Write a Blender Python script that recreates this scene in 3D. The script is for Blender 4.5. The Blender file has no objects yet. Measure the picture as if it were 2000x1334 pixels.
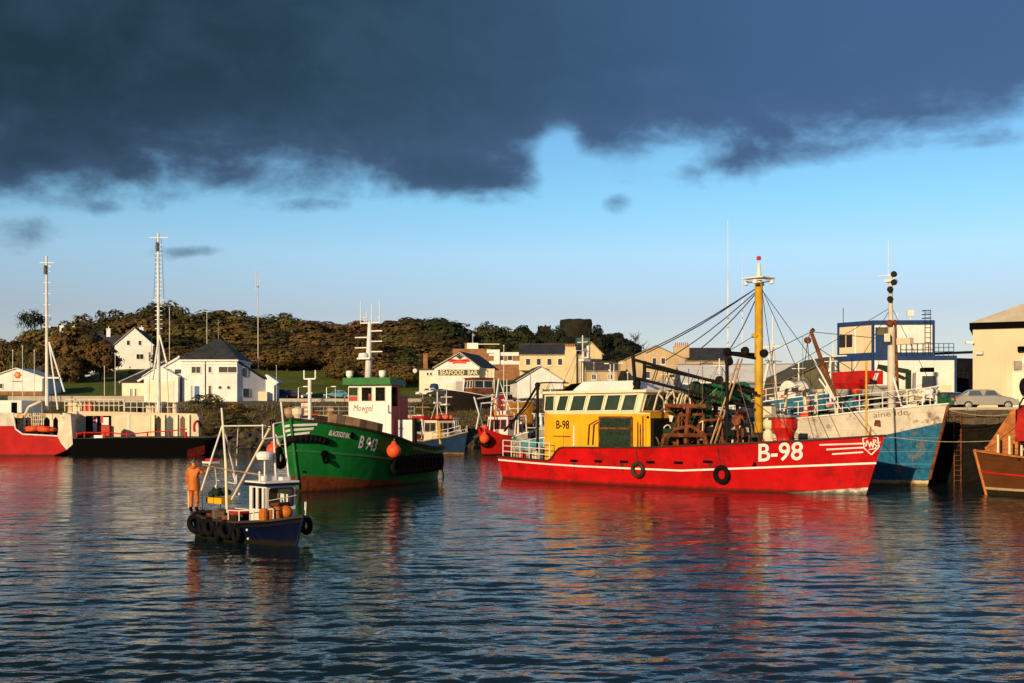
import bpy, bmesh, math, random
import numpy as np
from mathutils import Vector, Matrix
R = math.radians
S = bpy.context.scene
COL = S.collection
random.seed(7)

# ---------------------------------------------------------------- camera
CAM_Z, F = 4.4, 2222.0          # eye height above the water, focal length in photo pixels (photo 2000 wide)
cd = bpy.data.cameras.new("camera"); cam = bpy.data.objects.new("camera", cd); COL.objects.link(cam)
cam.location = (0, 0, CAM_Z); cam.rotation_euler = (R(90), 0, 0)
cd.sensor_width = 36; cd.lens = 36 * F / 2000; cd.shift_y = 145 / 2000
cd.clip_start = 0.5; cd.clip_end = 6000
S.camera = cam
# ---------------------------------------------------------------- light
SUN_EL, SUN_AZ = 13.0, 209.0    # azimuth clockwise from +Y: behind the camera, to the left
sd = bpy.data.lights.new("sun", 'SUN'); sun = bpy.data.objects.new("sun", sd); COL.objects.link(sun)
sd.energy = 5.0; sd.angle = R(0.6); sd.color = (1.0, 0.75, 0.45)
sv = Vector((math.sin(R(SUN_AZ)) * math.cos(R(SUN_EL)), math.cos(R(SUN_AZ)) * math.cos(R(SUN_EL)), math.sin(R(SUN_EL))))
sun.rotation_euler = sv.to_track_quat('Z', 'Y').to_euler()
sun.location = (-60, -100, 60)
S.view_settings.view_transform = 'Standard'; S.view_settings.look = 'None'
S.view_settings.exposure = 0.0; S.view_settings.gamma = 1.0

# ---------------------------------------------------------------- node helper
class NT:
    def __init__(s, tree):
        s.t = tree; tree.nodes.clear()
    def n(s, typ, **kw):
        nd = s.t.nodes.new(typ)
        for k, v in kw.items():
            if k.startswith('_'): setattr(nd, k[1:], v)
            else:
                key = int(k[1:]) if k[0] == 'i' and k[1:].isdigit() else k.replace('__', ' ')
                s.put(nd.inputs[key], v)
        return nd
    def put(s, sock, v):
        if isinstance(v, bpy.types.NodeSocket): s.t.links.new(v, sock)
        elif isinstance(v, bpy.types.Node): s.t.links.new(v.outputs[0], sock)
        else:
            if isinstance(v, (tuple, list)) and len(v) == 3 and sock.type == 'RGBA': v = (*v, 1)
            sock.default_value = v
    def m(s, op, a, b=0.0, c=None):
        nd = s.t.nodes.new('ShaderNodeMath'); nd.operation = op
        s.put(nd.inputs[0], a); s.put(nd.inputs[1], b)
        if c is not None: s.put(nd.inputs[2], c)
        return nd.outputs[0]
    def sstep(s, x, a, b):
        nd = s.t.nodes.new('ShaderNodeMapRange'); nd.interpolation_type = 'SMOOTHSTEP'
        s.put(nd.inputs[0], x); s.put(nd.inputs[1], a); s.put(nd.inputs[2], b)
        return nd.outputs[0]
    def mix(s, f, a, b, blend='MIX'):
        nd = s.t.nodes.new('ShaderNodeMix'); nd.data_type = 'RGBA'; nd.blend_type = blend
        s.put(nd.inputs['Factor'], f); s.put(nd.inputs[6], a); s.put(nd.inputs[7], b)
        return nd.outputs[2]
    def ramp(s, f, stops):
        nd = s.t.nodes.new('ShaderNodeValToRGB'); s.put(nd.inputs[0], f)
        el = nd.color_ramp.elements
        while len(el) < len(stops): el.new(0.5)
        for e, (p, c) in zip(el, stops):
            e.position = p; e.color = (*c, 1)
        return nd.outputs[0]
    def noise(s, vec, scale, detail=3, rough=.55, dist=0.0):
        nd = s.n('ShaderNodeTexNoise'); s.put(nd.inputs['Vector'], vec)
        nd.inputs['Scale'].default_value = scale; nd.inputs['Detail'].default_value = detail
        nd.inputs['Roughness'].default_value = rough; nd.inputs['Distortion'].default_value = dist
        return nd.outputs[0]
    def scalev(s, vec, sc):
        nd = s.t.nodes.new('ShaderNodeMapping'); s.put(nd.inputs[0], vec); nd.inputs['Scale'].default_value = sc
        return nd.outputs[0]

# ---------------------------------------------------------------- sky
world = bpy.data.worlds.new("World"); S.world = world; world.use_nodes = True
W = NT(world.node_tree)
tc = W.n('ShaderNodeTexCoord')
sx = W.n('ShaderNodeSeparateXYZ', i0=tc.outputs['Generated'])
dx, dy, dz = sx.outputs
sky = W.n('ShaderNodeTexSky', _sky_type='NISHITA', _sun_disc=False, _sun_elevation=R(SUN_EL), _sun_rotation=R(SUN_AZ), _altitude=0.0, _air_density=1.0, _dust_density=0.25, _ozone_density=2.5)
zc = W.m('MAXIMUM', dz, 0.012)
px_ = W.m('DIVIDE', dx, zc); py_ = W.m('DIVIDE', dy, zc)
pv = W.n('ShaderNodeCombineXYZ', i0=px_, i1=py_, i2=0.0).outputs[0]
dv = W.n('ShaderNodeCombineXYZ', i0=W.m('MULTIPLY', dx, 1.0), i1=dy, i2=W.m('MULTIPLY', dz, 1.5)).outputs[0]
n1 = W.noise(pv, 0.8, 5, .55, .3); n2 = W.noise(dv, 11.0, 7, .60, .35); n4 = W.noise(dv, 30.0, 5, .6, .3); n3 = W.noise(pv, 0.35, 3, .5)
# underside of a long cloud deck: everything nearer than a wavering line, ending again far behind the camera
e = W.m('SUBTRACT', W.m('SUBTRACT', W.m('MULTIPLY_ADD', px_, -0.2, 4.80), W.m('MULTIPLY', W.m('MAXIMUM', W.m('SUBTRACT', px_, .95), 0.0), 1.0)), py_)
e = W.m('ADD', e, W.m('MULTIPLY', W.m('SUBTRACT', n1, .5), 1.1))
e = W.m('ADD', e, W.m('ADD', W.m('MULTIPLY', W.m('SUBTRACT', n2, .5), 2.4), W.m('MULTIPLY', W.m('SUBTRACT', n4, .5), .7)))
def blob(cx, cy, rx, ry, amp):
    a = W.m('POWER', W.m('DIVIDE', W.m('SUBTRACT', px_, cx), rx), 2.0)
    b = W.m('POWER', W.m('DIVIDE', W.m('SUBTRACT', py_, cy), ry), 2.0)
    return W.m('MULTIPLY', W.m('EXPONENT', W.m('MULTIPLY', W.m('ADD', a, b), -1.0)), amp)
for args in ((0.17, 4.25, .08, .55, -1.5), (.30, 4.65, .12, .3, -.9), (1.75, 4.15, .12, .15, .5),
             (-.12, 4.8, .3, .4, .8), (1.1, 4.5, .3, .25, .35), (.62, 4.5, .25, .3, -.35)):
    e = W.m('ADD', e, blob(*args))
uu = W.m('DIVIDE', dx, W.m('MAXIMUM', dy, .05)); vv = W.m('DIVIDE', dz, W.m('MAXIMUM', dy, .05))
def puff(px, py, rx, ry, amp):   # loose scraps of cloud under the deck
    a = W.m('POWER', W.m('DIVIDE', W.m('SUBTRACT', uu, (px - 1000) / F), rx / F), 2.0); b = W.m('POWER', W.m('DIVIDE', W.m('SUBTRACT', vv, (812 - py) / F), ry / F), 2.0)
    return W.m('MULTIPLY', W.m('EXPONENT', W.m('MULTIPLY', W.m('ADD', a, b), -1.0)), amp)
pm = W.m('MULTIPLY', dz, 0.0)
for args in ((45, 455, 85, 48, 1.0), (375, 490, 80, 18, .95), (1200, 398, 52, 28, .95), (600, 398, 110, 26, .85), (200, 402, 70, 24, .8), (1965, 262, 40, 24, .85), (1340, 335, 80, 26, .8), (930, 385, 90, 22, .7)):
    g_ = W.m('ADD', puff(*args), W.m('ADD', W.m('MULTIPLY', W.m('SUBTRACT', n2, .5), 1.3), W.m('MULTIPLY', W.m('SUBTRACT', n4, .5), 1.1)))
    pm = W.m('MAXIMUM', pm, W.m('MULTIPLY', W.sstep(g_, .38, 1.15), .72))
cover = W.m('MAXIMUM', W.m('MULTIPLY', W.sstep(e, -0.45, 0.70), W.sstep(py_, -11.0, -7.0)), pm)
thick = W.sstep(e, 0.1, 1.6)
clear = W.mix(1.0, sky.outputs[0], W.ramp(dz, [(0.0, (.50, .46, .54)), (.09, (.60, .51, .57)), (.14, (.69, .71, .75)), (.185, (.56, .76, .80)), (.34, (.40, .62, .78))]), 'MULTIPLY')
side = W.sstep(dx, -0.42, 0.42)
ccol = W.ramp(side, [(0.0, (.014, .038, .055)), (.30, (.024, .060, .098)), (.55, (.034, .085, .16)), (.78, (.050, .115, .24)), (1.0, (.062, .138, .30))])
ccol = W.mix(W.m('MULTIPLY_ADD', thick, .55, .45), (.090, .160, .315), ccol)
ccol = W.mix(W.m('MULTIPLY', W.sstep(n2, .35, .75), .22), ccol, (.07, .14, .25))
ccol = W.mix(W.m('MULTIPLY', W.sstep(n3, .35, .7), .35), ccol, W.mix(.5, ccol, (.05, .11, .20)))
final = W.mix(cover, W.n('ShaderNodeVectorMath', _operation='SCALE', i0=clear, Scale=2.0).outputs[0],
              W.n('ShaderNodeVectorMath', _operation='SCALE', i0=ccol, Scale=10.0).outputs[0])
bg = W.n('ShaderNodeBackground', i0=final, Strength=0.1)
W.n('ShaderNodeOutputWorld', i0=bg.outputs[0])

# ---------------------------------------------------------------- materials
MATS = {}
def mat(name, col, rough=.55, var=.25, scale=1.5, metal=0.0, streak=0.0, wear=None, bump=0.0, spec=.22, coat=0.0, bscale=None):
    """plain coloured surface: soft blotches (var), rain streaks (streak), patches of another colour (wear=(colour, amount, scale))"""
    if name in MATS: return MATS[name]
    m = bpy.data.materials.new(name); m.use_nodes = True; T = NT(m.node_tree)
    c = T.n('ShaderNodeTexCoord').outputs['Object']
    a = T.noise(c, scale, 4, .6)
    dark = tuple(x * (1 - var) for x in col); lite = tuple(min(1, x * (1 + var * .45)) for x in col)
    cc = T.mix(T.sstep(a, .32, .68), dark, lite)
    if streak:
        st = T.noise(T.scalev(c, (2.2, 2.2, .16)), 2.4, 4, .65)
        cc = T.mix(T.m('MULTIPLY', T.sstep(st, .5, .75), streak), cc, tuple(x * .45 + .01 for x in col))
    if wear:
        wn = T.noise(c, wear[2], 5, .68)
        cc = T.mix(T.sstep(wn, 1 - wear[1] - .06, 1 - wear[1] + .06), cc, wear[0])
    p = T.n('ShaderNodeBsdfPrincipled')
    T.put(p.inputs['Base Color'], cc); p.inputs['Metallic'].default_value = metal
    T.put(p.inputs['Roughness'], T.m('MULTIPLY_ADD', a, .25, rough - .12))
    p.inputs['Specular IOR Level'].default_value = spec
    if coat: p.inputs['Coat Weight'].default_value = coat
    if bump:
        b = T.n('ShaderNodeBump', Strength=bump, Distance=.05); T.put(b.inputs['Height'], T.noise(c, bscale or scale * 6, 4, .6)); T.put(p.inputs['Normal'], b.outputs[0])
    T.n('ShaderNodeOutputMaterial', i0=p.outputs[0])
    MATS[name] = m; return m

def hull_mat(name, top, low, zline, line=None, rust=.25, slope=0.0, patch=None, rustcol=(.12, .045, .015), boot=None):
    """hull paint: topside colour above a boot line, antifouling below, plate seams, rust runs and patches"""
    m = bpy.data.materials.new(name); m.use_nodes = True; T = NT(m.node_tree)
    c = T.n('ShaderNodeTexCoord').outputs['Object']
    s = T.n('ShaderNodeSeparateXYZ', i0=c)
    n = T.noise(c, .8, 5, .6); n5 = T.noise(c, 3.5, 5, .65)
    tp = T.mix(T.sstep(n, .3, .7), tuple(x * .78 for x in top), tuple(min(1, x * 1.08) for x in top))
    lw = T.mix(T.sstep(n5, .3, .7), tuple(x * .6 for x in low), tuple(min(1, x * 1.15) for x in low))
    z = T.m('SUBTRACT', s.outputs[2], T.m('MULTIPLY', s.outputs[0], slope))
    z = T.m('ADD', z, T.m('MULTIPLY', T.m('SUBTRACT', n5, .5), .05))
    cc = T.mix(T.sstep(z, zline - .03, zline + .03), lw, tp)
    if line:
        f = T.m('MULTIPLY', T.sstep(z, zline - .02, zline + .02), T.sstep(z, zline + line[1] + .02, zline + line[1] - .02))
        cc = T.mix(f, cc, line[0])
    if boot: cc = T.mix(T.sstep(T.m('ADD', s.outputs[2], T.m('MULTIPLY', T.m('SUBTRACT', n5, .5), .25)), boot[1] + .03, boot[1] - .03), cc, boot[0])
    st = T.noise(T.scalev(c, (1.6, 1.6, .12)), 2.6, 5, .7)
    cc = T.mix(T.m('MULTIPLY', T.sstep(st, .56, .78), rust), cc, rustcol)
    if patch:
        pn = T.noise(c, patch[2], 6, .7)
        cc = T.mix(T.m('MULTIPLY', T.sstep(pn, 1 - patch[1] - .05, 1 - patch[1] + .05), .85), cc, patch[0])
    seam = T.m('MAXIMUM', T.sstep(T.m('ABSOLUTE', T.m('SUBTRACT', T.m('FRACT', T.m('DIVIDE', s.outputs[0], 2.3)), .5)), .490, .497), T.m('MULTIPLY', T.sstep(T.m('ABSOLUTE', T.m('SUBTRACT', T.m('FRACT', T.m('DIVIDE', s.outputs[2], 1.15)), .5)), .482, .494), .8))
    cc = T.mix(T.m('MULTIPLY', seam, .30), cc, tuple(x * .35 for x in top))
    n9 = T.noise(c, 9.0, 4, .7); cc = T.mix(T.m('MULTIPLY', T.sstep(n9, .57, .72), .5), cc, tuple(x * .45 + .012 for x in top))
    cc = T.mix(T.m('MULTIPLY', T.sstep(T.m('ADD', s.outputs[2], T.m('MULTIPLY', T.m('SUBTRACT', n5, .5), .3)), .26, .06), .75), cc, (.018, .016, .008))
    p = T.n('ShaderNodeBsdfPrincipled'); T.put(p.inputs['Base Color'], cc)
    T.put(p.inputs['Roughness'], T.m('MULTIPLY_ADD', n5, .3, .35)); p.inputs['Specular IOR Level'].default_value = .06
    b = T.n('ShaderNodeBump', Strength=.6, Distance=.08)
    T.put(b.inputs['Height'], T.m('ADD', T.noise(T.scalev(c, (1, 1, .5)), 1.1, 3, .5), T.m('MULTIPLY', n5, .15))); T.put(p.inputs['Normal'], b.outputs[0])
    T.n('ShaderNodeOutputMaterial', i0=p.outputs[0])
    return m

def leaf_mat(name, a, b, sc=.35):
    if name in MATS: return MATS[name]
    m = bpy.data.materials.new(name); m.use_nodes = True; T = NT(m.node_tree)
    g = T.n('ShaderNodeNewGeometry'); oi = T.n('ShaderNodeObjectInfo')
    c = T.n('ShaderNodeTexCoord').outputs['Object']
    f = T.m('ADD', T.m('MULTIPLY', g.outputs['Random Per Island'], .34), T.m('MULTIPLY', T.noise(c, 7.0, 3, .55), .95))
    f = T.m('ADD', f, T.m('MULTIPLY', T.m('SUBTRACT', oi.outputs['Random'], .5), .5))
    cc = T.mix(T.sstep(f, .25, 1.05), a, b)
    p = T.n('ShaderNodeBsdfPrincipled'); T.put(p.inputs['Base Color'], cc); p.inputs['Roughness'].default_value = .75
    p.inputs['Specular IOR Level'].default_value = .2
    T.n('ShaderNodeOutputMaterial', i0=p.outputs[0]); MATS[name] = m; return m

def glass_mat(name, col=(.012, .016, .018), rough=.06):
    if name in MATS: return MATS[name]
    m = bpy.data.materials.new(name); m.use_nodes = True; T = NT(m.node_tree)
    c = T.n('ShaderNodeTexCoord').outputs['Object']
    p = T.n('ShaderNodeBsdfPrincipled'); T.put(p.inputs['Base Color'], T.mix(T.noise(c, 1.3, 2), col, tuple(x * 2.4 for x in col)))
    p.inputs['Roughness'].default_value = rough; p.inputs['Specular IOR Level'].default_value = .6
    T.n('ShaderNodeOutputMaterial', i0=p.outputs[0]); MATS[name] = m; return m

def clear_glass(name):
    if name in MATS: return MATS[name]
    m = bpy.data.materials.new(name); m.use_nodes = True; T = NT(m.node_tree)
    fr = T.n('ShaderNodeFresnel', IOR=1.22); tr = T.n('ShaderNodeBsdfTransparent', Color=(.82, .9, .86)); gl = T.n('ShaderNodeBsdfGlossy', Roughness=.03)
    mx = T.n('ShaderNodeMixShader'); T.put(mx.inputs[0], fr.outputs[0]); T.put(mx.inputs[1], tr.outputs[0]); T.put(mx.inputs[2], gl.outputs[0])
    T.n('ShaderNodeOutputMaterial', i0=mx.outputs[0]); MATS[name] = m; return m

# ---------------------------------------------------------------- mesh helper
def V(*a): return Vector(a)
class MB:
    def __init__(s): s.v = []; s.f = []
    def add(s, vs, fs):
        o = len(s.v); s.v += [tuple(p) for p in vs]; s.f += [tuple(i + o for i in f) for f in fs]; return s
    def box(s, x0, x1, y0, y1, z0, z1):
        return s.add([(x0, y0, z0), (x1, y0, z0), (x1, y1, z0), (x0, y1, z0), (x0, y0, z1), (x1, y0, z1), (x1, y1, z1), (x0, y1, z1)],
                     [(0, 3, 2, 1), (4, 5, 6, 7), (0, 1, 5, 4), (1, 2, 6, 5), (2, 3, 7, 6), (3, 0, 4, 7)])
    def cbox(s, c, d, rz=0.0, rx=0.0, ry=0.0):
        M = Matrix.Translation(c) @ Matrix.Rotation(rz, 4, 'Z') @ Matrix.Rotation(ry, 4, 'Y') @ Matrix.Rotation(rx, 4, 'X')
        a, b, e = d[0] / 2, d[1] / 2, d[2] / 2
        t = MB().box(-a, a, -b, b, -e, e)
        return s.add([M @ Vector(p) for p in t.v], t.f)
    def tube(s, p0, p1, r, r1=None, n=8):
        p0, p1 = Vector(p0), Vector(p1); d = (p1 - p0)
        if d.length < 1e-6: return s
        q = d.to_track_quat('Z', 'Y'); r1 = r if r1 is None else r1
        vs = []
        for p, rr in ((p0, r), (p1, r1)):
            vs += [p + q @ Vector((rr * math.cos(2 * math.pi * i / n), rr * math.sin(2 * math.pi * i / n), 0)) for i in range(n)]
        return s.add(vs, [(i, (i + 1) % n, n + (i + 1) % n, n + i) for i in range(n)] + [tuple(range(n - 1, -1, -1)), tuple(range(n, 2 * n))])
    def path(s, pts, r, n=6):
        for a, b in zip(pts[:-1], pts[1:]): s.tube(a, b, r, n=n)
        return s
    def bar(s, p0, p1, w, h, up=(0, 0, 1)):
        p0, p1 = Vector(p0), Vector(p1); d = (p1 - p0).normalized(); sd_ = d.cross(Vector(up))
        sd_ = sd_.normalized() if sd_.length > 1e-4 else Vector((1, 0, 0)); u = sd_.cross(d)
        vs = [p + sd_ * a * w / 2 + u * b * h / 2 for p in (p0, p1) for a, b in ((-1, -1), (1, -1), (1, 1), (-1, 1))]
        return s.add(vs, [(0, 1, 5, 4), (1, 2, 6, 5), (2, 3, 7, 6), (3, 0, 4, 7), (3, 2, 1, 0), (4, 5, 6, 7)])
    def prism(s, poly, o, ux, uy, d):
        """polygon (2-D list) laid in the plane o + a*ux + b*uy, thickened along d"""
        o, ux, uy, d = map(Vector, (o, ux, uy, d)); n = len(poly)
        a = [o + ux * p[0] + uy * p[1] for p in poly]
        return s.add(a + [p + d for p in a], [tuple(range(n - 1, -1, -1)), tuple(range(n, 2 * n))] + [(i, (i + 1) % n, n + (i + 1) % n, n + i) for i in range(n)])
    def lathe(s, prof, o=(0, 0, 0), axis=(0, 0, 1), n=16):
        q = Vector(axis).to_track_quat('Z', 'Y'); o = Vector(o); k = len(prof)
        vs = [o + q @ Vector((r * math.cos(2 * math.pi * i / n), r * math.sin(2 * math.pi * i / n), z)) for r, z in prof for i in range(n)]
        fs = [(j * n + i, j * n + (i + 1) % n, (j + 1) * n + (i + 1) % n, (j + 1) * n + i) for j in range(k - 1) for i in range(n)]
        return s.add(vs, fs + [tuple(range(n - 1, -1, -1)), tuple(range((k - 1) * n, k * n))])
    def torus(s, o, axis, Rr, r, n=18, m=8, arc=1.0, squash=1.0):
        q = Vector(axis).to_track_quat('Z', 'Y'); o = Vector(o)
        k = n if arc >= 1 else n + 1
        vs = []
        for i in range(k):
            a = 2 * math.pi * arc * i / n
            for j in range(m):
                b = 2 * math.pi * j / m; rr = Rr + r * math.cos(b)
                vs.append(o + q @ Vector((rr * math.cos(a), rr * math.sin(a), r * squash * math.sin(b))))
        return s.add(vs, [((i % k) * m + j, ((i + 1) % k) * m + j, ((i + 1) % k) * m + (j + 1) % m, (i % k) * m + (j + 1) % m) for i in range(n) for j in range(m)])
    def ball(s, o, r, n=14, m=9, sc=(1, 1, 1)):
        prof = [(max(1e-3, r * math.sin(math.pi * i / m)), -r * math.cos(math.pi * i / m)) for i in range(m + 1)]
        t = MB().lathe(prof, n=n)
        return s.add([(o[0] + p[0] * sc[0], o[1] + p[1] * sc[1], o[2] + p[2] * sc[2]) for p in t.v], t.f)
    def sheet(s, rows):
        k = len(rows[0]); o = len(s.v)
        for r in rows: s.v += [tuple(p) for p in r]
        s.f += [(o + i * k + j, o + i * k + j + 1, o + (i + 1) * k + j + 1, o + (i + 1) * k + j) for i in range(len(rows) - 1) for j in range(k - 1)]
        return s
    def build(s, name, m, parent=None, smooth=False, fixn=False):
        me = bpy.data.meshes.new(name); me.from_pydata(s.v, [], s.f)
        if fixn:
            bm = bmesh.new(); bm.from_mesh(me); bmesh.ops.recalc_face_normals(bm, faces=bm.faces); bm.to_mesh(me); bm.free()
        if smooth:
            me.polygons.foreach_set('use_smooth', [True] * len(me.polygons))
        me.materials.append(m if not isinstance(m, str) else MATS[m]); me.update()
        o = bpy.data.objects.new(name, me); COL.objects.link(o); o.parent = parent
        return o
def tag(o, label=None, cat=None, group=None, kind=None):
    for k, v in (('label', label), ('category', cat), ('group', group), ('kind', kind)):
        if v: o[k] = v
    return o
def empty(name, loc=(0, 0, 0), rz=0.0, label=None, cat=None, group=None):
    o = bpy.data.objects.new(name, None); COL.objects.link(o); o.location = loc; o.rotation_euler = (0, 0, rz)
    o.empty_display_size = .2
    return tag(o, label, cat, group)
def struct(o): o['kind'] = 'structure'; return o
def copy_tree(o, parent=None):
    c = o.copy(); COL.objects.link(c); c.parent = parent
    for ch in o.children: copy_tree(ch, c)
    return c
def at(px, py, d):
    """a world point d metres ahead of the eye, from its place in the photograph"""
    return Vector(((px - 1000) / F * d, d, CAM_Z + (812 - py) / F * d))
def wl(py): return CAM_Z * F / (py - 812)

_tx = {}
def text_mesh(txt, size, shear=0.0, bold=0.0, sub=.15):
    key = (txt, size, shear, bold)
    if key in _tx: return _tx[key]
    cu = bpy.data.curves.new('t', 'FONT'); cu.body = txt; cu.size = size; cu.shear = shear; cu.offset = bold; cu.resolution_u = 4
    ob = bpy.data.objects.new('t', cu); COL.objects.link(ob)
    dg = bpy.context.evaluated_depsgraph_get(); me = bpy.data.meshes.new_from_object(ob.evaluated_get(dg))
    bpy.data.objects.remove(ob); bm = bmesh.new(); bm.from_mesh(me); bmesh.ops.triangulate(bm, faces=bm.faces)
    bmesh.ops.remove_doubles(bm, verts=bm.verts, dist=1e-5)
    for _ in range(3):
        es = [e_ for e_ in bm.edges if e_.calc_length() > sub]
        if not es: break
        bmesh.ops.subdivide_edges(bm, edges=es, cuts=1); bmesh.ops.triangulate(bm, faces=bm.faces)
    vs = [(v.co.x, v.co.y) for v in bm.verts]; bm.verts.index_update()
    fs = [tuple(v.index for v in f.verts) for f in bm.faces]; bm.free(); bpy.data.meshes.remove(me); bpy.data.curves.remove(cu)
    w = max(p[0] for p in vs); _tx[key] = (vs, fs, w); return _tx[key]
def flat_text(txt, size, m, parent, o, ux, uy, name='lettering', center=True, shear=0.0, bold=0.0, width=None):
    vs, fs, w = text_mesh(txt, size, shear, bold)
    k = (width / w) if width else 1.0
    o, ux, uy = Vector(o), Vector(ux), Vector(uy); off = w * k / 2 if center else 0
    return MB().add([o + ux * (p[0] * k - off) + uy * p[1] for p in vs], fs).build(name, m, parent)
# ---------------------------------------------------------------- palette
mat('white_paint', (.78, .76, .72), .45, .12, 1.0, streak=.25)
mat('white_clean', (.82, .81, .79), .6, .12, .5, streak=.22, bump=.15, bscale=3)
mat('cream_paint', (.74, .64, .46), .6, .12, .8, streak=.18)
mat('cream_render', (.72, .58, .34), .8, .12, .5, streak=.15)
mat('tan_render', (.56, .42, .25), .85, .15, .4, streak=.15)
mat('peach_wall', (.72, .58, .40), .8, .10, .35, streak=.15)
mat('slate', (.045, .048, .055), .6, .3, .9, bump=.3)
mat('slate_warm', (.085, .075, .07), .7, .3, .9, bump=.3)
mat('brick_brown', (.30, .15, .07), .85, .3, 1.2)
mat('black_paint', (.0025, .0022, .0022), .7, .3, 1.2, spec=.02)
mat('black_rubber', (.007, .007, .008), .8, .4, 4, spec=.08)
mat('dark_steel', (.012, .011, .011), .6, .3, 2, spec=.08, wear=((.06, .025, .012), .34, 2.5))
mat('rust', (.20, .062, .022), .85, .45, 2.0, wear=((.06, .022, .012), .42, 3.0), bump=.4)
mat('red_paint', (.55, .018, .014), .4, .2, 1.2, streak=.2)
mat('red_worn', (.20, .020, .014), .8, .4, 3.0); mat('red_shaded', (.075, .008, .007), .8, .5, 1.5, spec=.05)  # second red: shade under the ferry bow put into the colour
mat('red_cloth', (.42, .015, .012), .8, .35, 2.0, bump=.5)
mat('orange_buoy', (.85, .10, .03), .45, .12, 2.0)
mat('orange_wood', (.50, .17, .045), .55, .35, 2.5, streak=.3)
mat('varnish', (.42, .16, .05), .4, .3, 3.0)
mat('oilskin', (.52, .145, .016), .5, .16, 4.0, bump=.3, bscale=9)
mat('yellow_paint', (.80, .42, .018), .45, .14, .9, streak=.35, wear=((.30, .12, .02), .27, 2.2))
mat('mast_yellow', (.62, .36, .03), .5, .25, 1.2, streak=.5, wear=((.22, .10, .03), .33, 1.6))
mat('cream_band', (.80, .74, .56), .45, .1, 1.0, streak=.15)
mat('navy', (.007, .014, .045), .45, .3, 1.4, streak=.15)
mat('navy_trim', (.018, .05, .16), .45, .15, 1.0)
mat('blue_door', (.05, .16, .34), .5, .1, 1.0)
mat('blue_paint', (.03, .20, .36), .5, .2, 1.0)
mat('teal_cloth', (.05, .28, .36), .7, .2, 1.5)
mat('green_paint', (.030, .17, .045), .45, .2, 1.2, streak=.2)
mat('green_net', (.012, .15, .07), .9, .5, 6.0, bump=.8)
mat('dark_net', (.02, .045, .025), .95, .5, 6.0, bump=.8)
mat('wood_tan', (.42, .27, .15), .8, .35, 2.0, streak=.2)
mat('wood_deck', (.16, .12, .085), .8, .35, 2.0)
mat('wood_dark', (.045, .028, .018), .7, .4, 2.0)
mat('deck_grey', (.10, .10, .095), .8, .35, 1.2, wear=((.16, .07, .03), .33, 1.2))
mat('grey_paint', (.32, .31, .29), .6, .2, 1.0, streak=.3)
mat('hull_white_old', (.62, .57, .48), .6, .2, .8, streak=.4, wear=((.22, .10, .04), .24, 1.6))
mat('steel_rope', (.05, .045, .04), .6, .2, 3)
mat('rope', (.42, .34, .22), .9, .3, 8)
mat('rope_brown', (.20, .11, .06), .9, .3, 8)
mat('concrete', (.22, .19, .15), .9, .25, .5, bump=.3, streak=.1)
mat('concrete_pale', (.45, .40, .32), .9, .2, .6, bump=.2)
mat('asphalt', (.055, .052, .05), .9, .25, .8, bump=.3)
mat('stone_wet_shaded', (.010, .008, .005), .75, .6, 1.2, bump=.8, bscale=4, spec=.1, wear=((.028, .022, .008), .36, .8))  # wet weedy stone, the trawler's shadow also put into its near-black colour
mat('stone_dry', (.10, .078, .052), .9, .4, 1.2, bump=.8, bscale=4)
mat('castle_stone_shaded', (.034, .028, .020), .95, .45, .35, bump=.8, bscale=1.5, wear=((.012, .016, .007), .50, .25))  # ivy-mottled stone, cloud shade over the ruin put into its dark colour
mat('silver', (.40, .38, .34), .3, .08, 1.0, metal=.5, coat=.5)
mat('tyre', (.014, .014, .014), .8, .2, 4)
mat('skin', (.52, .28, .19), .5, .08, 6)
mat('hair_grey', (.12, .10, .085), .8, .3, 20)
mat('bark', (.075, .055, .038), .95, .4, 1.5, bump=.6)
mat('terracotta', (.50, .21, .09), .8, .2, 2)
mat('dark_green_roof', (.05, .12, .10), .7, .2, 1)
mat('brown_hull', (.10, .036, .014), .35, .4, 1.6, streak=.3, wear=((.15, .06, .02), .33, 2.5))
mat('light_bulb_white', (.85, .85, .83), .35, .05)
glass_mat('glass_dark'); glass_mat('glass_blue', (.03, .045, .06), .1); clear_glass('glass_clear')
WHITE, CREAM, SLATE, DARKG = 'white_paint', 'cream_paint', 'slate', 'glass_dark'

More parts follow.
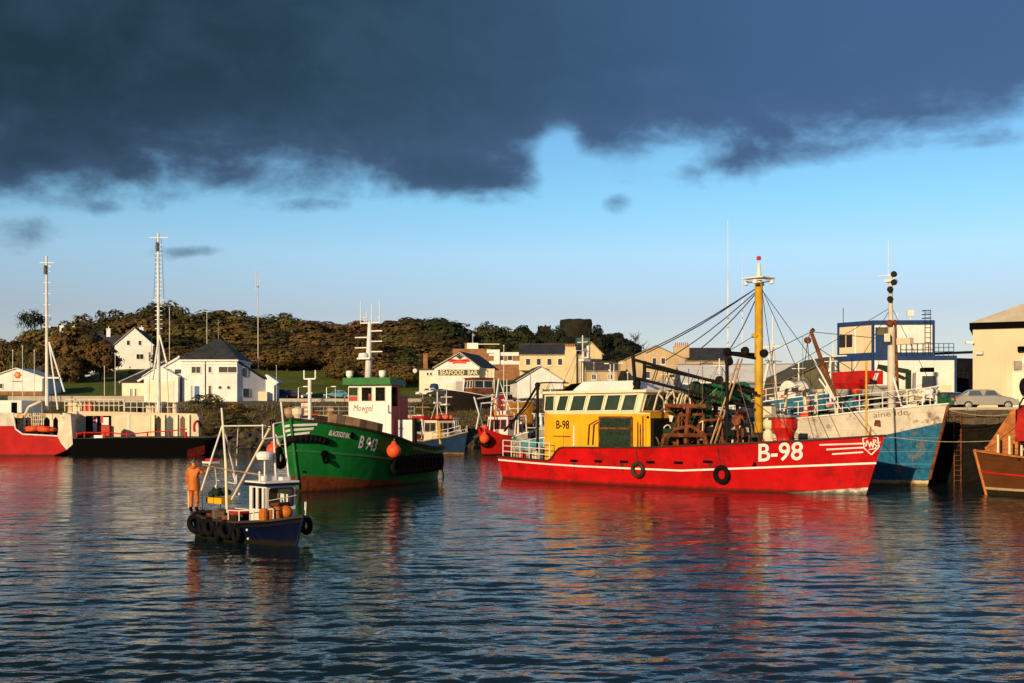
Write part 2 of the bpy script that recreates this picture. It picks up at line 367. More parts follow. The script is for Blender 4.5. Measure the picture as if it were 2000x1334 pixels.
# ---------------------------------------------------------------- ground
QUAY = [(75, 30.5), (30.2, 74.4), (10.5, 93.7), (14, 130), (140, 130), (140, 30.5)]
QZ = 4.8
def lerp_tab(x, tab):
    return np.interp(x, [a for a, _ in tab], [b for _, b in tab])
HS = [(0, -3), (148, -3), (152, -.5), (157, 2.2), (166, 5.2), (175, 6.5), (205, 8.3), (230, 11.0), (262, 15.2), (300, 18.5), (350, 23), (400, 27.5), (450, 30), (560, 28), (900, 15), (4000, 10)]
def ground_h(x, y):
    x = np.asarray(x, float); y = np.asarray(y, float)
    wob = 1.6 * np.sin(x * .21 + 1) + 1.1 * np.sin(x * .47)
    left = lerp_tab(y + wob * np.clip((175 - y) / 20, 0, 1), HS)
    fac = np.clip((x - 24) / 34, 0, 1); fac = fac * fac * (3 - 2 * fac)
    right = np.where(y > 129.0, np.maximum(QZ, left * (1 - fac) + 5.2 * fac), -3.0)
    inr = np.clip((x - 13.2) / .8, 0, 1)
    h = np.where(y < 175, left * (1 - inr) + np.maximum(right, left) * inr, left * (1 - fac) + np.minimum(left, 5.2 + (y - 150) * .006) * fac)
    # castle knoll on the right of the wood, low distant country at far left
    ex = np.clip((x + 34) / 24, 0, 1) * np.clip((y - 300) / 60, 0, 1); h = h - ex * ex * (3 - 2 * ex) * 6.5
    h = h + 2.5 * np.exp(-(((x - 25) / 45) ** 2 + ((y - 390) / 60) ** 2))
    h = np.where(x < -90, np.minimum(h, np.maximum(h - (-90 - x) * .22, np.minimum(h, 9))), h)
    return h
def gz(x, y): return float(ground_h(x, y))
xs = np.concatenate([[-1600, -800, -450, -300, -220, -170], np.arange(-140, 100, 2.0), [110, 130, 170, 240, 400, 800, 1600]])
ys = np.concatenate([[-300, -50, 0, 40, 80, 110, 120, 126, 128.9, 129.1], np.arange(132, 190, 1.5), np.arange(192, 320, 3), np.arange(325, 480, 8), [520, 600, 750, 1000, 1600, 4000]])
XX, YY = np.meshgrid(xs, ys); ZZ = ground_h(XX, YY) + np.where(YY > 150, np.random.RandomState(3).uniform(-.12, .12, XX.shape), 0)
gm = bpy.data.materials.new('ground_cover'); gm.use_nodes = True; T = NT(gm.node_tree)
c = T.n('ShaderNodeTexCoord').outputs['Object']; sp = T.n('ShaderNodeSeparateXYZ', i0=c)
g1 = T.noise(c, .12, 4, .6); g2 = T.noise(c, 1.1, 5, .65)
grass = T.mix(T.sstep(g1, .35, .65), (.085, .13, .014), (.16, .20, .028))
grass = T.mix(T.m('MULTIPLY', g2, .6), grass, (.08, .075, .02))
scrub = T.mix(T.sstep(g2, .35, .65), (.055, .042, .02), (.15, .11, .05))
rock = T.mix(T.sstep(g2, .35, .65), (.03, .026, .02), (.12, .10, .075))
yard = T.mix(T.sstep(g2, .3, .7), (.10, .09, .075), (.16, .14, .11))
yy = T.m('ADD', sp.outputs[1], T.m('MULTIPLY', T.m('SUBTRACT', g1, .5), 14.0))
cc = T.mix(T.sstep(yy, 156, 158), rock, scrub)
cc = T.mix(T.sstep(yy, 170, 172), cc, yard)
cc = T.mix(T.sstep(yy, 192, 194), cc, grass)
cc = T.mix(T.m('MULTIPLY', T.sstep(sp.outputs[0], 4, 9), T.sstep(sp.outputs[1], 260, 240)), cc, yard)
p = T.n('ShaderNodeBsdfPrincipled', Roughness=.95); T.put(p.inputs['Base Color'], cc); p.inputs['Specular IOR Level'].default_value = .15
b = T.n('ShaderNodeBump', Strength=.7, Distance=.3); T.put(b.inputs['Height'], g2); T.put(p.inputs['Normal'], b.outputs[0])
T.n('ShaderNodeOutputMaterial', i0=p.outputs[0])
struct(MB().sheet([[(XX[j, i], YY[j, i], ZZ[j, i]) for i in range(len(xs))] for j in range(len(ys))]).build('ground', gm, smooth=True))

# quay: a concrete apron on a stone wall
q = MB().prism(QUAY[::-1], (0, 0, -3.2), (1, 0, 0), (0, 1, 0), (0, 0, QZ + 3.2 - .12)).build('quay', 'stone_wet_shaded'); struct(q)
q2 = MB().prism(QUAY[::-1], (0, 0, QZ - .119), (1, 0, 0), (0, 1, 0), (0, 0, .12)).build('quay_apron', 'concrete', q)
a0, a1 = Vector((30.2, 74.4, 0)), Vector((10.5, 93.7, 0)); qd = (a0 - a1).normalized(); qn = Vector((-qd.y, qd.x, 0)); qn = qn if qn.y < 0 else -qn
rs = random.Random(5); pos = -11.0
stone_meshes = {}
for row in range(11):
    t = -6.0 + (row % 2) * .55
    while t < 10:
        wdt = rs.choice((.8, 1.0, 1.3)); kx = (wdt, rs.randrange(3))
        if kx not in stone_meshes:
            j = lambda: rs.uniform(-.035, .035)
            mb = MB().box(.015, wdt - .015, 0, .25, .015, .455)
            mb.v = [(x + j(), y + (j() if y == 0 else 0), z + j()) for x, y, z in mb.v]
            stone_meshes[kx] = mb
        base = a0 + qd * t + qn * (rs.uniform(.02, .09)); z0 = -.35 + row * .465
        mb = stone_meshes[kx]
        key = (kx, z0 > 3.7)
        if key not in stone_meshes:
            o = mb.build('stone', 'stone_dry' if z0 > 3.7 else 'stone_wet_shaded', q); stone_meshes[key] = o.data
        else:
            o = bpy.data.objects.new('stone', stone_meshes[key]); COL.objects.link(o); o.parent = q
        o.location = (base.x, base.y, z0); o.rotation_euler = (0, 0, math.atan2(qd.y, qd.x)); t += wdt
for i in range(5):   # kerb coping along the edge
    pa = a0 + qd * (-9 + i * 4.3); pb = pa + qd * 4.26
    MB().bar((pa.x - qn.x * .2, pa.y - qn.y * .2, QZ + .075), (pb.x - qn.x * .2, pb.y - qn.y * .2, QZ + .075), .45, .15).build('coping_stone', 'concrete_pale', q)

# ---------------------------------------------------------------- water
rw = np.random.RandomState(11)
yr = [5.0]
while yr[-1] < 158: yr.append(yr[-1] + max(.055, .0036 * (yr[-1]) ** 1.12))
yr = np.array(yr); ur = np.linspace(-.58, .58, 400)
Yg = np.repeat(yr[:, None], len(ur), 1); Xg = ur[None, :] * (Yg + 6)
Zg = np.zeros_like(Xg); spc = np.maximum(np.gradient(yr)[:, None], .0029 * (Yg + 6))
calm = .72 + .30 * np.sin(.09 * Xg + .21 * Yg + 1.0) * np.sin(.05 * Xg - .16 * Yg) + .16 * np.sin(.31 * Yg + .04 * Xg + 2)
for i in range(80):
    lam = math.exp(rw.uniform(math.log(.20), math.log(2.8))); th = rw.normal(0, .62) + math.pi / 2
    k = 2 * math.pi / lam; sl = .040 if lam < .34 else (.054 if lam < .95 else .015)
    ph = k * (Xg * math.cos(th) + Yg * math.sin(th)) + rw.uniform(0, 6.28)
    att = np.clip((lam / spc - 2.2) / 2.5, 0, 1)
    grp = .55 + .45 * np.sin(.11 * (Xg * math.cos(th + 1.1) + Yg * math.sin(th + 1.1)) + rw.uniform(0, 6.28))
    Zg += sl / k * att * grp * calm * (np.sin(ph) + .22 * np.sin(2 * ph + .6))
for (wx, wy), hv, sp_, amp in (((-7.02, 38.25), (.69, -.724), .42, .045), ((-12.3, 65.0), (-.29, -.957), .5, .05)):   # wakes of the two boats under way
    bx = -((Xg - wx) * hv[0] + (Yg - wy) * hv[1]); by = np.abs(-(Xg - wx) * hv[1] + (Yg - wy) * hv[0]); sd_ = by - sp_ * bx - .4
    Zg += amp * np.cos(2 * np.pi * sd_ / .9) * np.exp(-(sd_ / .8) ** 2) * np.exp(-np.clip(bx, 0, 99) / 9) * np.clip(bx + .6, 0, 1)
nr, nc = Xg.shape
vs = np.stack([Xg, Yg, Zg], -1).reshape(-1, 3)
idx = np.arange(nr * nc).reshape(nr, nc)
fs = np.stack([idx[:-1, :-1], idx[:-1, 1:], idx[1:, 1:], idx[1:, :-1]], -1).reshape(-1, 4)
wm = bpy.data.materials.new('sea_water'); wm.use_nodes = True; T = NT(wm.node_tree)
c = T.n('ShaderNodeTexCoord').outputs['Object']
r1 = T.noise(T.scalev(c, (.8, 1.6, 1)), 2.3, 3, .55, .4); r2 = T.noise(T.scalev(c, (.7, 1.5, 1)), .55, 3, .5, .3); gust = T.noise(c, .06, 2, .5)
hgt = T.m('ADD', T.m('MULTIPLY', r1, .036), T.m('MULTIPLY', r2, .19))
b = T.n('ShaderNodeBump', Distance=1.0); T.put(b.inputs['Height'], hgt); T.put(b.inputs['Strength'], T.m('MULTIPLY_ADD', T.sstep(gust, .35, .65), .35, .45))
p = T.n('ShaderNodeBsdfPrincipled', Roughness=.06, IOR=1.33); T.put(p.inputs['Base Color'], T.mix(gust, (.007, .017, .021), (.011, .024, .028)))
T.put(p.inputs['Normal'], b.outputs[0]); p.inputs['Specular IOR Level'].default_value = .28
T.n('ShaderNodeOutputMaterial', i0=p.outputs[0])
me = bpy.data.meshes.new('water'); me.from_pydata(vs.tolist(), [], fs.tolist()); me.polygons.foreach_set('use_smooth', [True] * len(me.polygons)); me.materials.append(wm)
wo = bpy.data.objects.new('water', me); COL.objects.link(wo); struct(wo)
# calm sheet beyond the rippled patch, level with it
x0 = lambda y: .58 * (y + 6)
rim = MB().sheet([[(-900, y, 0), (-200, y, 0), (-x0(y), y, 0)] for y in (5.0, 60, 158)])
rim.sheet([[(x0(y), y, 0), (200, y, 0), (900, y, 0)] for y in (5.0, 60, 158)])
rim.sheet([[(-900, -600, 0), (900, -600, 0)], [(-900, 5.0, 0), (900, 5.0, 0)]])
struct(rim.build('water_sheet', wm))
# ---------------------------------------------------------------- boats: shared builders
class Boat:
    """frame of one boat: x forward from the stern, y to port, z up from the waterline"""
    def __init__(s, name, label, bow, head, L, cat='boat', group=None):
        s.h = Vector((head[0], head[1], 0)).normalized(); s.l = Vector((-s.h.y, s.h.x, 0)); s.L = L
        s.o = Vector((bow[0], bow[1], 0)) - s.h * L
        s.rz = math.atan2(s.h.y, s.h.x)
        s.e = empty(name, s.o, s.rz, label, cat, group)
        s.M = Matrix.Translation(s.o) @ Matrix.Rotation(s.rz, 4, 'Z')
    def w(s, p): return s.M @ Vector(p)
    def ray(s, px, py):
        return Vector((0, 0, CAM_Z)), Vector(((px - 1000) / F, 1, (812 - py) / F))
    def on(s, px, py, y):
        o, d = s.ray(px, py); t = (y - (o - s.o).dot(s.l)) / d.dot(s.l); p = o + d * t - s.o
        return V(p.dot(s.h), y, p.z)
    def onx(s, px, py, x):
        o, d = s.ray(px, py); t = (x - (o - s.o).dot(s.h)) / d.dot(s.h); p = o + d * t - s.o
        return V(x, p.dot(s.l), p.z)
    def onz(s, px, py, z):
        o, d = s.ray(px, py); t = (z - CAM_Z) / d.z; p = o + d * t - s.o
        return V(p.dot(s.h), p.dot(s.l), z)
    def put(s, o, p, rz=0.0):
        """set a separate thing down on the boat"""
        o.location = s.M @ Vector(p); o.rotation_euler = (0, 0, s.rz + rz); return o

class Hull:
    def __init__(s, L, B, sheer, zk=-1.2, rake=1.2, srake=.4, tw=.8, sa=.3, sb=.55, nb=2.4, wlb=.72, wls=.9, stemp=1.0):
        s.__dict__.update(locals())
    def plan(s, q):
        if q < s.sa: return s.tw + (1 - s.tw) * math.sin(q / s.sa * math.pi / 2)
        if q > s.sb: return max(0.0, 1 - ((q - s.sb) / (1 - s.sb)) ** s.nb)
        return 1.0
    def pt(s, q, t, side=1, off=0.0):
        zs = s.sheer(q); z = s.zk + (zs - s.zk) * t
        a = max(0.0, z) / max(.1, s.sheer(1)); xf = s.L - s.rake + s.rake * (a ** s.stemp) if z > 0 else s.L - s.rake + z * .5
        xa = -s.srake * max(0.0, z) / max(.1, s.sheer(0)) + (min(0, z) * -.8)
        x = xa + q * (xf - xa)
        k = s.wls + (s.wlb - s.wls) * min(1, max(0, (q - .35) / .65)) ** 1.2
        tt = max(0.0, z) / zs
        f = k + (1 - k) * tt ** 1.3 if z >= 0 else k * (1 - (z / s.zk) ** 2 * .85)
        return V(x, side * (s.B / 2 * s.plan(q) * f + off), z)
    def side(s, x, z, side=1, off=0.0):
        q = x / s.L
        for _ in range(12):
            t = (z - s.zk) / (s.sheer(min(1, max(0, q))) - s.zk)
            p0 = s.pt(0, t).x; p1 = s.pt(1, t).x; z0 = z
            a = max(0.0, z) / max(.1, s.sheer(1)); xf = s.L - s.rake + s.rake * (a ** s.stemp); xa = -s.srake * max(0.0, z) / max(.1, s.sheer(0))
            q = min(1, max(0, (x - xa) / (xf - xa)))
        p = s.pt(q, t, side)
        d = .02; pb = s.pt(min(1, q + d), t, side); pa = s.pt(max(0, q - d), t, side)
        n = (pb - pa).cross(V(0, 0, 1)); n = n.normalized() * (1 if n.y * side > 0 else -1)
        return p + n * off
    def mesh(s, name, m, parent, ns=40, nt=14, bulwark=.8, deckmat='deck_grey', capmat=None, cap=(.16, .1), notch=None):
        mb = MB()
        for sd_ in (1, -1):
            rows = [[s.pt(i / ns, j / nt, sd_) for j in range(nt + 1)] for i in range(ns + 1)]
            mb.sheet(rows)
        mb.sheet([[s.pt(0, j / nt, 1), s.pt(0, j / nt, -1)] for j in range(nt + 1)])
        hull = mb.build(name, m, parent, smooth=True)
        md = MB()
        dz = bulwark if callable(bulwark) else (lambda q: s.sheer(q) - bulwark)
        rows = []
        for i in range(ns + 1):
            q = i / ns; t = (dz(q) - s.zk) / (s.sheer(q) - s.zk); p = s.pt(q, t, 1, -.03); rows.append([V(p.x, -max(0, p.y), p.z), V(p.x, max(0, p.y), p.z)])
        md.sheet(rows); md.build('deck', deckmat, parent)
        if capmat:
            mc = MB()
            for sd_ in (1, -1):
                pts = [s.pt(i / ns, 1, sd_) for i in range(ns + 1)]
                for a, b_ in zip(pts[:-1], pts[1:]): mc.bar(a, b_, cap[0], cap[1])
            a, b_ = s.pt(0, 1, 1), s.pt(0, 1, -1); mc.bar(a, b_, cap[0], cap[1])
            mc.build('gunwale', capmat, parent)
        return hull
    def belt(s, name, m, parent, zf, r=.07, q0=0, q1=1, ns=40, sides=(1, -1), stern=True, off=0.0):
        mb = MB()
        for sd_ in sides:
            pts = []
            for i in range(ns + 1):
                q = q0 + (q1 - q0) * i / ns; z = zf(q); pts.append(s.pt(q, (z - s.zk) / (s.sheer(q) - s.zk), sd_, off))
            for a, b_ in zip(pts[:-1], pts[1:]): mb.bar(a, b_, r * 1.4, r * 2)
        if stern and q0 == 0: mb.bar(s.pt(0, (zf(0) - s.zk) / (s.sheer(0) - s.zk), 1), s.pt(0, (zf(0) - s.zk) / (s.sheer(0) - s.zk), -1), r * 1.4, r * 2)
        return mb.build(name, m, parent)
    def decal(s, name, m, parent, vs, fs, x0, z0, side, kx=1.0, off=.02, zf=None):
        """flat marks (x, z list) laid on the curved side; zf lets them follow the sheer"""
        out = []
        for a, b_ in vs:
            x = x0 + kx * a; z = z0 + b_ + (zf(x) if zf else 0); out.append(s.side(x, z, side, off))
        return MB().add(out, fs).build(name, m, parent)
    def text(s, txt, size, m, parent, x0, z0, side, shear=0.0, bold=0.0, width=None, off=.025, zf=None, name='lettering'):
        vs, fs, w = text_mesh(txt, size, shear, bold); k = (width / w if width else 1.0); kx = k if side < 0 else -k
        return s.decal(name, m, parent, vs, fs, x0, z0, side, kx, off, zf)

def strip_decal(hull, name, m, parent, pts, h, side, off=.02, zf=None):
    """a painted band through (x, z) points"""
    vs = []; fs = []
    n = 24
    xs_ = [p[0] for p in pts]
    for i in range(n + 1):
        x = pts[0][0] + (pts[-1][0] - pts[0][0]) * i / n
        z = float(np.interp(x, xs_ if xs_[0] < xs_[-1] else xs_[::-1], [p[1] for p in (pts if xs_[0] < xs_[-1] else pts[::-1])]))
        vs += [(x, z - h / 2), (x, z + h / 2)]
        if i: fs.append((2 * i - 2, 2 * i, 2 * i + 1, 2 * i - 1))
    return hull.decal(name, m, parent, vs, fs, 0, 0, side, 1, off, zf)

def railing(parent, pts, h, m, n_rails=2, r=.022, gap=None, name='railing'):
    """rails through the posts' tops; each post its own piece"""
    o = None
    for k in range(n_rails):
        f = 1 - k / n_rails; mb = MB()
        for a, b_ in zip(pts[:-1], pts[1:]): mb.tube(Vector(a) + V(0, 0, h * f), Vector(b_) + V(0, 0, h * f), r, n=6)
        q_ = mb.build(name if o is None else 'rail', m, o or parent); o = o or q_
    post = None
    for p in pts:
        if post is None:
            post = MB().tube((0, 0, 0), (0, 0, h), r * 1.15, n=6).build('post', m, o); po = post
        else:
            po = bpy.data.objects.new('post', post.data); COL.objects.link(po); po.parent = o
        po.location = p
    return o

def window_band(parent, quads, frame_m, glass_m, th=.05, fr=.06, seal=False):
    """windows given as four corners each (bottom-left, bottom-right, top-right, top-left): pane plus frame bars"""
    for qd_ in quads:
        a, b_, c_, d_ = map(Vector, qd_); n = (b_ - a).cross(d_ - a).normalized()
        w = MB().add([a + n * .012, b_ + n * .012, c_ + n * .012, d_ + n * .012], [(0, 1, 2, 3)]).build('window', glass_m, parent)
        f = MB()
        for p0, p1 in ((a, b_), (b_, c_), (c_, d_), (d_, a)): f.bar(p0 + n * .02, p1 + n * .02, fr, th, up=n)
        f.build('frame', frame_m, w)
        if seal:
            g_ = MB(); ce = (a + b_ + c_ + d_) / 4; in_ = [p + (ce - p).normalized() * fr * .75 for p in (a, b_, c_, d_)]
            for k in range(4): g_.bar(in_[k] + n * .03, in_[(k + 1) % 4] + n * .03, .035, .03, up=n)
            g_.build('seal', 'black_rubber', w)

def tyre(p, axis, label, group, Rr=.36, r=.13, sq=1.0, name='tyre_fender', rope_to=None, m='black_rubber'):
    root = empty(name, p, 0, label, 'fender', group)
    MB().torus((0, 0, 0), axis, Rr, r, 20, 10, squash=sq).build('tyre', m, root, smooth=True)
    up = MB(); top = V(0, 0, Rr)
    t = (Vector(rope_to) - Vector(p)) if rope_to else V(0, 0, Rr + .7)
    up.tube(top, t, .018, n=5); up.build('rope', 'steel_rope', root)
    return root
def buoy(p, r, label, group=None, name='fender_buoy', hang=.8, to=None):
    root = empty(name, p, 0, label, 'buoy', group)
    MB().lathe([(.02, -r * 1.02)] + [(r * math.sin(a), -r * math.cos(a)) for a in np.linspace(.25, 2.75, 14)] + [(.10 * r / .3, r * 1.12), (.08 * r / .3, r * 1.28), (.02, r * 1.28)], n=20).build('float', 'orange_buoy', root, smooth=True)
    t = (Vector(to) - Vector(p)) if to else V(0, 0, r * 1.2 + hang)
    MB().tube((0, 0, r * 1.2), t, .02, n=5).build('rope', 'rope', root)
    return root
def proj(p): return 1000 + p.x / p.y * F, 812 - (p.z - CAM_Z) / p.y * F
def pick(B, H, px, py, side):
    """hull-side (x, z) seen at a place in the photograph"""
    z = 2.0; lo, hi = .5, H.L - .02
    g = lambda x, z: proj(B.w(H.side(x, z, side)))[0] - px
    for _ in range(5):
        xs_ = np.linspace(lo, hi, 18); vals = [abs(g(x, z)) for x in xs_]; i = int(np.argmin(vals))
        a, b_ = xs_[max(0, i - 1)], xs_[min(17, i + 1)]
        for _k in range(9):
            m1, m2 = a + (b_ - a) / 3, b_ - (b_ - a) / 3
            if abs(g(m1, z)) < abs(g(m2, z)): b_ = m2
            else: a = m1
        x = (a + b_) / 2; w = B.w(H.side(x, z, side)); z = CAM_Z + (812 - py) / F * w.y
        z = min(max(z, .02), H.sheer(min(1, max(0, x / H.L))))
    return x, z
# ---------------------------------------------------------------- red trawler
def tab(pts): return lambda q: float(np.interp(q, [a for a, _ in pts], [b for _, b in pts]))
HEAD = (.715, -.70)
B = RT = Boat('red_trawler', 'long red steel trawler with yellow wheelhouse and tall yellow mast', (20.5, 62.6), HEAD, 27.4)
E = B.e
shr = tab([(0, 1.55), (.21, 1.42), (.222, 1.55), (.245, 2.25), (.26, 2.33), (.5, 2.45), (.72, 2.78), (.87, 3.02), (1, 3.32)])
H = RH = Hull(27.4, 6.8, shr, zk=-1.4, rake=1.1, srake=.3, tw=.72, sa=.25, sb=.60, nb=2.3, wlb=.62, wls=.93)
hm = hull_mat('red_hull_paint', (.54, .008, .010), (.66, .62, .52), -2.23, rust=.75, slope=.1, rustcol=(.20, .016, .012), patch=((.30, .008, .010), .42, .5))
dk = tab([(0, 1.30), (.24, 1.32), (.6, 1.45), (.75, 1.75), (.85, 2.1), (1, 2.5)])
H.mesh('hull', hm, E, ns=80, bulwark=dk, capmat='wood_dark', cap=(.2, .09))
H.belt('rubbing_strake', 'white_paint', E, tab([(0, 1.30), (.3, 1.13), (.6, 1.10), (1, 1.78)]), .055)
n0, n1_ = pick(B, H, 1479, 901, -1), pick(B, H, 1573, 897, -1)
H.text('B-98', 1.42, 'white_clean', E, n0[0], n0[1], -1, shear=.22, bold=.022, width=n1_[0] - n0[0], zf=lambda x: (n1_[1] - n0[1]) * (x - n0[0]) / (n1_[0] - n0[0]), name='registration_number')
for a_, b_ in (((1601, 869), (1690, 866)), ((1614, 878), (1688, 874)), ((1625, 887), (1686, 883))):
    strip_decal(H, 'painted_stripe', MATS['white_clean'], E, [pick(B, H, *a_, -1), pick(B, H, *b_, -1)], .085, -1)
for k in range(3):
    strip_decal(H, 'painted_stripe', MATS['cream_paint'], E, [pick(B, H, 1711, 865 + 6 * k, -1), pick(B, H, 1720 - 2 * k, 864 + 6 * k, -1)], .06, -1)
# shield with a monogram on the bow
def line_decal(pts, w):
    mb_v, mb_f = [], []
    for (a, b_), (c_, d_) in zip(pts[:-1], pts[1:]):
        l_ = math.hypot(c_ - a, d_ - b_); nx, ny = -(d_ - b_) / l_ * w / 2, (c_ - a) / l_ * w / 2; o_ = len(mb_v)
        mb_v += [(a + nx, b_ + ny), (a - nx, b_ - ny), (c_ - nx, d_ - ny), (c_ + nx, d_ + ny)]; mb_f.append((o_, o_ + 1, o_ + 2, o_ + 3))
    return mb_v, mb_f
sv_, sf_ = line_decal([(0, .9), (.32, 1.0), (.66, .98), (.68, .45), (.30, 0), (0, .36), (0, .9)], .055)
H.decal('bow_shield', MATS['white_clean'], E, sv_, sf_, *pick(B, H, 1689, 888, -1), -1, 1, .03)
sv_, sf_ = line_decal([(.08, .45), (.18, .80), (.27, .42), (.33, .72), (.40, .40), (.47, .84), (.58, .80), (.46, .62), (.58, .5), (.48, .34), (.2, .28)], .05)
H.decal('bow_monogram', MATS['white_clean'], E, sv_, sf_, *pick(B, H, 1689, 888, -1), -1, 1, .032)
# wheelhouse
Y0, Y1 = -2.55, 2.55
xa, xb = B.on(1056, 830, Y0).x, B.on(1270, 830, Y0).x
zb = B.on(1160, 806, Y0).z; zt = B.on(1160, 768, Y0).z
wh = MB().prism([(xa, Y0 + .5), (xa + .25, Y0 + .12), (xa + .6, Y0), (xb, Y0), (xb, Y1), (xa + .6, Y1), (xa, Y1 - .5)], (0, 0, 1.3), (1, 0, 0), (0, 1, 0), (0, 0, zb - 1.3)).build('wheelhouse', 'yellow_paint', E)
xw = B.on(1248, 806, Y0).x; ln = .42
band = MB()
low = [(xa + .05, Y0 + .5), (xa + .3, Y0 + .12), (xa + .65, Y0 + .02), (xw, Y0 + .02), (xw, Y1 - .02), (xa + .65, Y1 - .02), (xa + .05, Y1 - .5)]
top = [(x + (ln if x > xa + .4 else -.05), y) for x, y in low]
n_ = len(low); band.add([(x, y, zb - .02) for x, y in low] + [(x, y, zt) for x, y in top], [(i, (i + 1) % n_, n_ + (i + 1) % n_, n_ + i) for i in range(n_)] + [tuple(range(n_, 2 * n_)), tuple(range(n_ - 1, -1, -1))])
bd = band.build('window_band', 'cream_band', E)
quads = []
for l0, l1 in ((1064, 1082), (1087, 1105), (1113, 1140), (1146, 1175), (1180, 1207), (1213, 1239)):
    p0, p1 = B.on(l0, 803, Y0).x, B.on(l1, 803, Y0).x; l_ = .34 if l0 > 1080 else .08
    quads.append((V(p0, Y0 - .01, zb + .12), V(p1, Y0 - .01, zb + .12), V(p1 + l_ * .9, Y0 - .01, zt - .12), V(p0 + l_ * .9 + .05, Y0 - .01, zt - .12)))
fx = lambda z: xw + .03 + ln * (z - zb) / (zt - zb)
for k in range(4):
    y_ = Y0 + .25 + k * 1.17
    quads.append((V(fx(zb + .12), y_, zb + .12), V(fx(zb + .12), y_ + 1.0, zb + .12), V(fx(zt - .12), y_ + 1.0, zt - .12), V(fx(zt - .12), y_, zt - .12)))
glass_mat('glass_green', (.018, .035, .026), .08)
window_band(bd, quads, 'cream_band', 'glass_green', fr=.09, seal=True)
for k in range(6):   # freeing ports with their rust runs
    x_ = 7.6 + k * 2.05; z_ = dk(x_ / 27.4) + .12
    MB().add([H.side(x_ + a, z_ + b_, -1, .02) for a, b_ in ((-.32, -.07), (.32, -.07), (.32, .09), (-.32, .09))], [(0, 1, 2, 3)]).build('freeing_port', 'black_paint', E)
    rk_ = random.Random(k); w_ = rk_.uniform(.05, .2); l_ = rk_.uniform(.3, .8); o_ = rk_.uniform(-.2, .2)
    MB().add([H.side(x_ + o_ + a, z_ + b_, -1, .016) for a, b_ in ((-w_, -.08), (w_, -.08), (w_ * .5, -l_ * .6), (.02, -l_), (-w_ * .4, -l_ * .5))], [(0, 1, 2, 3, 4)]).build('rust_run', 'red_worn', E)
for k in (1, 2): MB().box(xa + 2.6 + k * 2.1, xa + 2.64 + k * 2.1, Y0 - .012, Y0 - .001, 1.4, zb - .03).build('weld_seam', 'yellow_paint', wh)
MB().box(xa + .7, xb - .05, Y0 - .05, Y0 - .002, zb - .09, zb - .03).build('drip_rail', 'cream_band', wh)
rf = MB()
rf.prism([(xa - .25, Y0 + .3), (xa + .4, Y0 - .22), (xw + ln + .3, Y0 - .22), (xw + ln + .45, 0), (xw + ln + .3, Y1 + .22), (xa + .4, Y1 + .22), (xa - .25, Y1 - .3)], (0, 0, zt), (1, 0, 0), (0, 1, 0), (0, 0, .17))
roof = rf.build('wheelhouse_roof', 'cream_band', E)
x2 = B.on(1142, 760, -1.5).x; x3 = B.on(1258, 760, -1.5).x; zr = zt + .17
MB().add([(x2 - .5, -2.2, zr), (x3, -2.2, zr), (x3, 2.2, zr), (x2 - .5, 2.2, zr), (x2, -1.7, zr + .62), (x3 - .25, -1.7, zr + .62), (x3 - .25, 1.7, zr + .62), (x2, 1.7, zr + .62)],
         [(0, 1, 5, 4), (1, 2, 6, 5), (2, 3, 7, 6), (3, 0, 4, 7), (4, 5, 6, 7)]).build('roof_dome', 'white_clean', roof)
MB().add([(x2 - 1.5, -2.2, zr), (x2 - .53, -2.2, zr), (x2 - .53, 2.2, zr), (x2 - 1.5, 2.2, zr), (x2 - 1.0, -1.75, zr + .5), (x2 - .2, -1.75, zr + .55), (x2 - .2, 1.75, zr + .55), (x2 - 1.0, 1.75, zr + .5)],
         [(0, 1, 5, 4), (1, 2, 6, 5), (2, 3, 7, 6), (3, 0, 4, 7), (4, 5, 6, 7)]).build('roof_skylight', 'black_paint', roof)
for px_w, hh in ((1165, .5), (1190, .8), (1226, .6)):
    p = B.on(px_w, 752, 0); MB().tube((p.x, 0, zr + .5), (p.x, 0, zr + .6 + hh), .02, n=5).ball((p.x, 0, zr + .62 + hh), .07, 8, 5).build('roof_aerial', 'white_paint', roof)
# fittings on the yellow side
vx = B.on(1086, 845, Y0).x
flat_text('B-98', .78, 'black_paint', wh, (vx, Y0 - .02, B.on(1086, 837, Y0).z), (1, 0, 0), (0, 0, 1), name='registration_number', center=False, bold=.012, width=1.18)
p0, p1 = B.on(1172, 850, Y0), B.on(1235, 815, Y0)
op = MB().box(p0.x, p1.x, Y0 - .05, Y0 - .005, 1.9, p1.z).build('side_hatch', 'dark_net', wh)
f_ = MB()
for a, b_ in (((p0.x, p1.z), (p1.x, p1.z)), ((p0.x, 1.9), (p0.x, p1.z)), ((p1.x, 1.9), (p1.x, p1.z)), ((p0.x, p0.z + .45), (p1.x, p0.z + .45))): f_.bar((a[0], Y0 - .06, a[1]), (b_[0], Y0 - .06, b_[1]), .12, .09, up=(0, 1, 0))
f_.build('hatch_frame', 'rust', wh)
xh = B.on(1106, 856, Y0).x; MB().box(vx - .15, xh + .4, Y0 - .08, Y0 - .004, 3.0, 3.06).build('grab_rail', 'rust', wh)
xh = B.on(1121, 840, Y0).x; MB().box(xh, xh + .12, Y0 - .10, Y0 - .004, 2.4, 3.75).build('vent_pipe', 'cream_band', wh)
for i, pxx in enumerate((1150, 1159)):
    p = B.on(pxx, 840, Y0); MB().tube((p.x, Y0 - .08, 2.5), (p.x + .1, Y0 - .08, p.z + .35), .05, n=6).tube((p.x + .1, Y0 - .08, p.z + .35), (p.x + .75, Y0 - .08, p.z + .65), .03, n=5).build('exhaust_pipe', 'rust', wh)
for i in range(4):
    p = B.on(1246 + i * 5, 828 + (i % 2) * 10, Y0); MB().box(p.x - .05, p.x + .05, Y0 - .03, Y0 - .004, 2.3, p.z + .1 + .2 * (i % 3)).build('rust_stain', 'rust', wh)
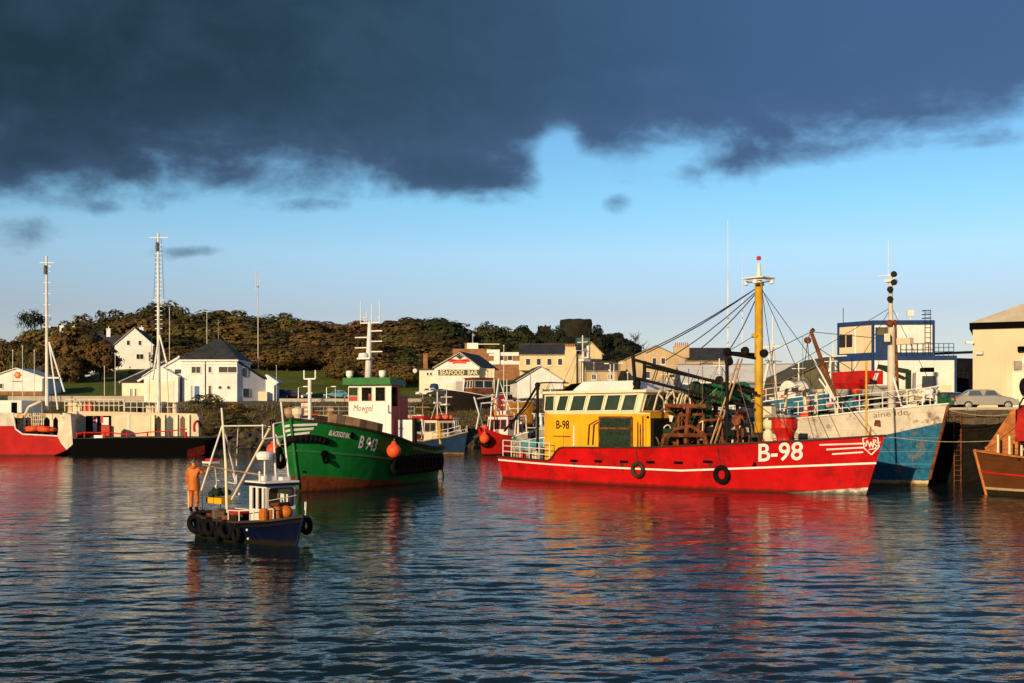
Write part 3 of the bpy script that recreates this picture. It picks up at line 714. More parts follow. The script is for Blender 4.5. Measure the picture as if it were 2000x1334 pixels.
MB().box(xa + 1.2, xa + 2.1, Y0 - .06, Y0 - .005, 1.35, 3.35).build('door', 'yellow_paint', wh)
MB().tube((xb - .35, Y0 - .05, 2.2), (xb - .35, Y0 - .05, 4.5), .05, n=6).build('drain_pipe', 'yellow_paint', wh)
MB().ball((B.on(1266, 815, Y0).x, Y0 - .02, B.on(1266, 815, Y0).z), .09, 8, 6).build('side_lamp', 'black_paint', wh)
# stern deck rail, crane
pts = [H.pt(q_, 1, -1, -.1) for q_ in (.21, .172, .134, .096, .058, .02)] + [H.pt(0.0, 1, -.33, -.1), H.pt(0.0, 1, .33, -.1), H.pt(0.0, 1, 1, -.1), H.pt(.1, 1, 1, -.1), H.pt(.2, 1, 1, -.1)]
railing(E, pts, 1.15, 'white_paint', 3, .03)
ca = B.on(1052, 870, -1.6)
cr = MB(); top_ = B.on(1050, 752, -1.6); elb = B.on(1024, 795, -1.6); tip = B.on(985, 842, -1.9)
cr.tube((top_.x, -1.6, 1.3), top_, .10).path([top_, elb, tip], .085, 8).path([B.on(1110, 748, -1.6), B.on(1070, 747, -1.6), top_ + V(0, 0, .12)], .05)
cr.path([top_ + V(.2, 0, -.2), elb + V(.35, 0, 0), tip + V(.3, 0, .2)], .035).ball(top_, .2, 10, 7)
cr.build('hydraulic_crane', 'dark_steel', E, smooth=False)
MB().box(1.2, 2.4, -1.2, -.2, 1.3, 2.2).box(2.9, 3.6, .2, 1.0, 1.3, 2.3).build('deck_boxes', 'grey_paint', E)
for i, (x_, y_) in enumerate(((1.0, -1.9), (2.0, -2.3), (3.1, -2.2), (4.1, -2.0))):
    MB().lathe([(.01, 0), (.22, 0), (.24, .35), (.2, .65), (.05, .72)], (x_, y_, 1.3), n=10).build('deck_drum', ('wood_tan', 'red_paint', 'cream_paint', 'grey_paint')[i], E)
# mast
mp = B.on(1482, 860, 0); mx = mp.x; mtop = B.on(1482, 555, 0).z
MB().tube((mx, 0, 1.5), (mx, 0, mtop), .27, .24, 16).build('mast', 'mast_yellow', E, smooth=True)
mt = MB().tube((mx, 0, mtop), (mx, 0, B.on(1482, 515, 0).z), .2, .1, 10)
zc_ = B.on(1482, 545, 0).z
mt.box(mx - .7, mx + .7, -.7, .7, zc_, zc_ + .07).build('mast_head', 'white_paint', E)
cl = MB()
for i in range(12):
    a = i / 12 * 2 * math.pi; cl.tube((mx + .75 * math.cos(a), .75 * math.sin(a), zc_ - .12), (mx + .75 * math.cos(a + .52), .75 * math.sin(a + .52), zc_ - .12), .035, n=5)
for a in (.3, 1.9, 3.4, 5.0):
    cl.lathe([(.02, -.15), (.16, -.12), (.12, .1), (.03, .12)], (mx + .78 * math.cos(a), .78 * math.sin(a), zc_ - .2), n=8)
cl.build('mast_lights', 'white_paint', E)
zt_ = B.on(1482, 505, 0).z
MB().lathe([(.02, -.1), (.13, -.08), (.13, .12), (.02, .16)], (mx, 0, zt_), n=10).build('mast_top_lamp', 'red_paint', E)
MB().tube((mx + .22, 0, B.on(1482, 655, 0).z), (mx - .45, 0, B.on(1482, 655, 0).z), .13).tube((mx, -.35, B.on(1482, 655, 0).z - .05), (mx, .35, B.on(1482, 655, 0).z - .05), .1).build('mast_band', 'mast_yellow', E)
MB().tube((mx, 0, 1.45), (mx, 0, 3.4), .34, .30, 12).build('mast_foot', 'wood_dark', E)
# whip aerials on the wheelhouse goal post
for pxx, y_, top_y, r_ in ((1422, .8, 430, .045), (1450, 1.2, 490, .03)):
    p = B.on(pxx, 690, y_); MB().tube((p.x, y_, p.z), (p.x, y_, p.z + (p.z * 0 + B.on(pxx, top_y, y_).z - p.z) * .55), r_, n=6).tube((p.x, y_, p.z), (p.x, y_, B.on(pxx, top_y, y_).z), r_ * .5, n=5).build('whip_aerial', 'white_paint', E)
# goal-post gallows amidships, its cross beam and blocks
for y_, nm in ((-1.9, 'a'), (1.9, 'b')):
    g0, g1 = B.on(1420, 870, y_), B.on(1420, 690, y_)
    MB().tube((g1.x, y_, 1.4), g1, .11).build('gallows_post', 'dark_steel', E)
gx = B.on(1420, 690, -1.9)
MB().tube((gx.x, -1.9, gx.z), (mx, 0, gx.z - .3), .09).tube((gx.x, 1.9, gx.z), (mx, 0, gx.z - .3), .09).bar((gx.x, -2.2, gx.z), (gx.x, 2.2, gx.z), .2, .25).build('gallows_beam', 'dark_steel', E)
for p in (V(gx.x, -1.9, gx.z + .1), V(gx.x, -1.7, gx.z - .5), B.on(1455, 685, -.8), B.on(1492, 690, -1.2), B.on(1405, 742, -1.2)):
    MB().lathe([(.05, -.12), (.24, -.11), (.24, .11), (.05, .12)], p, (0, 1, .2), 10).build('wire_block', 'dark_steel', E)
# two beam derricks lying aft at a slope
for y_ in (-2.2, 2.2):
    e1, e2 = B.on(1236, 702, y_), B.on(1240, 738, y_); r1_, r2_ = B.on(1478, 768, y_ * .4), B.on(1470, 796, y_ * .4)
    if y_ > 0: e1, e2, r1_, r2_ = V(e1.x + 1.0, y_, gx.z - .35), V(e1.x + 1.0, y_, gx.z - 1.5), V(mx - .4, .9, 5.9), V(mx - .4, .9, 5.0)
    d = MB().tube(e1, r1_, .095).tube(e2, r2_, .095)
    for k in range(1, 9):
        f0 = k / 9; d.tube(e1.lerp(r1_, f0), e2.lerp(r2_, f0 - .05), .03, n=5)
    d.tube(e1 + V(0, 0, .35), e2 - V(0, 0, .2), .12).build('beam_derrick', 'dark_steel', E)
    bk = MB()
    for dz_ in (-.35, -.75): bk.lathe([(.05, -.12), (.26, -.1), (.26, .1), (.05, .12)], e2 + V(.15, 0, dz_), (0, 1, 0), 10)
    bk.tube(e2, e2 + V(.15, 0, -1.1), .06).build('hanging_block', 'dark_steel', E)
hd = V(mx - .2, 0, mtop - .25)
st_ = [(hd, B.on(1236, 698, -2.2)), (hd, B.on(1262, 690, -1.6)), (hd + V(0, 0, -.2), B.on(1300, 704, -1.2)), (hd + V(0, 0, -.3), B.on(1345, 700, -1.9)), (hd + V(0, 0, -.6), B.on(1420, 690, -1.9)), (hd, V(gx.x, 2.0, gx.z)),
       (hd + V(.4, 0, 0), V(mx + 3.2, -2.6, 3.0)), (hd + V(.4, 0, 0), V(mx + 3.2, 2.6, 3.0)), (hd + V(.4, 0, -.1), V(26.6, 0, 3.3)), (V(mx, 0, B.on(1482, 650, 0).z), V(gx.x - 2.6, -1.0, gx.z - .6))]
for k, (a, b_) in enumerate(st_): MB().path([a.lerp(b_, j / 6) - V(0, 0, (.22 if k < 6 else .1) * math.sin(math.pi * j / 6)) for j in range(7)], .035 if k < 6 else .022, 5).build('stay_wire', 'steel_rope', E)
for a, b_ in ((B.on(1443, 700, -1.4), B.on(1388, 866, -2.6)), (B.on(1450, 700, -1.2), B.on(1396, 866, -2.4))): MB().tube(a, b_, .055, n=6).build('wooden_spar', 'wood_tan', E)
for pxx in (1295, 1345, 1410): MB().tube(B.on(pxx, 720, -1.6), B.on(pxx, 800, -1.8), .028, n=5).build('hanging_wire', 'steel_rope', E)
# rust-red working gear between wheelhouse and mast
def rp(px, py, y): return B.on(px, py, y)
g = MB()
for y_ in (-2.3, 1.6):
    g.bar(rp(1340, 866, y_), rp(1345, 795, y_), .22, .22).bar(rp(1300, 792, y_), rp(1380, 793, y_), .2, .22)
g.bar(V(rp(1345, 795, 0).x, -2.3, rp(1345, 795, -2.3).z), V(rp(1345, 795, 0).x, 1.6, rp(1345, 795, -2.3).z), .2, .2)
g.build('trawl_gallows', 'rust', E)
g = MB()
a, b_, c_, d_ = rp(1293, 872, -2.7), rp(1298, 850, -2.7), rp(1376, 850, -2.7), rp(1380, 868, -2.7)
g.path([a, b_, c_, d_], .13).path([a + V(0, 1.3, 0), b_ + V(0, 1.3, 0), c_ + V(0, 1.3, 0)], .13).tube(b_, b_ + V(0, 1.3, 0), .11).tube(c_, c_ + V(0, 1.3, 0), .11)
g.path([b_ + V(.3, .3, 0), rp(1318, 838, -2.3), rp(1350, 832, -2.3), c_ + V(-.2, .4, 0)], .11)
g.build('dredge_frame', 'rust', E)
for i in range(7):
    x_ = b_.x + .25 + i * .38; MB().torus((x_, -2.1 + .1 * (i % 2), 1.95), (1, .2, 0), .3, .05, 10, 5).build('chain_ring', 'rust', E)
wx = rp(1305, 840, -1).x
MB().lathe([(.75, 0), (.75, .08), (.35, .1), (.35, 1.2), (.75, 1.22), (.75, 1.3)], (wx, -1.6, 2.3), (0, 1, 0), 18).build('winch_drum', 'rust', E)
MB().lathe([(.6, 0), (.6, .08), (.28, .1), (.28, 1.0), (.6, 1.02), (.6, 1.1)], (wx + 1.5, -1.2, 2.2), (0, 1, 0), 18).build('winch_drum', 'dark_steel', E)
MB().box(xb + .004, xb + .25, -2.5, 2.5, 1.4, 4.25).build('front_shade_panel', 'dark_steel', E)  # dark sheet added to stand for shade on the wheelhouse front
MB().box(xb + .26, xb + .9, -1.6, 2.2, 1.4, 3.6).build('shade_net_stack', 'dark_net', E)  # dark netting stack added for the same shade
p0 = rp(1316, 786, -1.0); nt = MB()
rr = random.Random(3)
for i in range(14):
    a = rr.uniform(0, 6.28); q0 = p0 + V(rr.uniform(-.9, .9), rr.uniform(-.6, .6), rr.uniform(-.2, .1)); nt.path([q0 + V(math.cos(a) * .5, 0, -.5), q0 + V(math.cos(a) * .2, .1, .35), q0 + V(-math.cos(a) * .3, 0, .75)], .05, 5)
nt.build('coiled_hoses', 'cream_paint', E)
for px0, px1, y_, m_ in ((1350, 1382, .8, 'dark_net'), (1385, 1430, 1.4, 'green_net')):
    a, b_ = rp(px0, 768, y_), rp(px1, 768, y_); zt0 = rp(px0, 745, y_).z; zl0 = rp(px0, 795, y_).z; xm = (a.x + b_.x) / 2; rad = (zt0 - zl0) / 2
    dr = MB().lathe([(.1, 0), (rad, 0), (rad, .1), (rad * .8, .2), (rad * .85, 1.7), (rad * .8, 2.1), (rad, 2.2), (rad, 2.3), (.1, 2.3)], (xm, y_ - .5, (zt0 + zl0) / 2), (.25, 1, 0), 22).build('net_drum', m_, E)
    MB().bar((xm, y_ - .6, 1.4), (xm, y_ - .6, (zt0 + zl0) / 2), .16, .16).bar((xm, y_ + 1.9, 1.4), (xm, y_ + 1.9, (zt0 + zl0) / 2), .16, .16).build('drum_stand', 'rust', dr)
# foredeck: red winch housing, stores, bitts, fish boxes
fa = rp(1532, 850, -.6)
MB().lathe([(.45, 1.8), (.45, 3.1), (.75, 3.7), (.75, 4.25), (.5, 4.3)], (fa.x, -.6, 0), n=14).build('fore_ventilator', 'red_paint', E)
MB().box(fa.x - .9, fa.x + .8, -1.3, -.2, 4.3, 4.45).build('ventilator_shelf', 'grey_paint', E)
fb = rp(1503, 800, -.4); o_ = MB()
o_.box(fb.x - .28, fb.x + .28, -.65, -.15, 4.3, 4.95).ball((fb.x, -.4, 3.95), .42, 10, 8, (1, .7, .9)).ball((fb.x - .1, -.4, 3.2), .36, 10, 8, (.9, .7, 1.2)).box(fb.x - .25, fb.x - .08, -.5, -.3, 1.8, 3.0).box(fb.x + .1, fb.x + .27, -.5, -.3, 1.8, 3.0)
o_.build('canvas_covered_winch', 'cream_paint', E)
for pxx in (1490, 1513, 1522): 
    p = rp(pxx, 840, -1.4); MB().tube((p.x, -1.4, 1.7), (p.x, -1.4, 3.0), .09).build('mooring_bitt', 'red_paint', E)
for i, pxx in enumerate((1455, 1475)):
    p = rp(pxx, 850, -2.4); MB().tube((p.x, -2.4, 1.5), (p.x, -2.4, 3.15), .16).build('mooring_post', 'black_paint', E)
for i in range(5):
    MB().cbox((15.6 + i * .75, -2.2 + .3 * (i % 2), 2.0 + .15 * (i % 3)), (.62, .5, .5), .2 * i).build('fish_box', ('cream_paint', 'grey_paint', 'wood_tan')[i % 3], E)
MB().lathe([(.02, 0), (.3, 0), (.34, .5), (.02, .55)], (fa.x + 1.4, -1.3, 2.0), n=12).build('rope_coil', 'rope', E)
# anchor stain and hawse
# yellow steadying pole at the bow between the two boats
p0, p1 = B.on(1692, 856, .4), B.on(1692, 705, .4); MB().tube((p0.x, .4, 2.4), p1, .06).build('jack_staff', 'mast_yellow', E)
# fenders hang on their own
tyre(B.w(H.side(B.on(1245, 916, -3.3).x, 1.05, -1, .14)), tuple(-B.l), 'worn brown tyre hanging on the red trawler nearer its stern', 'tyres on the red trawler', .40, .13, m='wood_dark', rope_to=tuple(B.w(H.side(B.on(1245, 880, -3.3).x, 2.4, -1, .1))))
tyre(B.w(H.side(B.on(1400, 920, -3.3).x, .95, -1, .14)), tuple(-B.l), 'black tyre hanging on the red trawler below the mast', 'tyres on the red trawler', .42, .15, rope_to=tuple(B.w(H.side(B.on(1400, 880, -3.3).x, 2.5, -1, .1))))

# ---------------------------------------------------------------- blue and white trawler, rafted behind the red one
B = BT = Boat('blue_trawler', 'rusty blue trawler with white bulwark, moored between red trawler and quay', (26.9, 70.2), HEAD, 25.0)
E = B.e
shr = tab([(0, 3.2), (.2, 3.7), (.55, 3.95), (.7, 4.3), (1, 5.15)])
H = BH = Hull(25, 6.8, shr, zk=-1.4, rake=1.3, srake=.3, tw=.75, sa=.25, sb=.58, nb=2.3, wlb=.6, wls=.92)
hm = hull_mat('blue_hull_paint', (.66, .60, .50), (.014, .14, .27), -2.55, rust=.45, slope=.265, patch=((.20, .13, .07), .40, .9), boot=((.62, .48, .26), .34))
dk = tab([(0, 2.2), (.5, 2.4), (.62, 2.9), (.64, 4.0), (1, 4.9)])
H.mesh('hull', hm, E, ns=60, bulwark=dk, capmat='white_paint', cap=(.16, .08))
for z_, m_ in ((1.25, 'blue_paint'), (2.05, 'blue_paint'), (2.9, 'blue_paint')):
    H.belt('plate_strake', m_, E, lambda q, z_=z_: z_ + .35 * max(0, q - .6), .03, .55, 1)
MB().tube(H.pt(1, .28, 1) + V(.02, 0, 0), H.pt(1, .98, 1) + V(.04, 0, 0), .1).build('stem_bar', 'rust', E)
n0, n1_ = pick(B, H, 1706, 816, -1), pick(B, H, 1773, 810, -1)
H.text('aine Ide', .52, 'wood_dark', E, n0[0], n0[1], -1, bold=-.006, width=n1_[0] - n0[0], zf=lambda x: (n1_[1] - n0[1]) * (x - n0[0]) / (n1_[0] - n0[0]), name='boat_name')
p = H.side(B.on(1700, 822, -2.8).x - .1, 3.95, -1, .03); MB().cbox(p, (.7, .05, .36), -.35).build('anchor_recess', 'rust', E)
MB().cbox(p + V(-.4, 0, -.55), (.22, .04, .75), -.35).build('rust_run', 'orange_wood', E)
pts = [H.pt(q_, 1, -1, -.15) for q_ in (.16, .21, .26, .31, .36, .42, .47, .52, .57, .62, .67, .72, .77, .82, .87, .92, .965)]
railing(E, pts, 1.1, 'white_paint', 3, .028)
pts = [H.pt(q_, 1, 1, -.15) for q_ in (.42, .5, .58, .66, .74, .82, .9, .965)]
railing(E, pts, 1.1, 'white_paint', 3, .028)
mp = B.on(1741, 790, 0); mx = mp.x; tp = B.on(1741, 540, 0).z
MB().tube((mx, 0, 4.2), (mx, 0, B.on(1741, 640, 0).z), .27, .22, 12).tube((mx - .05, 0, B.on(1741, 640, 0).z), (mx - .05, 0, tp), .16, .12, 10).build('mast', 'hull_white_old', E, smooth=False)
MB().tube((mx + .45, .1, 4.3), (mx + .2, .1, B.on(1741, 625, 0).z), .09).build('mast_strut', 'rust', E)
lm = MB()
for py_l, sd_ in ((537, .3), (553, .3), (566, .05), (585, .05)):
    lm.lathe([(.03, -.2), (.17, -.18), (.2, .1), (.16, .2)], (mx + sd_, -.25, B.on(1741, py_l, 0).z), (.3, -1, 0), 10)
lm.build('mast_floodlights', 'dark_steel', E)
MB().box(mx - .35, mx + .3, -.3, .3, B.on(1741, 551, 0).z, B.on(1741, 546, 0).z).tube((mx - .2, 0, tp), (mx - .2, 0, B.on(1736, 470, 0).z), .025, n=5).bar((mx - .9, 0, B.on(1741, 537, 0).z), (mx + .3, 0, B.on(1741, 537, 0).z), .06, .06).build('mast_head', 'white_paint', E)
MB().ball((mx, -.2, B.on(1741, 632, 0).z), .24, 10, 7).build('mast_collar', 'rust', E)
MB().bar((mx - .2, -.1, B.on(1741, 661, 0).z), (mx + .2, -1.0, B.on(1741, 661, 0).z), .35, .5).bar((mx + .5, -.1, B.on(1741, 668, 0).z), (mx + 1.5, -.3, B.on(1741, 668, 0).z), .35, .4).build('mast_bracket', 'cream_paint', E)
# anchor windlass and rails right at the bow
bx = B.on(1812, 770, -.3)
MB().lathe([(.1, -.6), (.45, -.5), (.3, -.2), (.3, .3), (.5, .5), (.1, .6)], (bx.x - .9, -.2, 5.6), (.4, 1, .1), 14).bar((bx.x - 1.8, -.4, 5.2), (bx.x - .6, 0, 5.75), .35, .3).build('anchor_windlass', 'cream_paint', E)
MB().path([(23.7, -.75, 5.0), (23.8, -.6, 6.1), (24.4, .1, 6.25), (23.9, .8, 6.1), (23.8, .9, 5.0)], .05).build('bow_frame', 'white_paint', E)
MB().bar((22.4, -.8, 5.0), (21.9, -.9, 6.8), .12, .1).build('bow_strut', 'white_paint', E)
MB().cbox((22.3, -.5, 5.25), (.5, .4, .4), .3).build('deck_locker', 'navy', E)
# long rust-brown derrick
a, b_ = B.on(1640, 800, -1.6), B.on(1584, 648, -1.6)
MB().tube(a, b_, .17, .12, 10).tube(b_, b_ + V(.2, 0, .15), .14).build('cargo_derrick', 'rust', E)
MB().lathe([(.05, -.12), (.22, -.1), (.22, .1), (.05, .12)], b_ + V(-.25, 0, -.55), (0, 1, 0), 10).tube(b_, b_ + V(-.25, 0, -.5), .03, n=5).build('hanging_block', 'rust', E)
for a2, b2 in ((b_, V(mx, 0, B.on(1741, 663, 0).z)), (b_, B.on(1500, 690, 0)), (b_ + V(-.25, 0, -.7), B.on(1570, 720, -1.5)), (b_ + V(-.25, 0, -.7), B.on(1585, 770, -1.5)), (b_.lerp(a, .2), V(23.0, -1.5, 5.1))):
    MB().tube(a2, b2, .025, n=5).build('stay_wire', 'steel_rope', E)
MB().tube(B.on(1588, 700, -1.9), B.on(1642, 800, -2.1), .06).tube(B.on(1600, 740, -1.9), B.on(1640, 795, -1.9), .06).build('ladder_spar', 'white_paint', E)
# gear seen over the red boat's bulwark
wh = MB().box(7.0, 11.5, -2.0, 2.0, 2.3, 5.2).build('deckhouse', 'white_paint', E)
window_band(wh, [(V(7.4 + k * 1.3, -2.0, 4.0), V(8.3 + k * 1.3, -2.0, 4.0), V(8.3 + k * 1.3, -2.0, 4.8), V(7.4 + k * 1.3, -2.0, 4.8)) for k in range(3)], 'white_paint', 'glass_dark')
MB().box(6.8, 11.8, -2.25, 2.25, 5.2, 5.35).build('roof', 'blue_paint', wh)
MB().lathe([(.5, -1.2), (1.1, -1.1), (1.0, 0), (1.1, 1.1), (.5, 1.2)], (4.4, 0, 4.0), (.2, 1, 0), 18).build('net_drum', 'green_net', E)
rr = random.Random(8); hp = MB()
for i in range(26): hp.ball((B.on(1600 + i * 1.6, 818, -1.9).x, -2.2 + rr.uniform(-.3, .4), 4.25 + rr.uniform(-.15, .15)), rr.uniform(.15, .28), 7, 5)
hp.build('green_net_heap', 'green_net', E)
for i, (x_, y_, sx_, sz_, m_) in enumerate(((13.5, -1.8, 1.1, 1.5, 'cream_paint'), (15.0, -1.2, .9, 1.9, 'hull_white_old'), (16.4, -1.7, .7, 1.0, 'red_paint'), (12.6, -2.4, .6, 1.2, 'blue_paint'))):
    MB().cbox((x_, y_, 3.1 + sz_ / 2), (sx_, 1.0, sz_), .1 * i).build('deck_gear', m_, E)
MB().path([(14.6, -2.0, 3.4), (14.9, -2.0, 6.1), (16.2, -2.0, 6.2), (16.5, -2.0, 3.6)], .12).path([(14.6, 2.0, 3.4), (14.9, 2.0, 6.1), (16.2, 2.0, 6.2), (16.5, 2.0, 3.6)], .12).tube((14.9, -2, 6.1), (14.9, 2, 6.1), .12).build('trawl_gallows', 'cream_paint', E)
# mooring lines to the quay and to the brown boat
ml = MB(); a, b_ = B.w(H.pt(.99, .95, 1)), Vector((33.5, 71.8, QZ + .2)); r_ = MB()
tag(MB().path([a.lerp(b_, k / 8) - V(0, 0, .5 * math.sin(math.pi * k / 8)) for k in range(9)], .03, 5).build('mooring_rope', 'rope'), 'pale mooring rope from blue trawler bow across to the quay', 'rope')
a, b_ = RT.w(RH.pt(.985, 1, 1)), Vector((27.2, 63.8, 3.0))
tag(MB().path([a.lerp(b_, k / 8) - V(0, 0, .18 * math.sin(math.pi * k / 8)) for k in range(9)], .022, 5).build('mooring_rope', 'rope'), 'thin pale rope running from red trawler bow to brown wooden boat', 'rope')
# ---------------------------------------------------------------- green workboat
B = GT = Boat('green_workboat', 'bluff green workboat with white wheelhouse and green roof, bow on', (-12.5, 64.2), (-.29, -.957), 17.3)
E = B.e
shr = tab([(0, 2.2), (.3, 2.3), (.55, 2.75), (.75, 3.4), (1, 4.25)])
H = Hull(17.3, 7.8, shr, zk=-1.5, rake=1.0, srake=.5, tw=.7, sa=.3, sb=.52, nb=2.9, wlb=.55, wls=.86)
hm = hull_mat('green_hull_paint', (.010, .175, .034), (.17, .042, .016), -.62, rust=.25, slope=.098, patch=((.012, .09, .03), .36, .7), rustcol=(.02, .045, .012))
H.mesh('hull', hm, E, ns=60, bulwark=tab([(0, 1.5), (.5, 1.7), (.7, 2.4), (1, 3.2)]), capmat='wood_dark', cap=(.22, .12), deckmat='deck_grey')
H.belt('bulwark_strake', 'green_paint', E, lambda q: shr(q) * .56 + .05, .06, 0, 1)
H.belt('rubbing_band', 'green_paint', E, lambda q: shr(q) - .30, .09, 0, .52, sides=(1, -1))
# timber capping boards along the port bow bulwark
x0, _ = pick(B, H, 640, 818, 1); x1, _ = pick(B, H, 742, 855, 1)
nb = 8
for i in range(nb):
    xa_, xb_ = x0 + (x1 - x0) * i / nb, x0 + (x1 - x0) * (i + .94) / nb
    a, b_ = H.side(xa_, shr(xa_ / 17.3) - .02, 1, .06), H.side(xb_, shr(xb_ / 17.3) - .02, 1, .06)
    MB().bar(a + V(0, 0, .33), b_ + V(0, 0, .33), .12, .58).build('bulwark_board', ('wood_tan', 'wood_deck')[i % 3 == 1], E)
for i in range(5):
    xa_ = x0 + (16.4 - x0) * i / 5; xb_ = x0 + (16.4 - x0) * (i + .9) / 5
    a, b_ = H.side(xa_, shr(xa_ / 17.3), 1, .0), H.side(xb_, shr(xb_ / 17.3), 1, .0)
    MB().bar(a + V(0, 0, .2), b_ + V(0, 0, .2), .16, .35).build('bulwark_board', 'wood_dark', E)
tx = pick(B, H, 647, 832, 1)[0]; tx2 = pick(B, H, 691, 838, 1)[0]; tz, tz2 = shr(tx / 17.3) - .62, shr(tx2 / 17.3) - .62
H.text('BLACKSOD BAY', .40, 'white_paint', E, tx, tz, 1, bold=.008, width=abs(tx - tx2), zf=lambda x: (tz2 - tz) * (x - tx) / (tx2 - tx), name='boat_name')
tx = pick(B, H, 704, 858, 1)[0]; tx2 = pick(B, H, 741, 862, 1)[0]; tz, tz2 = shr(tx / 17.3) - 1.02, shr(tx2 / 17.3) - 1.02
H.text('B 943', .98, 'white_paint', E, tx, tz, 1, shear=-.25, bold=.02, width=abs(tx - tx2) * .95, zf=lambda x: (tz2 - tz) * (x - tx) / (tx2 - tx), name='registration_number')
for k in range(3):
    for sd_, xe in ((1, (619 - 7 * k, 829 + 8 * k)), (-1, None)):
        zz = 3.86 - .26 * k
        if sd_ == 1: xq, zq = pick(B, H, xe[0], xe[1], 1)
        else: xq, zq = 16.35 + .1 * k, zz - .1
        st = H.pt(1, (zz - H.zk) / (4.25 - H.zk)).x - .02
        strip_decal(H, 'bow_stripe', MATS['white_paint'], E, [(xq, zq), (st, zz)], .13, sd_, .03)
MB().tube(H.pt(1, .3, 1), H.pt(1, 1, 1) + V(.02, 0, .05), .09).build('stem_bar', 'green_paint', E)
ax, az = pick(B, H, 632, 890, 1); a = H.side(ax, az, 1, .12)
MB().tube(a + V(0, 0, .3), a + V(0, 0, -.35), .07).path([a + V(.3, .05, -.1), a + V(.15, .1, -.4), a + V(-.2, .1, -.4), a + V(-.35, .05, -.1)], .07).ball(a + V(0, 0, .1), .22, 10, 7).build('stowed_anchor', 'black_paint', E)
ax, az = pick(B, H, 687, 850, 1); MB().ball(H.side(ax, az, 1, .0), .14, 8, 6, (1, 1, 1.6)).build('hawse_pipe', 'black_paint', E)
ax, az = pick(B, H, 722, 866, 1); MB().ball(H.side(ax, az, 1, .02), .09, 8, 6).build('hull_fitting', 'white_paint', E)
ax, az = pick(B, H, 593, 926, 1); MB().ball(H.side(ax, max(az, 1.2), 1, .0), .12, 8, 5, (1.6, .6, .5)).build('sea_chest', 'black_paint', E)
# wheelhouse: leaning three-window front, dark red cabin behind, white side casing
xw = 7.0
f0, f1 = B.onx(681, 806, xw), B.onx(764, 816, xw); t0, t1 = B.onx(676, 752, xw), B.onx(758, 752, xw)
zw = t0.z; zl = 1.8
fr = MB().add([(xw, f0.y, zl), (xw, f1.y, zl), (xw + .05, t1.y, zw), (xw + .05, t0.y, zw), (xw - 1.5, f0.y, zl), (xw - 2.6, f1.y, zl), (xw - 2.6, t1.y, zw), (xw - 2.6, t0.y, zw)],
         [(0, 1, 2, 3), (3, 2, 6, 7), (0, 4, 5, 1)])
z1, z2 = B.onx(700, 784, xw).z, B.onx(700, 756, xw).z
# the front wall is built round its openings so one sees into the bridge
cols = [(681, 700), (706, 727), (733, 753)]
ys_ = []
for l0, l1 in cols: ys_.append((B.onx(l0, 770, xw).y, B.onx(l1, 770, xw).y))
ws = MB(); T_ = .1
yL, yR = f0.y, f1.y
ws.box(xw - T_, xw, yL, yR, zl, z1); ws.box(xw - T_, xw, yL - .02, yR + .02, z2, zw)
edges = [yL] + [v for pr in ys_ for v in pr] + [yR]
for i in range(0, len(edges), 2): ws.box(xw - T_ + .002, xw - .002, edges[i], edges[i + 1], z1, z2)
ws.box(xw - 1.5, xw - T_, yL, yL + T_, zl, z1); ws.box(xw - 1.5, xw - T_, yL, yL + T_, z2, zw); ws.box(xw - 1.5, xw - 1.4, yL, yR, zl, zw)
whl = ws.build('wheelhouse', 'white_clean', E)
sidew = MB().box(xw - 1.5, xw - T_ - .002, yR - T_, yR, zl, z1 - .3).box(xw - 1.5, xw - T_ - .002, yR - T_, yR, z2, zw).box(xw - 1.5, xw - 1.1, yR - T_, yR, z1 - .3, z2).build('wheelhouse_side', 'red_paint', E)
for (ya, yb) in ys_:
    w_ = MB().add([(xw - .05, ya, z1), (xw - .05, yb, z1), (xw - .05, yb, z2), (xw - .05, ya, z2)], [(0, 1, 2, 3)]).build('window', 'glass_clear', whl)
    f_ = MB()
    for a, b_ in (((ya, z1), (yb, z1)), ((ya, z2), (yb, z2)), ((ya, z1), (ya, z2)), ((yb, z1), (yb, z2))): f_.bar((xw + .01, a[0], a[1]), (xw + .01, b_[0], b_[1]), .05, .04, up=(1, 0, 0))
    f_.build('frame', 'cream_band', w_)
MB().box(xw - .5, xw - .15, yL + .15, yR - .15, zl, z1 + .02).build('bridge_console', 'wood_dark', whl)
MB().box(xw - 1.39, xw - 1.34, yL + .12, yR - .12, zl, zw - .05).build('bridge_shade_panel', 'black_paint', whl)  # shade of the bridge interior put in as a black panel
rfm = MB(); zr0, zr1 = zw, B.onx(700, 738, xw).z
rfm.add([(xw + .4, yL - .25, zr0), (xw + .4, yR + .12, zr0), (xw - 1.9, yR + .25, zr0 - .05), (xw - 1.9, yL - .25, zr0 - .05), (xw + .45, yL - .22, zr1), (xw + .45, yR + .1, zr1), (xw - 1.9, yR + .2, zr1 - .1), (xw - 1.9, yL - .22, zr1 - .1)],
        [(3, 2, 1, 0), (4, 5, 6, 7), (0, 1, 5, 4), (1, 2, 6, 5), (2, 3, 7, 6), (3, 0, 4, 7)])
rf = rfm.build('wheelhouse_roof', 'green_paint', E)
for yq in (B.onx(684, 730, xw - .6).y, B.onx(748, 730, xw - .6).y):
    MB().lathe([(.05, 0), (.12, .02), (.22, .15), (.24, .38), (.2, .48), (.03, .5)], (xw - .5, yq, zr1), n=12).build('deck_light', 'light_bulb_white', rf)
MB().box(xw - 3.6, xw - 1.55, yL - .75, yR - .3, 1.6, zw - .75).build('aft_cabin', 'red_paint', E)
MB().box(xw - 3.7, xw - 1.56, yL - .85, yR - .2, zw - .748, zw - .65).build('aft_cabin_roof', 'grey_paint', E)
c0, c1 = B.onx(764, 820, xw - .8), B.onx(805, 820, xw - .8)
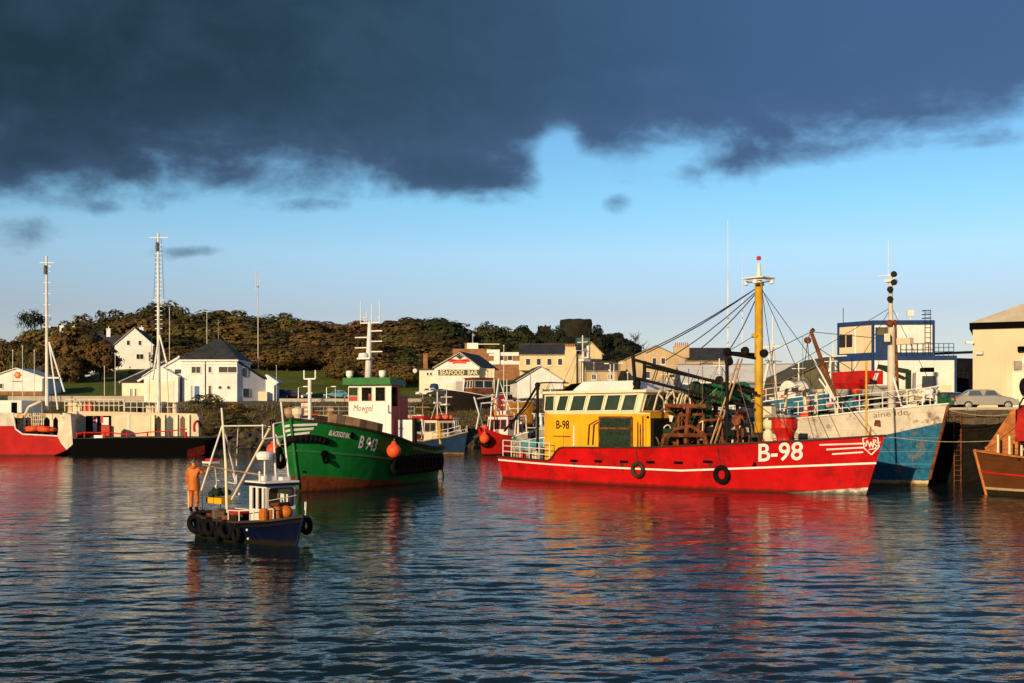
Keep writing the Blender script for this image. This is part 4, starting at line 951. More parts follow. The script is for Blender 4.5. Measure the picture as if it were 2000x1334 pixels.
MB().box(xw - 1.5, xw - .8, yR + .002, c1.y, 1.3, c0.z).build('side_casing', 'white_clean', E)
MB().box(xw - 1.2, xw - .82, c1.y + .01, c1.y + .18, 1.3, c0.z + .1).build('casing_edge', 'dark_steel', E)
flat_text('Mowgel', .62, 'wood_tan', whl, (xw + .02, B.onx(689, 803, xw).y, B.onx(689, 803, xw).z), (0, 1, 0), (0, 0, 1), name='painted_name', center=False, shear=.35, width=1.45)
# mast
mb0 = B.onx(728, 735, xw - 1.6); zz = lambda py: B.onx(728, py, xw - 1.6).z; my = mb0.y; xm = xw - 1.0
ms = MB().tube((xm, my - .05, zr1 - .1), (xm, my + .05, zz(630)), .25, .12, 10); mo = ms.build('mast', 'white_clean', E, smooth=True)
for py_, dy_ in ((648, .95), (660, -1.0), (668, .95), (680, -1.0), (688, .95)):
    MB().bar((xm, my, zz(py_)), (xm, my + dy_, zz(py_)), .08, .07).build('mast_arm', 'white_clean', mo)
MB().box(xm - .3, xm + .5, my - .65, my + .25, zz(703), zz(700)).lathe([(.3, 0), (.36, .1), (.3, .3), (.05, .34)], (xm + .2, my - .3, zz(700)), n=12).build('radar_scanner', 'white_clean', mo)
ct = MB().bar((xm, my - .6, zz(632)), (xm, my + .75, zz(632)), .07, .07)
for dy_, top in ((-.6, 590), (-.35, 622), (-.18, 610), (.2, 594), (.75, 590)): ct.tube((xm, my + dy_, zz(634)), (xm, my + dy_, zz(top)), .03, n=5).ball((xm, my + dy_, zz(622)), .07, 6, 5)
ct.build('aerial_rack', 'white_clean', mo)
# fore post with a two-horned head, windlass and fittings on the foredeck
xf_ = 15.3; b0 = B.onx(605, 812, xf_); tz = B.onx(605, 740, xf_).z
fp = MB().tube((xf_, b0.y, 3.0), (xf_, b0.y, tz), .11, n=10).bar((xf_, b0.y - .36, tz), (xf_, b0.y + .36, tz), .08, .08)
for s_ in (-.36, .36): fp.tube((xf_, b0.y + s_, tz), (xf_, b0.y + s_, tz + .5), .05)
fp.bar((xf_, b0.y - .18, B.onx(605, 768, xf_).z), (xf_, b0.y + .18, B.onx(605, 768, xf_).z), .08, .06).build('fore_post', 'white_paint', E)
for pxx, m_ in ((567, 'wood_tan'), (582, 'cream_paint')):
    p = B.onx(pxx, 800, 15.8); MB().lathe([(.18, 3.2), (.2, 4.3), (.34, 4.5), (.36, 4.8), (.1, 4.9)], (15.8, p.y, 0), n=12).build('deck_ventilator', m_, E)
MB().bar((14.2, -1.6, 4.35), (14.0, 1.0, 4.35), .35, .12).build('wooden_thwart', 'wood_tan', E)
# fenders: each hangs by itself
gp = 'tyres along the green workboat stern'
sidesp = []
for i in range(12):
    pxx = 776 + i * 7.4; xq, zq = pick(B, H, pxx, 892, 1)
    p = H.side(xq, 1.32, 1, .16); d = (H.side(min(17, xq + .2), 1.3, 1) - H.side(max(0.05, xq - .2), 1.3, 1)).normalized(); nrm = V(d.y, -d.x, 0) if d.x * 0 + V(d.y, -d.x, 0).y > 0 else V(-d.y, d.x, 0)
    ax_ = B.M.to_3x3() @ nrm; ordn = ('first', 'second', 'third', 'fourth', 'fifth', 'sixth', 'seventh', 'eighth', 'ninth', 'tenth', 'eleventh', 'twelfth')[i]
    tyre(B.w(p), tuple(ax_), f'{ordn} black tyre from the orange buoy, on green workboat stern quarter', gp, .44, .18, rope_to=tuple(B.w(H.side(xq, shr(xq / 17.3), 1, .1))))
xq, zq = pick(B, H, 758, 880, 1); p = H.side(xq, zq, 1, .42); buoy(B.w(p), .44, 'orange ball buoy hanging on the port side of green workboat', 'orange balls on the green workboat', to=tuple(B.w(H.side(xq, shr(xq / 17.3), 1, .1))))
xq = 13.6; p = H.side(xq, 2.35, -1, .5); buoy(B.w(p), .42, 'orange ball buoy on far bow of green workboat, beyond small boat', 'orange balls on the green workboat', to=tuple(B.w(H.side(xq, shr(xq / 17.3), -1, .1))))
bt = empty('bow_fender', B.w(H.pt(.985, .8, 1)), B.rz, 'thick black rubber fender curved across the green workboat bow', 'fender')
pts = []
for k in range(13):
    f = k / 12; q_ = .968 + .03 * f if f < .5 else .998 - .03 * (f - .5) * 1.0
    x_ = 17.0 - abs(f - .42) * 2.3; z_ = 3.12 - 1.3 * (f - .62) ** 2 * (1 if f > .3 else .7)
    pts.append(H.side(min(x_, H.pt(1, (z_ - H.zk) / (4.25 - H.zk)).x - .02), z_, 1 if f > .42 else -1, .14) - H.pt(.985, .8, 1))
fm = MB().path(pts, .22, 10)
for p_ in pts: fm.ball(p_, .22, 10, 6)
fm.build('rubber_roll', 'black_rubber', bt, smooth=True)
bk = tyre(B.w(H.side(14.2, 1.9, -1, .25)), tuple(-B.l), 'large black tyre on far bow of green workboat under the orange ball', None, .5, .2)
# stern water discharge
MB().path([H.pt(0, .75, .9), H.pt(0, .75, .9) + V(-.35, .1, -.3), H.pt(0, .75, .9) + V(-.6, .15, -1.0), H.pt(0, .75, .9) + V(-.7, .2, -1.9)], .06, 6).build('cooling_water', 'glass_blue', E)

# ---------------------------------------------------------------- people
def person(name, label, loc, rz, joints, mats, parent_note=None, h=1.8):
    """one skinned body grown from a joint skeleton; joints: {key: ((x, y, z), radius, parent)} in metres, facing -y"""
    keys = list(joints); me = bpy.data.meshes.new('body')
    vs_ = [joints[k][0] for k in keys]; es_ = [(keys.index(joints[k][2]), keys.index(k)) for k in keys if joints[k][2]]
    me.from_pydata(vs_, es_, []); ob = bpy.data.objects.new('body', me); COL.objects.link(ob)
    sk = ob.modifiers.new('s', 'SKIN'); sk.use_smooth_shade = True
    for k, sv2 in zip(keys, me.skin_vertices[0].data):
        r_ = joints[k][1]; sv2.radius = r_ if isinstance(r_, tuple) else (r_, r_)
    me.skin_vertices[0].data[0].use_root = True
    ss = ob.modifiers.new('u', 'SUBSURF'); ss.levels = 2; ss.render_levels = 2
    dg = bpy.context.evaluated_depsgraph_get(); nm = bpy.data.meshes.new_from_object(ob.evaluated_get(dg)); bpy.data.objects.remove(ob)
    for m_ in mats['slots']: nm.materials.append(MATS[m_])
    for v in nm.vertices:   # creases in the cloth
        c_ = v.co
        if .15 < c_.z < 1.52: v.co = c_ + v.normal * (.010 * math.sin(c_.z * 46 + 5 * math.sin(c_.x * 14) + 3 * c_.y) + .006 * math.sin(c_.z * 21 - c_.x * 40))
    for pl in nm.polygons:
        pl.material_index = mats['pick'](pl.center); pl.use_smooth = True
    root = empty(name, loc, rz, label, 'person')
    b_ = bpy.data.objects.new('body', nm); COL.objects.link(b_); b_.parent = root
    return root, b_
def fingers(root, wrist, d, side, m='skin', curl=.5):
    d = Vector(d).normalized(); u = d.cross(V(0, 0, 1)); u = u.normalized() if u.length > .1 else V(1, 0, 0); n = u.cross(d)
    hb = MB(); w = Vector(wrist); hb.cbox(w + d * .045, (.05, .085, .085), math.atan2(d.y, d.x))
    for k, ln_ in enumerate((.07, .082, .078, .06)):
        a = w + d * .085 + n * (.032 - k * .022); b_ = a + d * ln_ * .5; c_ = b_ + (d * (1 - curl) + u * side * curl).normalized() * ln_ * .5
        hb.tube(a, b_, .0105, n=6).tube(b_, c_, .0095, n=6)
    a = w + d * .03 + u * side * .035; hb.tube(a, a + (d + u * side * .8).normalized() * .055, .012, n=6)
    return hb.build('hand', m, root)
# ---------------------------------------------------------------- small navy boat in front, with a man standing at its stern
B = SB = Boat('small_fishing_boat', 'small navy open fishing boat with white wheelhouse and pole frame, nearest the viewer', (-7.02, 38.25), (.69, -.724), 5.7)
E = B.e
shr = tab([(0, .86), (.3, .72), (.6, .74), (.85, .86), (1, 1.02)])
H = Hull(5.7, 2.45, shr, zk=-.5, rake=.42, srake=.05, tw=.85, sa=.3, sb=.5, nb=2.6, wlb=.6, wls=.9)
hm = hull_mat('navy_hull_paint', (.0022, .0050, .024), (.008, .004, .004), .05, rust=.3, rustcol=(.008, .012, .03))
H.mesh('hull', hm, E, ns=48, bulwark=.42, capmat='wood_dark', cap=(.12, .07), deckmat='wood_deck')
H.belt('rubbing_strake', 'black_rubber', E, lambda q: shr(q) - .16, .04)
MB().tube(H.pt(1, .25, 1) + V(.01, 0, 0), H.pt(1, 1, 1) + V(.02, 0, .03), .045).build('stem_bar', 'navy', E)
for px_, py_ in ((483, 1035), (485, 1052)):
    x_, z_ = pick(B, H, px_, py_, -1); MB().ball(H.side(x_, z_, -1, .01), .045, 8, 5).build('hull_light', 'white_clean', E)
ZD = .40
ya = -.58; yb = .58
xf_ = B.on(520, 985, ya).x; xr_ = B.on(487, 985, ya).x
zr = B.on(520, 950, ya).z; z_s = B.on(520, 1000, ya).z
hs = MB(); t_ = .05
w0, w1 = B.onx(524, 990, xf_).z, B.onx(524, 955, xf_).z
hs.box(xf_ - t_, xf_, ya, yb, ZD, w0).box(xf_ - t_, xf_, ya, yb, w1, zr).box(xf_ - t_ + .001, xf_ - .001, ya, ya + .12, w0, w1).box(xf_ - t_ + .001, xf_ - .001, yb - .10, yb, w0, w1)
hs.box(xr_, xf_ - t_, yb - t_, yb, ZD, zr)
hs.box(xr_, xf_ - t_, ya, ya + t_, ZD, w0 - .1).box(xr_, xf_ - t_, ya, ya + t_, w1 + .02, zr)
for f0_, f1_ in ((0, .16), (.38, .5), (.74, .84)): hs.box(xr_ + (xf_ - xr_) * f0_, xr_ + (xf_ - xr_) * f1_, ya, ya + t_, w0 - .1, w1 + .02)
wh = hs.build('wheelhouse', 'white_paint', E)
MB().box(xr_ + .002, xr_ + .06, ya + .06, yb - .06, ZD, zr - .02).build('cabin_back_wall', 'wood_dark', wh)
MB().box(xr_ + .3, xf_ - .6, -.1, .45, ZD, w0 - .1).build('helm_seat', 'wood_dark', wh)
w_ = MB().add([(xf_ - .02, ya + .12, w0), (xf_ - .02, yb - .1, w0), (xf_ - .02, yb - .1, w1), (xf_ - .02, ya + .12, w1)], [(0, 1, 2, 3)]).build('window', 'glass_clear', wh)
fr_ = MB(); c8 = []
for cx, cy, a0_ in ((yb - .18, w1 - .08, 0), (ya + .20, w1 - .08, 90), (ya + .20, w0 + .08, 180), (yb - .18, w0 + .08, 270)):
    c8 += [(cx + .08 * math.cos(R(a0_ + a)), cy + .08 * math.sin(R(a0_ + a))) for a in (0, 45, 90)]
c8.append(c8[0])
for a, b_ in zip(c8[:-1], c8[1:]): fr_.bar((xf_ + .012, a[0], a[1]), (xf_ + .012, b_[0], b_[1]), .035, .03, up=(1, 0, 0))
fr_.build('frame', 'black_rubber', w_)
MB().box(xf_ - .5, xf_ - .25, -.3, .5, ZD, w0 + .1).build('helm_console', 'varnish', wh)
MB().lathe([(.16, -.01), (.2, 0), (.16, .02)], (xf_ - .6, .1, w0 + .1), (1, 0, .3), 14).build('steering_wheel', 'wood_dark', wh)
MB().box(xr_ - .15, xf_ + .12, ya - .12, yb + .12, zr, zr + .10).build('wheelhouse_roof', 'navy', E)
MB().box(xr_ - .13, xf_ + .10, ya - .10, yb + .10, zr + .101, zr + .16).build('roof_top', 'white_paint', E)
rail = MB().tube((xf_ + .05, ya, B.onx(530, 978, xf_).z), (xf_ + .05, yb, B.onx(565, 968, xf_).z), .018, n=6).build('grab_rail', 'white_paint', wh)
# radar dome on a post, gps stubs, roof ladder frame
rx = B.on(512, 930, 0); zz = lambda py, x_=None: B.on(512, py, 0).z
xd = (xr_ + xf_) / 2
pd = B.onx(517, 890, xd); MB().lathe([(.1, -.14), (.26, -.13), (.29, -.03), (.29, .06), (.2, .14), (.02, .15)], (xd, pd.y, pd.z), n=18).tube((xd, pd.y, zr + .15), (xd, pd.y, pd.z - .13), .03).build('radar_dome', 'light_bulb_white', E)
p = B.onx(507, 940, xd + .2); MB().tube((xd + .2, p.y, zr + .15), (xd + .2, p.y, zr + .45), .035).ball((xd + .2, p.y, zr + .46), .05, 8, 5).build('navigation_light', 'white_paint', E)
MB().cbox((xd - .1, -.1, zr + .24), (.3, .5, .16)).cbox((xd + .2, .35, zr + .22), (.25, .3, .12)).build('roof_locker', 'white_paint', E)
lf = MB(); q0, q1 = B.onx(539, 940, xd), B.onx(534, 828, xd); r0_, r1_ = B.onx(565, 942, xd), B.onx(549, 785, xd)
lf.tube(q0, q1, .035).tube(r0_, r1_, .035).tube(B.onx(536, 856, xd), B.onx(554, 853, xd), .022).tube(B.onx(536, 868, xd), B.onx(555, 868, xd), .012, n=5).tube(q1, B.onx(553, 824, xd), .022).tube(B.onx(514, 858, xd), B.onx(553, 852, xd), .025)
lf.tube(B.onx(513, 858, xd), B.onx(513, 828, xd), .025).build('roof_frame', 'white_paint', E)
# mast with splayed legs, derrick boom, cross rails
xm = 2.35; M0 = B.on(444, 992, 0.0); xm = M0.x
mt = MB().tube((xm, 0, ZD), B.on(441, 905, 0), .055).tube(B.on(441, 905, 0), B.on(433, 797, 0), .05, .04).build('mast', 'cream_band', E)
mh = B.on(434, 832, 0)
MB().tube(mh, B.on(393, 958, -.9), .034).build('mast_leg', 'white_paint', E)
MB().tube(mh + V(.05, .05, -.1), B.on(463, 946, 1.0), .034).build('mast_leg', 'white_paint', E)
MB().tube(mh, q1.lerp(B.onx(514, 832, xd), .8), .026).build('cross_rail', 'white_paint', E)
MB().tube(B.on(396, 908, -.8), B.on(442, 917, 0), .024).tube(B.on(442, 917, 0), B.onx(525, 930, xd), .028).build('cross_rail', 'wood_tan', E)
MB().tube(B.on(527, 836, .1), B.on(453, 975, .2), .04, .045).ball(B.on(527, 836, .1), .08, 8, 6).build('derrick_boom', 'cream_paint', E)
MB().path([B.on(465, 835, .3), B.on(462, 900, .9), B.on(462, 945, .9)], .02).path([B.on(455, 925, .9), B.on(460, 945, .9), B.on(425, 938, .9)], .02).build('gear_frame', 'white_paint', E)
g = MB()
a = B.on(412, 903, -.2); g.cbox(a, (.5, .42, .07), .1).build('gear_tray', 'white_paint', E)
MB().cbox(a + V(.02, 0, .09), (.34, .3, .10), .1).build('tray_cushion', 'red_paint', E)
p = B.on(424, 950, -.1); MB().ball(p, .085, 10, 8).tube(p, B.on(420, 915, -.1), .012, n=5).build('hanging_float', 'white_clean', E)
p = B.on(467, 965, .6); MB().ball(p, .06, 8, 6).tube(p, B.on(464, 945, .6), .012, n=5).build('hanging_float', 'white_clean', E)
p = B.on(428, 976, .25); MB().cbox((p.x, p.y, p.z - .02), (.95, .5, .22), .12).build('yellow_hauler', 'yellow_paint', E)
rr = random.Random(4); nt = MB()
for i in range(16): nt.ball((p.x + rr.uniform(-.4, .2), p.y + rr.uniform(-.2, .4), p.z + .15 + rr.uniform(0, .22)), rr.uniform(.08, .15), 7, 5)
nt.build('dark_net_heap', 'dark_net', E)
p = B.on(470, 998, -.15); MB().cbox((p.x, p.y, p.z), (.8, .6, .12), .0).build('hatch_cover', 'red_paint', E)
MB().cbox((p.x, p.y + .2, p.z + .07), (.9, .35, .03)).build('hatch_board', 'cream_paint', E)
for i in range(9):
    MB().cbox((.5 + (i % 5) * .40, -.72 + .5 * (i // 5), .62 + .1 * (i % 3)), (.4, .34, .3), rr.uniform(-.3, .3)).build('fish_crate', ('wood_dark', 'rust', 'wood_deck')[i % 3], E)
for i in range(3):
    p = B.onx((515, 528, 541)[i], 1005 - i * 2, xf_ + .25); MB().lathe([(.02, -.2), (.15, -.19), (.17, -.05), (.17, .1), (.12, .2), (.02, .21)], (p.x, p.y, max(p.z, .85)), n=12).build('orange_drum', ('oilskin', 'varnish', 'oilskin')[i], E)
p = B.onx(559, 1000, xf_ + .3); MB().ball((p.x, p.y, p.z), .23, 14, 10).build('orange_float', 'oilskin', E, smooth=True)
pts = [H.pt(q_, 1, -1, -.08) for q_ in (.50, .62, .74, .86)]
railing(E, pts, .38, 'white_paint', 1, .018, name='side_rail')
pp = [H.pt(.80, 1, 1, -.05), H.pt(.93, 1, 1, -.03)]
MB().path([pp[0], pp[0] + V(.02, 0, .55), pp[1] + V(.05, 0, .5), pp[1]], .018).tube(pp[0] + V(0, 0, .28), pp[1] + V(0, 0, .25), .015).build('bow_pulpit', 'white_paint', E)
# tyres round stern and side, a thing each
gp = 'tyres round the small navy boat'
ordn = ('first', 'second', 'third', 'fourth', 'fifth', 'sixth')
for i in range(2):
    p = H.pt(0, .74, -.55 + .75 * i) + V(-.14, 0, .05); tyre(B.w(p), tuple(-B.h), ('black tyre at the stern corner of small navy boat, below the man', 'black tyre on the middle of the small navy boat stern')[i], gp, .27, .10)
for i, px_ in enumerate((384, 400, 414, 428, 446, 462)):
    x_, z_ = pick(B, H, px_, 1030, -1); x_ = max(x_, .35); p = H.side(max(x_, .1), (.50, .36, .46, .30, .44, .34)[i], -1, .10)
    tyre(B.w(p), tuple(-B.l + B.h * (.35, -.2, .1, -.3, .2, -.1)[i]), f'{ordn[i]} black tyre from the stern along the small navy boat side', gp, (.27, .22, .25, .21, .26, .23)[i], (.11, .08, .10, .085, .1, .09)[i], rope_to=tuple(B.w(H.side(max(x_, .25), shr(max(x_, .25) / 5.7), -1, .06))))
tyre(B.w(H.side(4.9, .62, 1, .10)), tuple(B.l), 'black tyre on far bow of small navy boat, beside the pulpit', gp, .24, .10)
# the man in orange oilskins, back to us, right hand on the mast leg
q_ = B.on(378, 991, -.62); fw = B.w((q_.x, -.62, .80)); 
hd_ = B.w(B.on(402, 917, -.95)) - fw
J = {'pelvis': ((0, 0, .95), (.19, .14), None), 'belly': ((0, .01, 1.12), (.19, .14), 'pelvis'), 'chest': ((0, .02, 1.34), (.21, .14), 'belly'), 'neck0': ((0, .02, 1.53), (.08, .08), 'chest'), 'neck': ((.0, 0, 1.60), (.062, .062), 'neck0'),
     'head': ((.0, .01, 1.70), (.095, .105), 'neck'), 'crown': ((.0, .015, 1.80), (.075, .085), 'head'),
     'shR': ((.20, .02, 1.46), (.085, .085), 'chest'), 'elR': ((.36, .08, 1.30), (.068, .068), 'shR'), 'wrR': ((.49, .2, 1.43), (.05, .05), 'elR'),
     'shL': ((-.20, .02, 1.46), (.085, .085), 'chest'), 'elL': ((-.27, .03, 1.18), (.068, .068), 'shL'), 'wrL': ((-.27, .10, .93), (.05, .05), 'elL'),
     'hipR': ((.10, .0, .88), (.115, .12), 'pelvis'), 'knR': ((.12, .04, .50), (.085, .09), 'hipR'), 'anR': ((.12, -.01, .10), (.065, .07), 'knR'), 'toR': ((.13, .15, .04), (.045, .04), 'anR'),
     'hipL': ((-.10, .0, .88), (.115, .12), 'pelvis'), 'knL': ((-.10, .02, .50), (.085, .09), 'hipL'), 'anL': ((-.10, -.03, .10), (.065, .07), 'knL'), 'toL': ((-.11, .13, .04), (.045, .04), 'anL')}
def pk(c):
    if c.z > 1.68 and c.y < .06 or c.z > 1.77: return 2
    if c.z > 1.57: return 1
    if c.z < .2: return 3
    return 0
man, body = person('person', 'man in orange oilskins standing at small boat stern, back to us, holding a pole', fw, -.12, J, dict(slots=('oilskin', 'skin', 'hair_grey', 'black_rubber'), pick=pk))
man.scale = (.96, 1.0, 1.10)
fingers(man, (.49, .2, 1.43), (.8, .5, .25), 1, curl=.8); fingers(man, (-.27, .10, .93), (0, .25, -1), 1)
# skirt of the jacket, hood, cuffs and a pale leg seam
jk = MB(); prof = [(1.18, .215, .165), (1.0, .235, .185), (.86, .25, .2), (.74, .262, .21)]
rows = [[(rx_ * math.cos(a) * (1 + .03 * math.sin(a * 5)), .005 + ry_ * math.sin(a), z_ + .012 * math.sin(a * 3)) for a in np.linspace(0, 2 * math.pi, 25)] for z_, rx_, ry_ in prof]
jk.sheet(rows).build('jacket_skirt', 'oilskin', man, smooth=True)
MB().torus((0, -.015, 1.555), (0, -.35, 1), .095, .05, 16, 8).build('jacket_hood', 'oilskin', man, smooth=True)
MB().tube((-.2, -.02, .78), (-.175, -.05, .15), .028, .022, 6).build('trouser_stripe', 'cream_band', man)
MB().torus((-.27, .095, .955), (0, .25, -1), .05, .015, 12, 6).torus((.475, .19, 1.42), (.8, .5, .45), .05, .015, 12, 6).build('jacket_cuffs', 'oilskin', man)
MB().ball((-.093, .02, 1.69), .022, 8, 6, (.5, 1, 1.5)).ball((.093, .02, 1.69), .022, 8, 6, (.5, 1, 1.5)).tube((0, .1, 1.70), (0, .135, 1.685), .016, .012, 6).build('ears_and_nose', 'skin', man)
MB().ball((-.035, .095, 1.725), .013, 6, 5).ball((.035, .095, 1.725), .013, 6, 5).build('eyes', 'black_rubber', man); MB().cbox((0, .1, 1.645), (.05, .01, .012)).build('mouth', 'red_cloth', man)

# the helmsman behind the middle window of the green workboat
B = GT; xw_t = 7.0; yw = B.onx(721, 775, 6.3).y
J2 = {k: (tuple(v[0]), v[1], v[2]) for k, v in J.items()}
J2['elR'] = ((.30, .12, 1.22), (.062, .062), 'shR'); J2['wrR'] = ((.22, .36, 1.2), (.045, .045), 'elR'); J2['elL'] = ((-.30, .10, 1.22), (.062, .062), 'shL'); J2['wrL'] = ((-.15, .36, 1.15), (.045, .045), 'elL')
def pk2(c):
    if c.z > 1.74 or (c.z > 1.66 and c.y < .02): return 2
    if c.z > 1.57 or (c.y > .33 and c.z > 1): return 1
    return 0 if c.z > .95 else 3
m2, b2 = person('person', 'helmsman in a red top inside green workboat wheelhouse, behind the middle window', B.w((xw_t - .8, yw, 4.16)), B.rz - math.pi / 2, J2, dict(slots=('red_cloth', 'skin', 'hair_grey', 'navy'), pick=pk2))
m2.scale = (1.15, 1, .96)
fingers(m2, (.22, .36, 1.2), (-.2, 1, -.1), 1); fingers(m2, (-.15, .36, 1.15), (.2, 1, -.1), -1)
MB().ball((-.035, .095, 1.725), .013, 6, 5).ball((.035, .095, 1.725), .013, 6, 5).build('eyes', 'black_rubber', m2)
MB().tube((0, .1, 1.70), (0, .135, 1.685), .016, .012, 6).ball((-.093, .02, 1.69), .022, 8, 6, (.5, 1, 1.5)).ball((.093, .02, 1.69), .022, 8, 6, (.5, 1, 1.5)).build('ears_and_nose', 'skin', m2)
MB().box(5.65, 6.45, yw - .5, yw + .5, 1.8, 4.15).build('bridge_step', 'wood_dark', GT.e)
# ---------------------------------------------------------------- landing-craft ferry at left
B = Boat('car_ferry', 'red and white landing-craft ferry with two tall lattice masts and black ramp', (-32.9 - .3, 130), (1, 0), 46.0, 'ferry')
E = B.e
NY, FY = -5.0, 4.2
def P2(px, py, y): v = B.on(px, py, y); return (v.x, v.z)
def panel(name, m, pts, y, th, parent=None):
    return MB().prism([P2(a, b_, y) for a, b_ in pts], (0, y, 0), (1, 0, 0), (0, 0, 1), (0, th, 0)).build(name, m, parent or E, fixn=True)
fer = hull_mat('ferry_red_paint', (.46, .012, .012), (.03, .01, .01), -.2, rust=.5, rustcol=(.12, .008, .008), patch=((.52, .06, .04), .26, .5))
def slab(name, m, pts, y0, y1, parent=None): return panel(name, m, pts, y0, y1 - y0, parent)
slab('red_shell', fer, [(-170, 832), (28, 832), (33, 842), (45, 848), (112, 851), (119, 866), (130, 879), (105, 890), (98, 900), (-170, 900)], NY, NY + .25)
slab('white_bulwark', 'hull_white_old', [(-170, 806), (26, 806), (28, 831.8), (-170, 831.8)], NY - .02, NY + .2)
MB().path([V(P2(26, 806, NY)[0], NY - .06, P2(26, 806, NY)[1]), V(P2(31, 838, NY)[0], NY - .06, P2(31, 838, NY)[1]), V(P2(45, 848, NY)[0], NY - .06, P2(45, 848, NY)[1]), V(P2(114, 851.5, NY)[0], NY - .06, P2(114, 851.5, NY)[1])], .09).build('shell_edge', 'white_paint', E)
mat('white_rusty', (.74, .66, .50), .6, .2, 1.0, streak=.5, wear=((.55, .30, .06), .42, .7))
slab('rounded_end', 'white_rusty', [(112, 851), (118, 812), (124, 806), (138, 810), (141, 850), (142, 868), (130, 878.6), (119, 866)], NY - .05, NY + .9)
slab('stern_hull', 'black_paint', [(-170, 850), (112, 853), (130, 880), (100, 902), (-170, 902)], NY + .3, FY + .8)
cw = slab('deck_cabin', 'white_rusty', [(-170, 806), (118, 808), (118, 850), (-170, 850)], NY + 2.4, FY)
for a0_, a1_ in ((24, 34), (48, 60), (66, 78), (86, 97), (104, 113)):
    pts = [P2(a0_, 850, NY + 2.4), P2(a1_, 850, NY + 2.4), P2(a1_, 820, NY + 2.4), P2((a0_ + a1_) / 2, 814, NY + 2.4), P2(a0_, 820, NY + 2.4)]
    MB().prism(pts, (0, NY + 2.37, 0), (1, 0, 0), (0, 0, 1), (0, .03, 0)).build('arched_opening', 'black_paint', cw)
slab('upper_cabin', 'white_paint', [(-170, 782), (42, 782), (42, 806), (-170, 806)], NY + 2.6, FY - 1)
slab('cabin_door', 'black_paint', [(22, 786), (33, 786), (33, 806), (22, 806)], NY + 2.56, NY + 2.6)
# dinghy in the open side, davit
d0, d1 = B.on(52, 838, NY + .9), B.on(98, 843, NY + .9); dg_ = empty('inflatable_dinghy', B.w((d0.x, NY + .9, d0.z)), B.rz, 'orange inflatable dinghy stowed in the ferry side opening', 'dinghy')
dl = d1.x - d0.x
MB().path([(0, 0, 0), (dl * .5, 0, .05), (dl, 0, -.1)], .32, 10).path([(0, .9, 0), (dl * .5, .9, .05), (dl, .9, -.1)], .32, 10).ball((dl, .45, -.1), .5, 10, 8, (1.1, 1.4, .6)).build('inflated_tube', 'orange_buoy', dg_, smooth=True)
MB().box(0, dl, 0, .9, -.35, -.2).build('floor_board', 'black_rubber', dg_)
p = B.on(52, 838, NY + 1.2); dvt = [B.on(47, 850, NY + 1.2), B.on(47, 815, NY + 1.2), B.on(56, 795, NY + 1.2), B.on(82, 783, NY + 1.2)]
MB().path(dvt, .16, 8).tube(dvt[3], dvt[3] - V(0, 0, 1.8), .03).build('davit_crane', 'white_rusty', E)
mp_ = MB()
for i in range(7): mp_.tube(B.on(56 + i * 3, 850, NY + 1.8), B.on(54 + i * 4, 806, NY + 1.8), .05)
for j in range(5): mp_.tube(B.on(50, 812 + j * 8, NY + 1.8), B.on(80, 812 + j * 8, NY + 1.8), .035)
mp_.build('boarding_ladder', 'cream_paint', E)
# black bow hull and ramp
slab('ramp_hull', 'black_paint', [(126, 902), (140, 868), (143, 857), (262, 854.5), (330, 855), (416, 855.5), (412, 861), (395, 868), (372, 880), (366, 902)], NY, FY)
slab('car_deck', 'deck_grey', [(143, 856.5), (262, 854), (330, 854.4), (400, 855), (400, 855.4), (262, 854.6), (143, 857.2)], NY + .1, FY)
slab('bow_bottom', 'red_shaded', [(366, 878), (400, 869), (400, 886), (385, 893), (366, 896)], NY - .04, NY + 1.5)
slab('ramp_lip', 'black_paint', [(395, 855.3), (416, 855.3), (416, 858), (395, 862)], NY - .3, FY + .3)
# casing on the far side of the car deck
cs = slab('side_casing', 'peach_wall', [(142, 803), (222, 804), (300, 806), (384, 808), (388, 816), (388, 853), (142, 853)], FY - 1.2, FY)
fy = FY - 1.2
def cp(name, m, pts, d=.06): return MB().prism([P2(a, b_, fy) for a, b_ in pts], (0, fy - d, 0), (1, 0, 0), (0, 0, 1), (0, d - .004, 0)).build(name, m, cs)
cp('doorway', 'black_paint', [(168, 812), (217, 812), (217, 850), (168, 850)])
cp('door_jamb', 'white_paint', [(182, 814), (190, 814), (190, 850), (182, 850)], .1); cp('locker', 'white_paint', [(199, 815), (213, 815), (213, 830), (199, 830)], .12)
cp('red_board', 'red_paint', [(184, 812), (188, 812), (188, 826), (184, 826)], .14); cp('red_board', 'red_paint', [(197, 812), (202, 812), (202, 826), (197, 826)], .14)
cp('red_locker', 'red_paint', [(196, 831), (217, 831), (217, 851), (196, 851)], .6); cp('red_sill', 'red_paint', [(160, 843), (196, 843), (196, 851), (160, 851)], .3)
for l0, l1 in ((146, 160), (224, 249), (254, 294)): cp('casing_panel', 'cream_paint', [(l0, 812), (l1, 812), (l1, 849), (l0, 849)], .05)
cp('casing_pillar', 'cream_band', [(249, 810), (254, 810), (254, 853), (249, 853)], .12)
for k, (l0, l1, m_) in enumerate(((305, 314, 'wood_dark'), (325, 338, 'glass_blue'), (352, 361, 'wood_deck'))):
    cp('arched_opening', m_, [(l0, 852), (l1, 852), (l1, 818), ((l0 + l1) / 2, 812), (l0, 818)], .05)
for l0 in (298, 318, 343, 366): cp('casing_pillar', 'cream_band', [(l0, 810), (l0 + 5, 810), (l0 + 5, 853), (l0, 853)], .25)
cp('door_leaf', 'black_paint', [(301, 828), (305, 828), (305, 846), (301, 846)], .08)
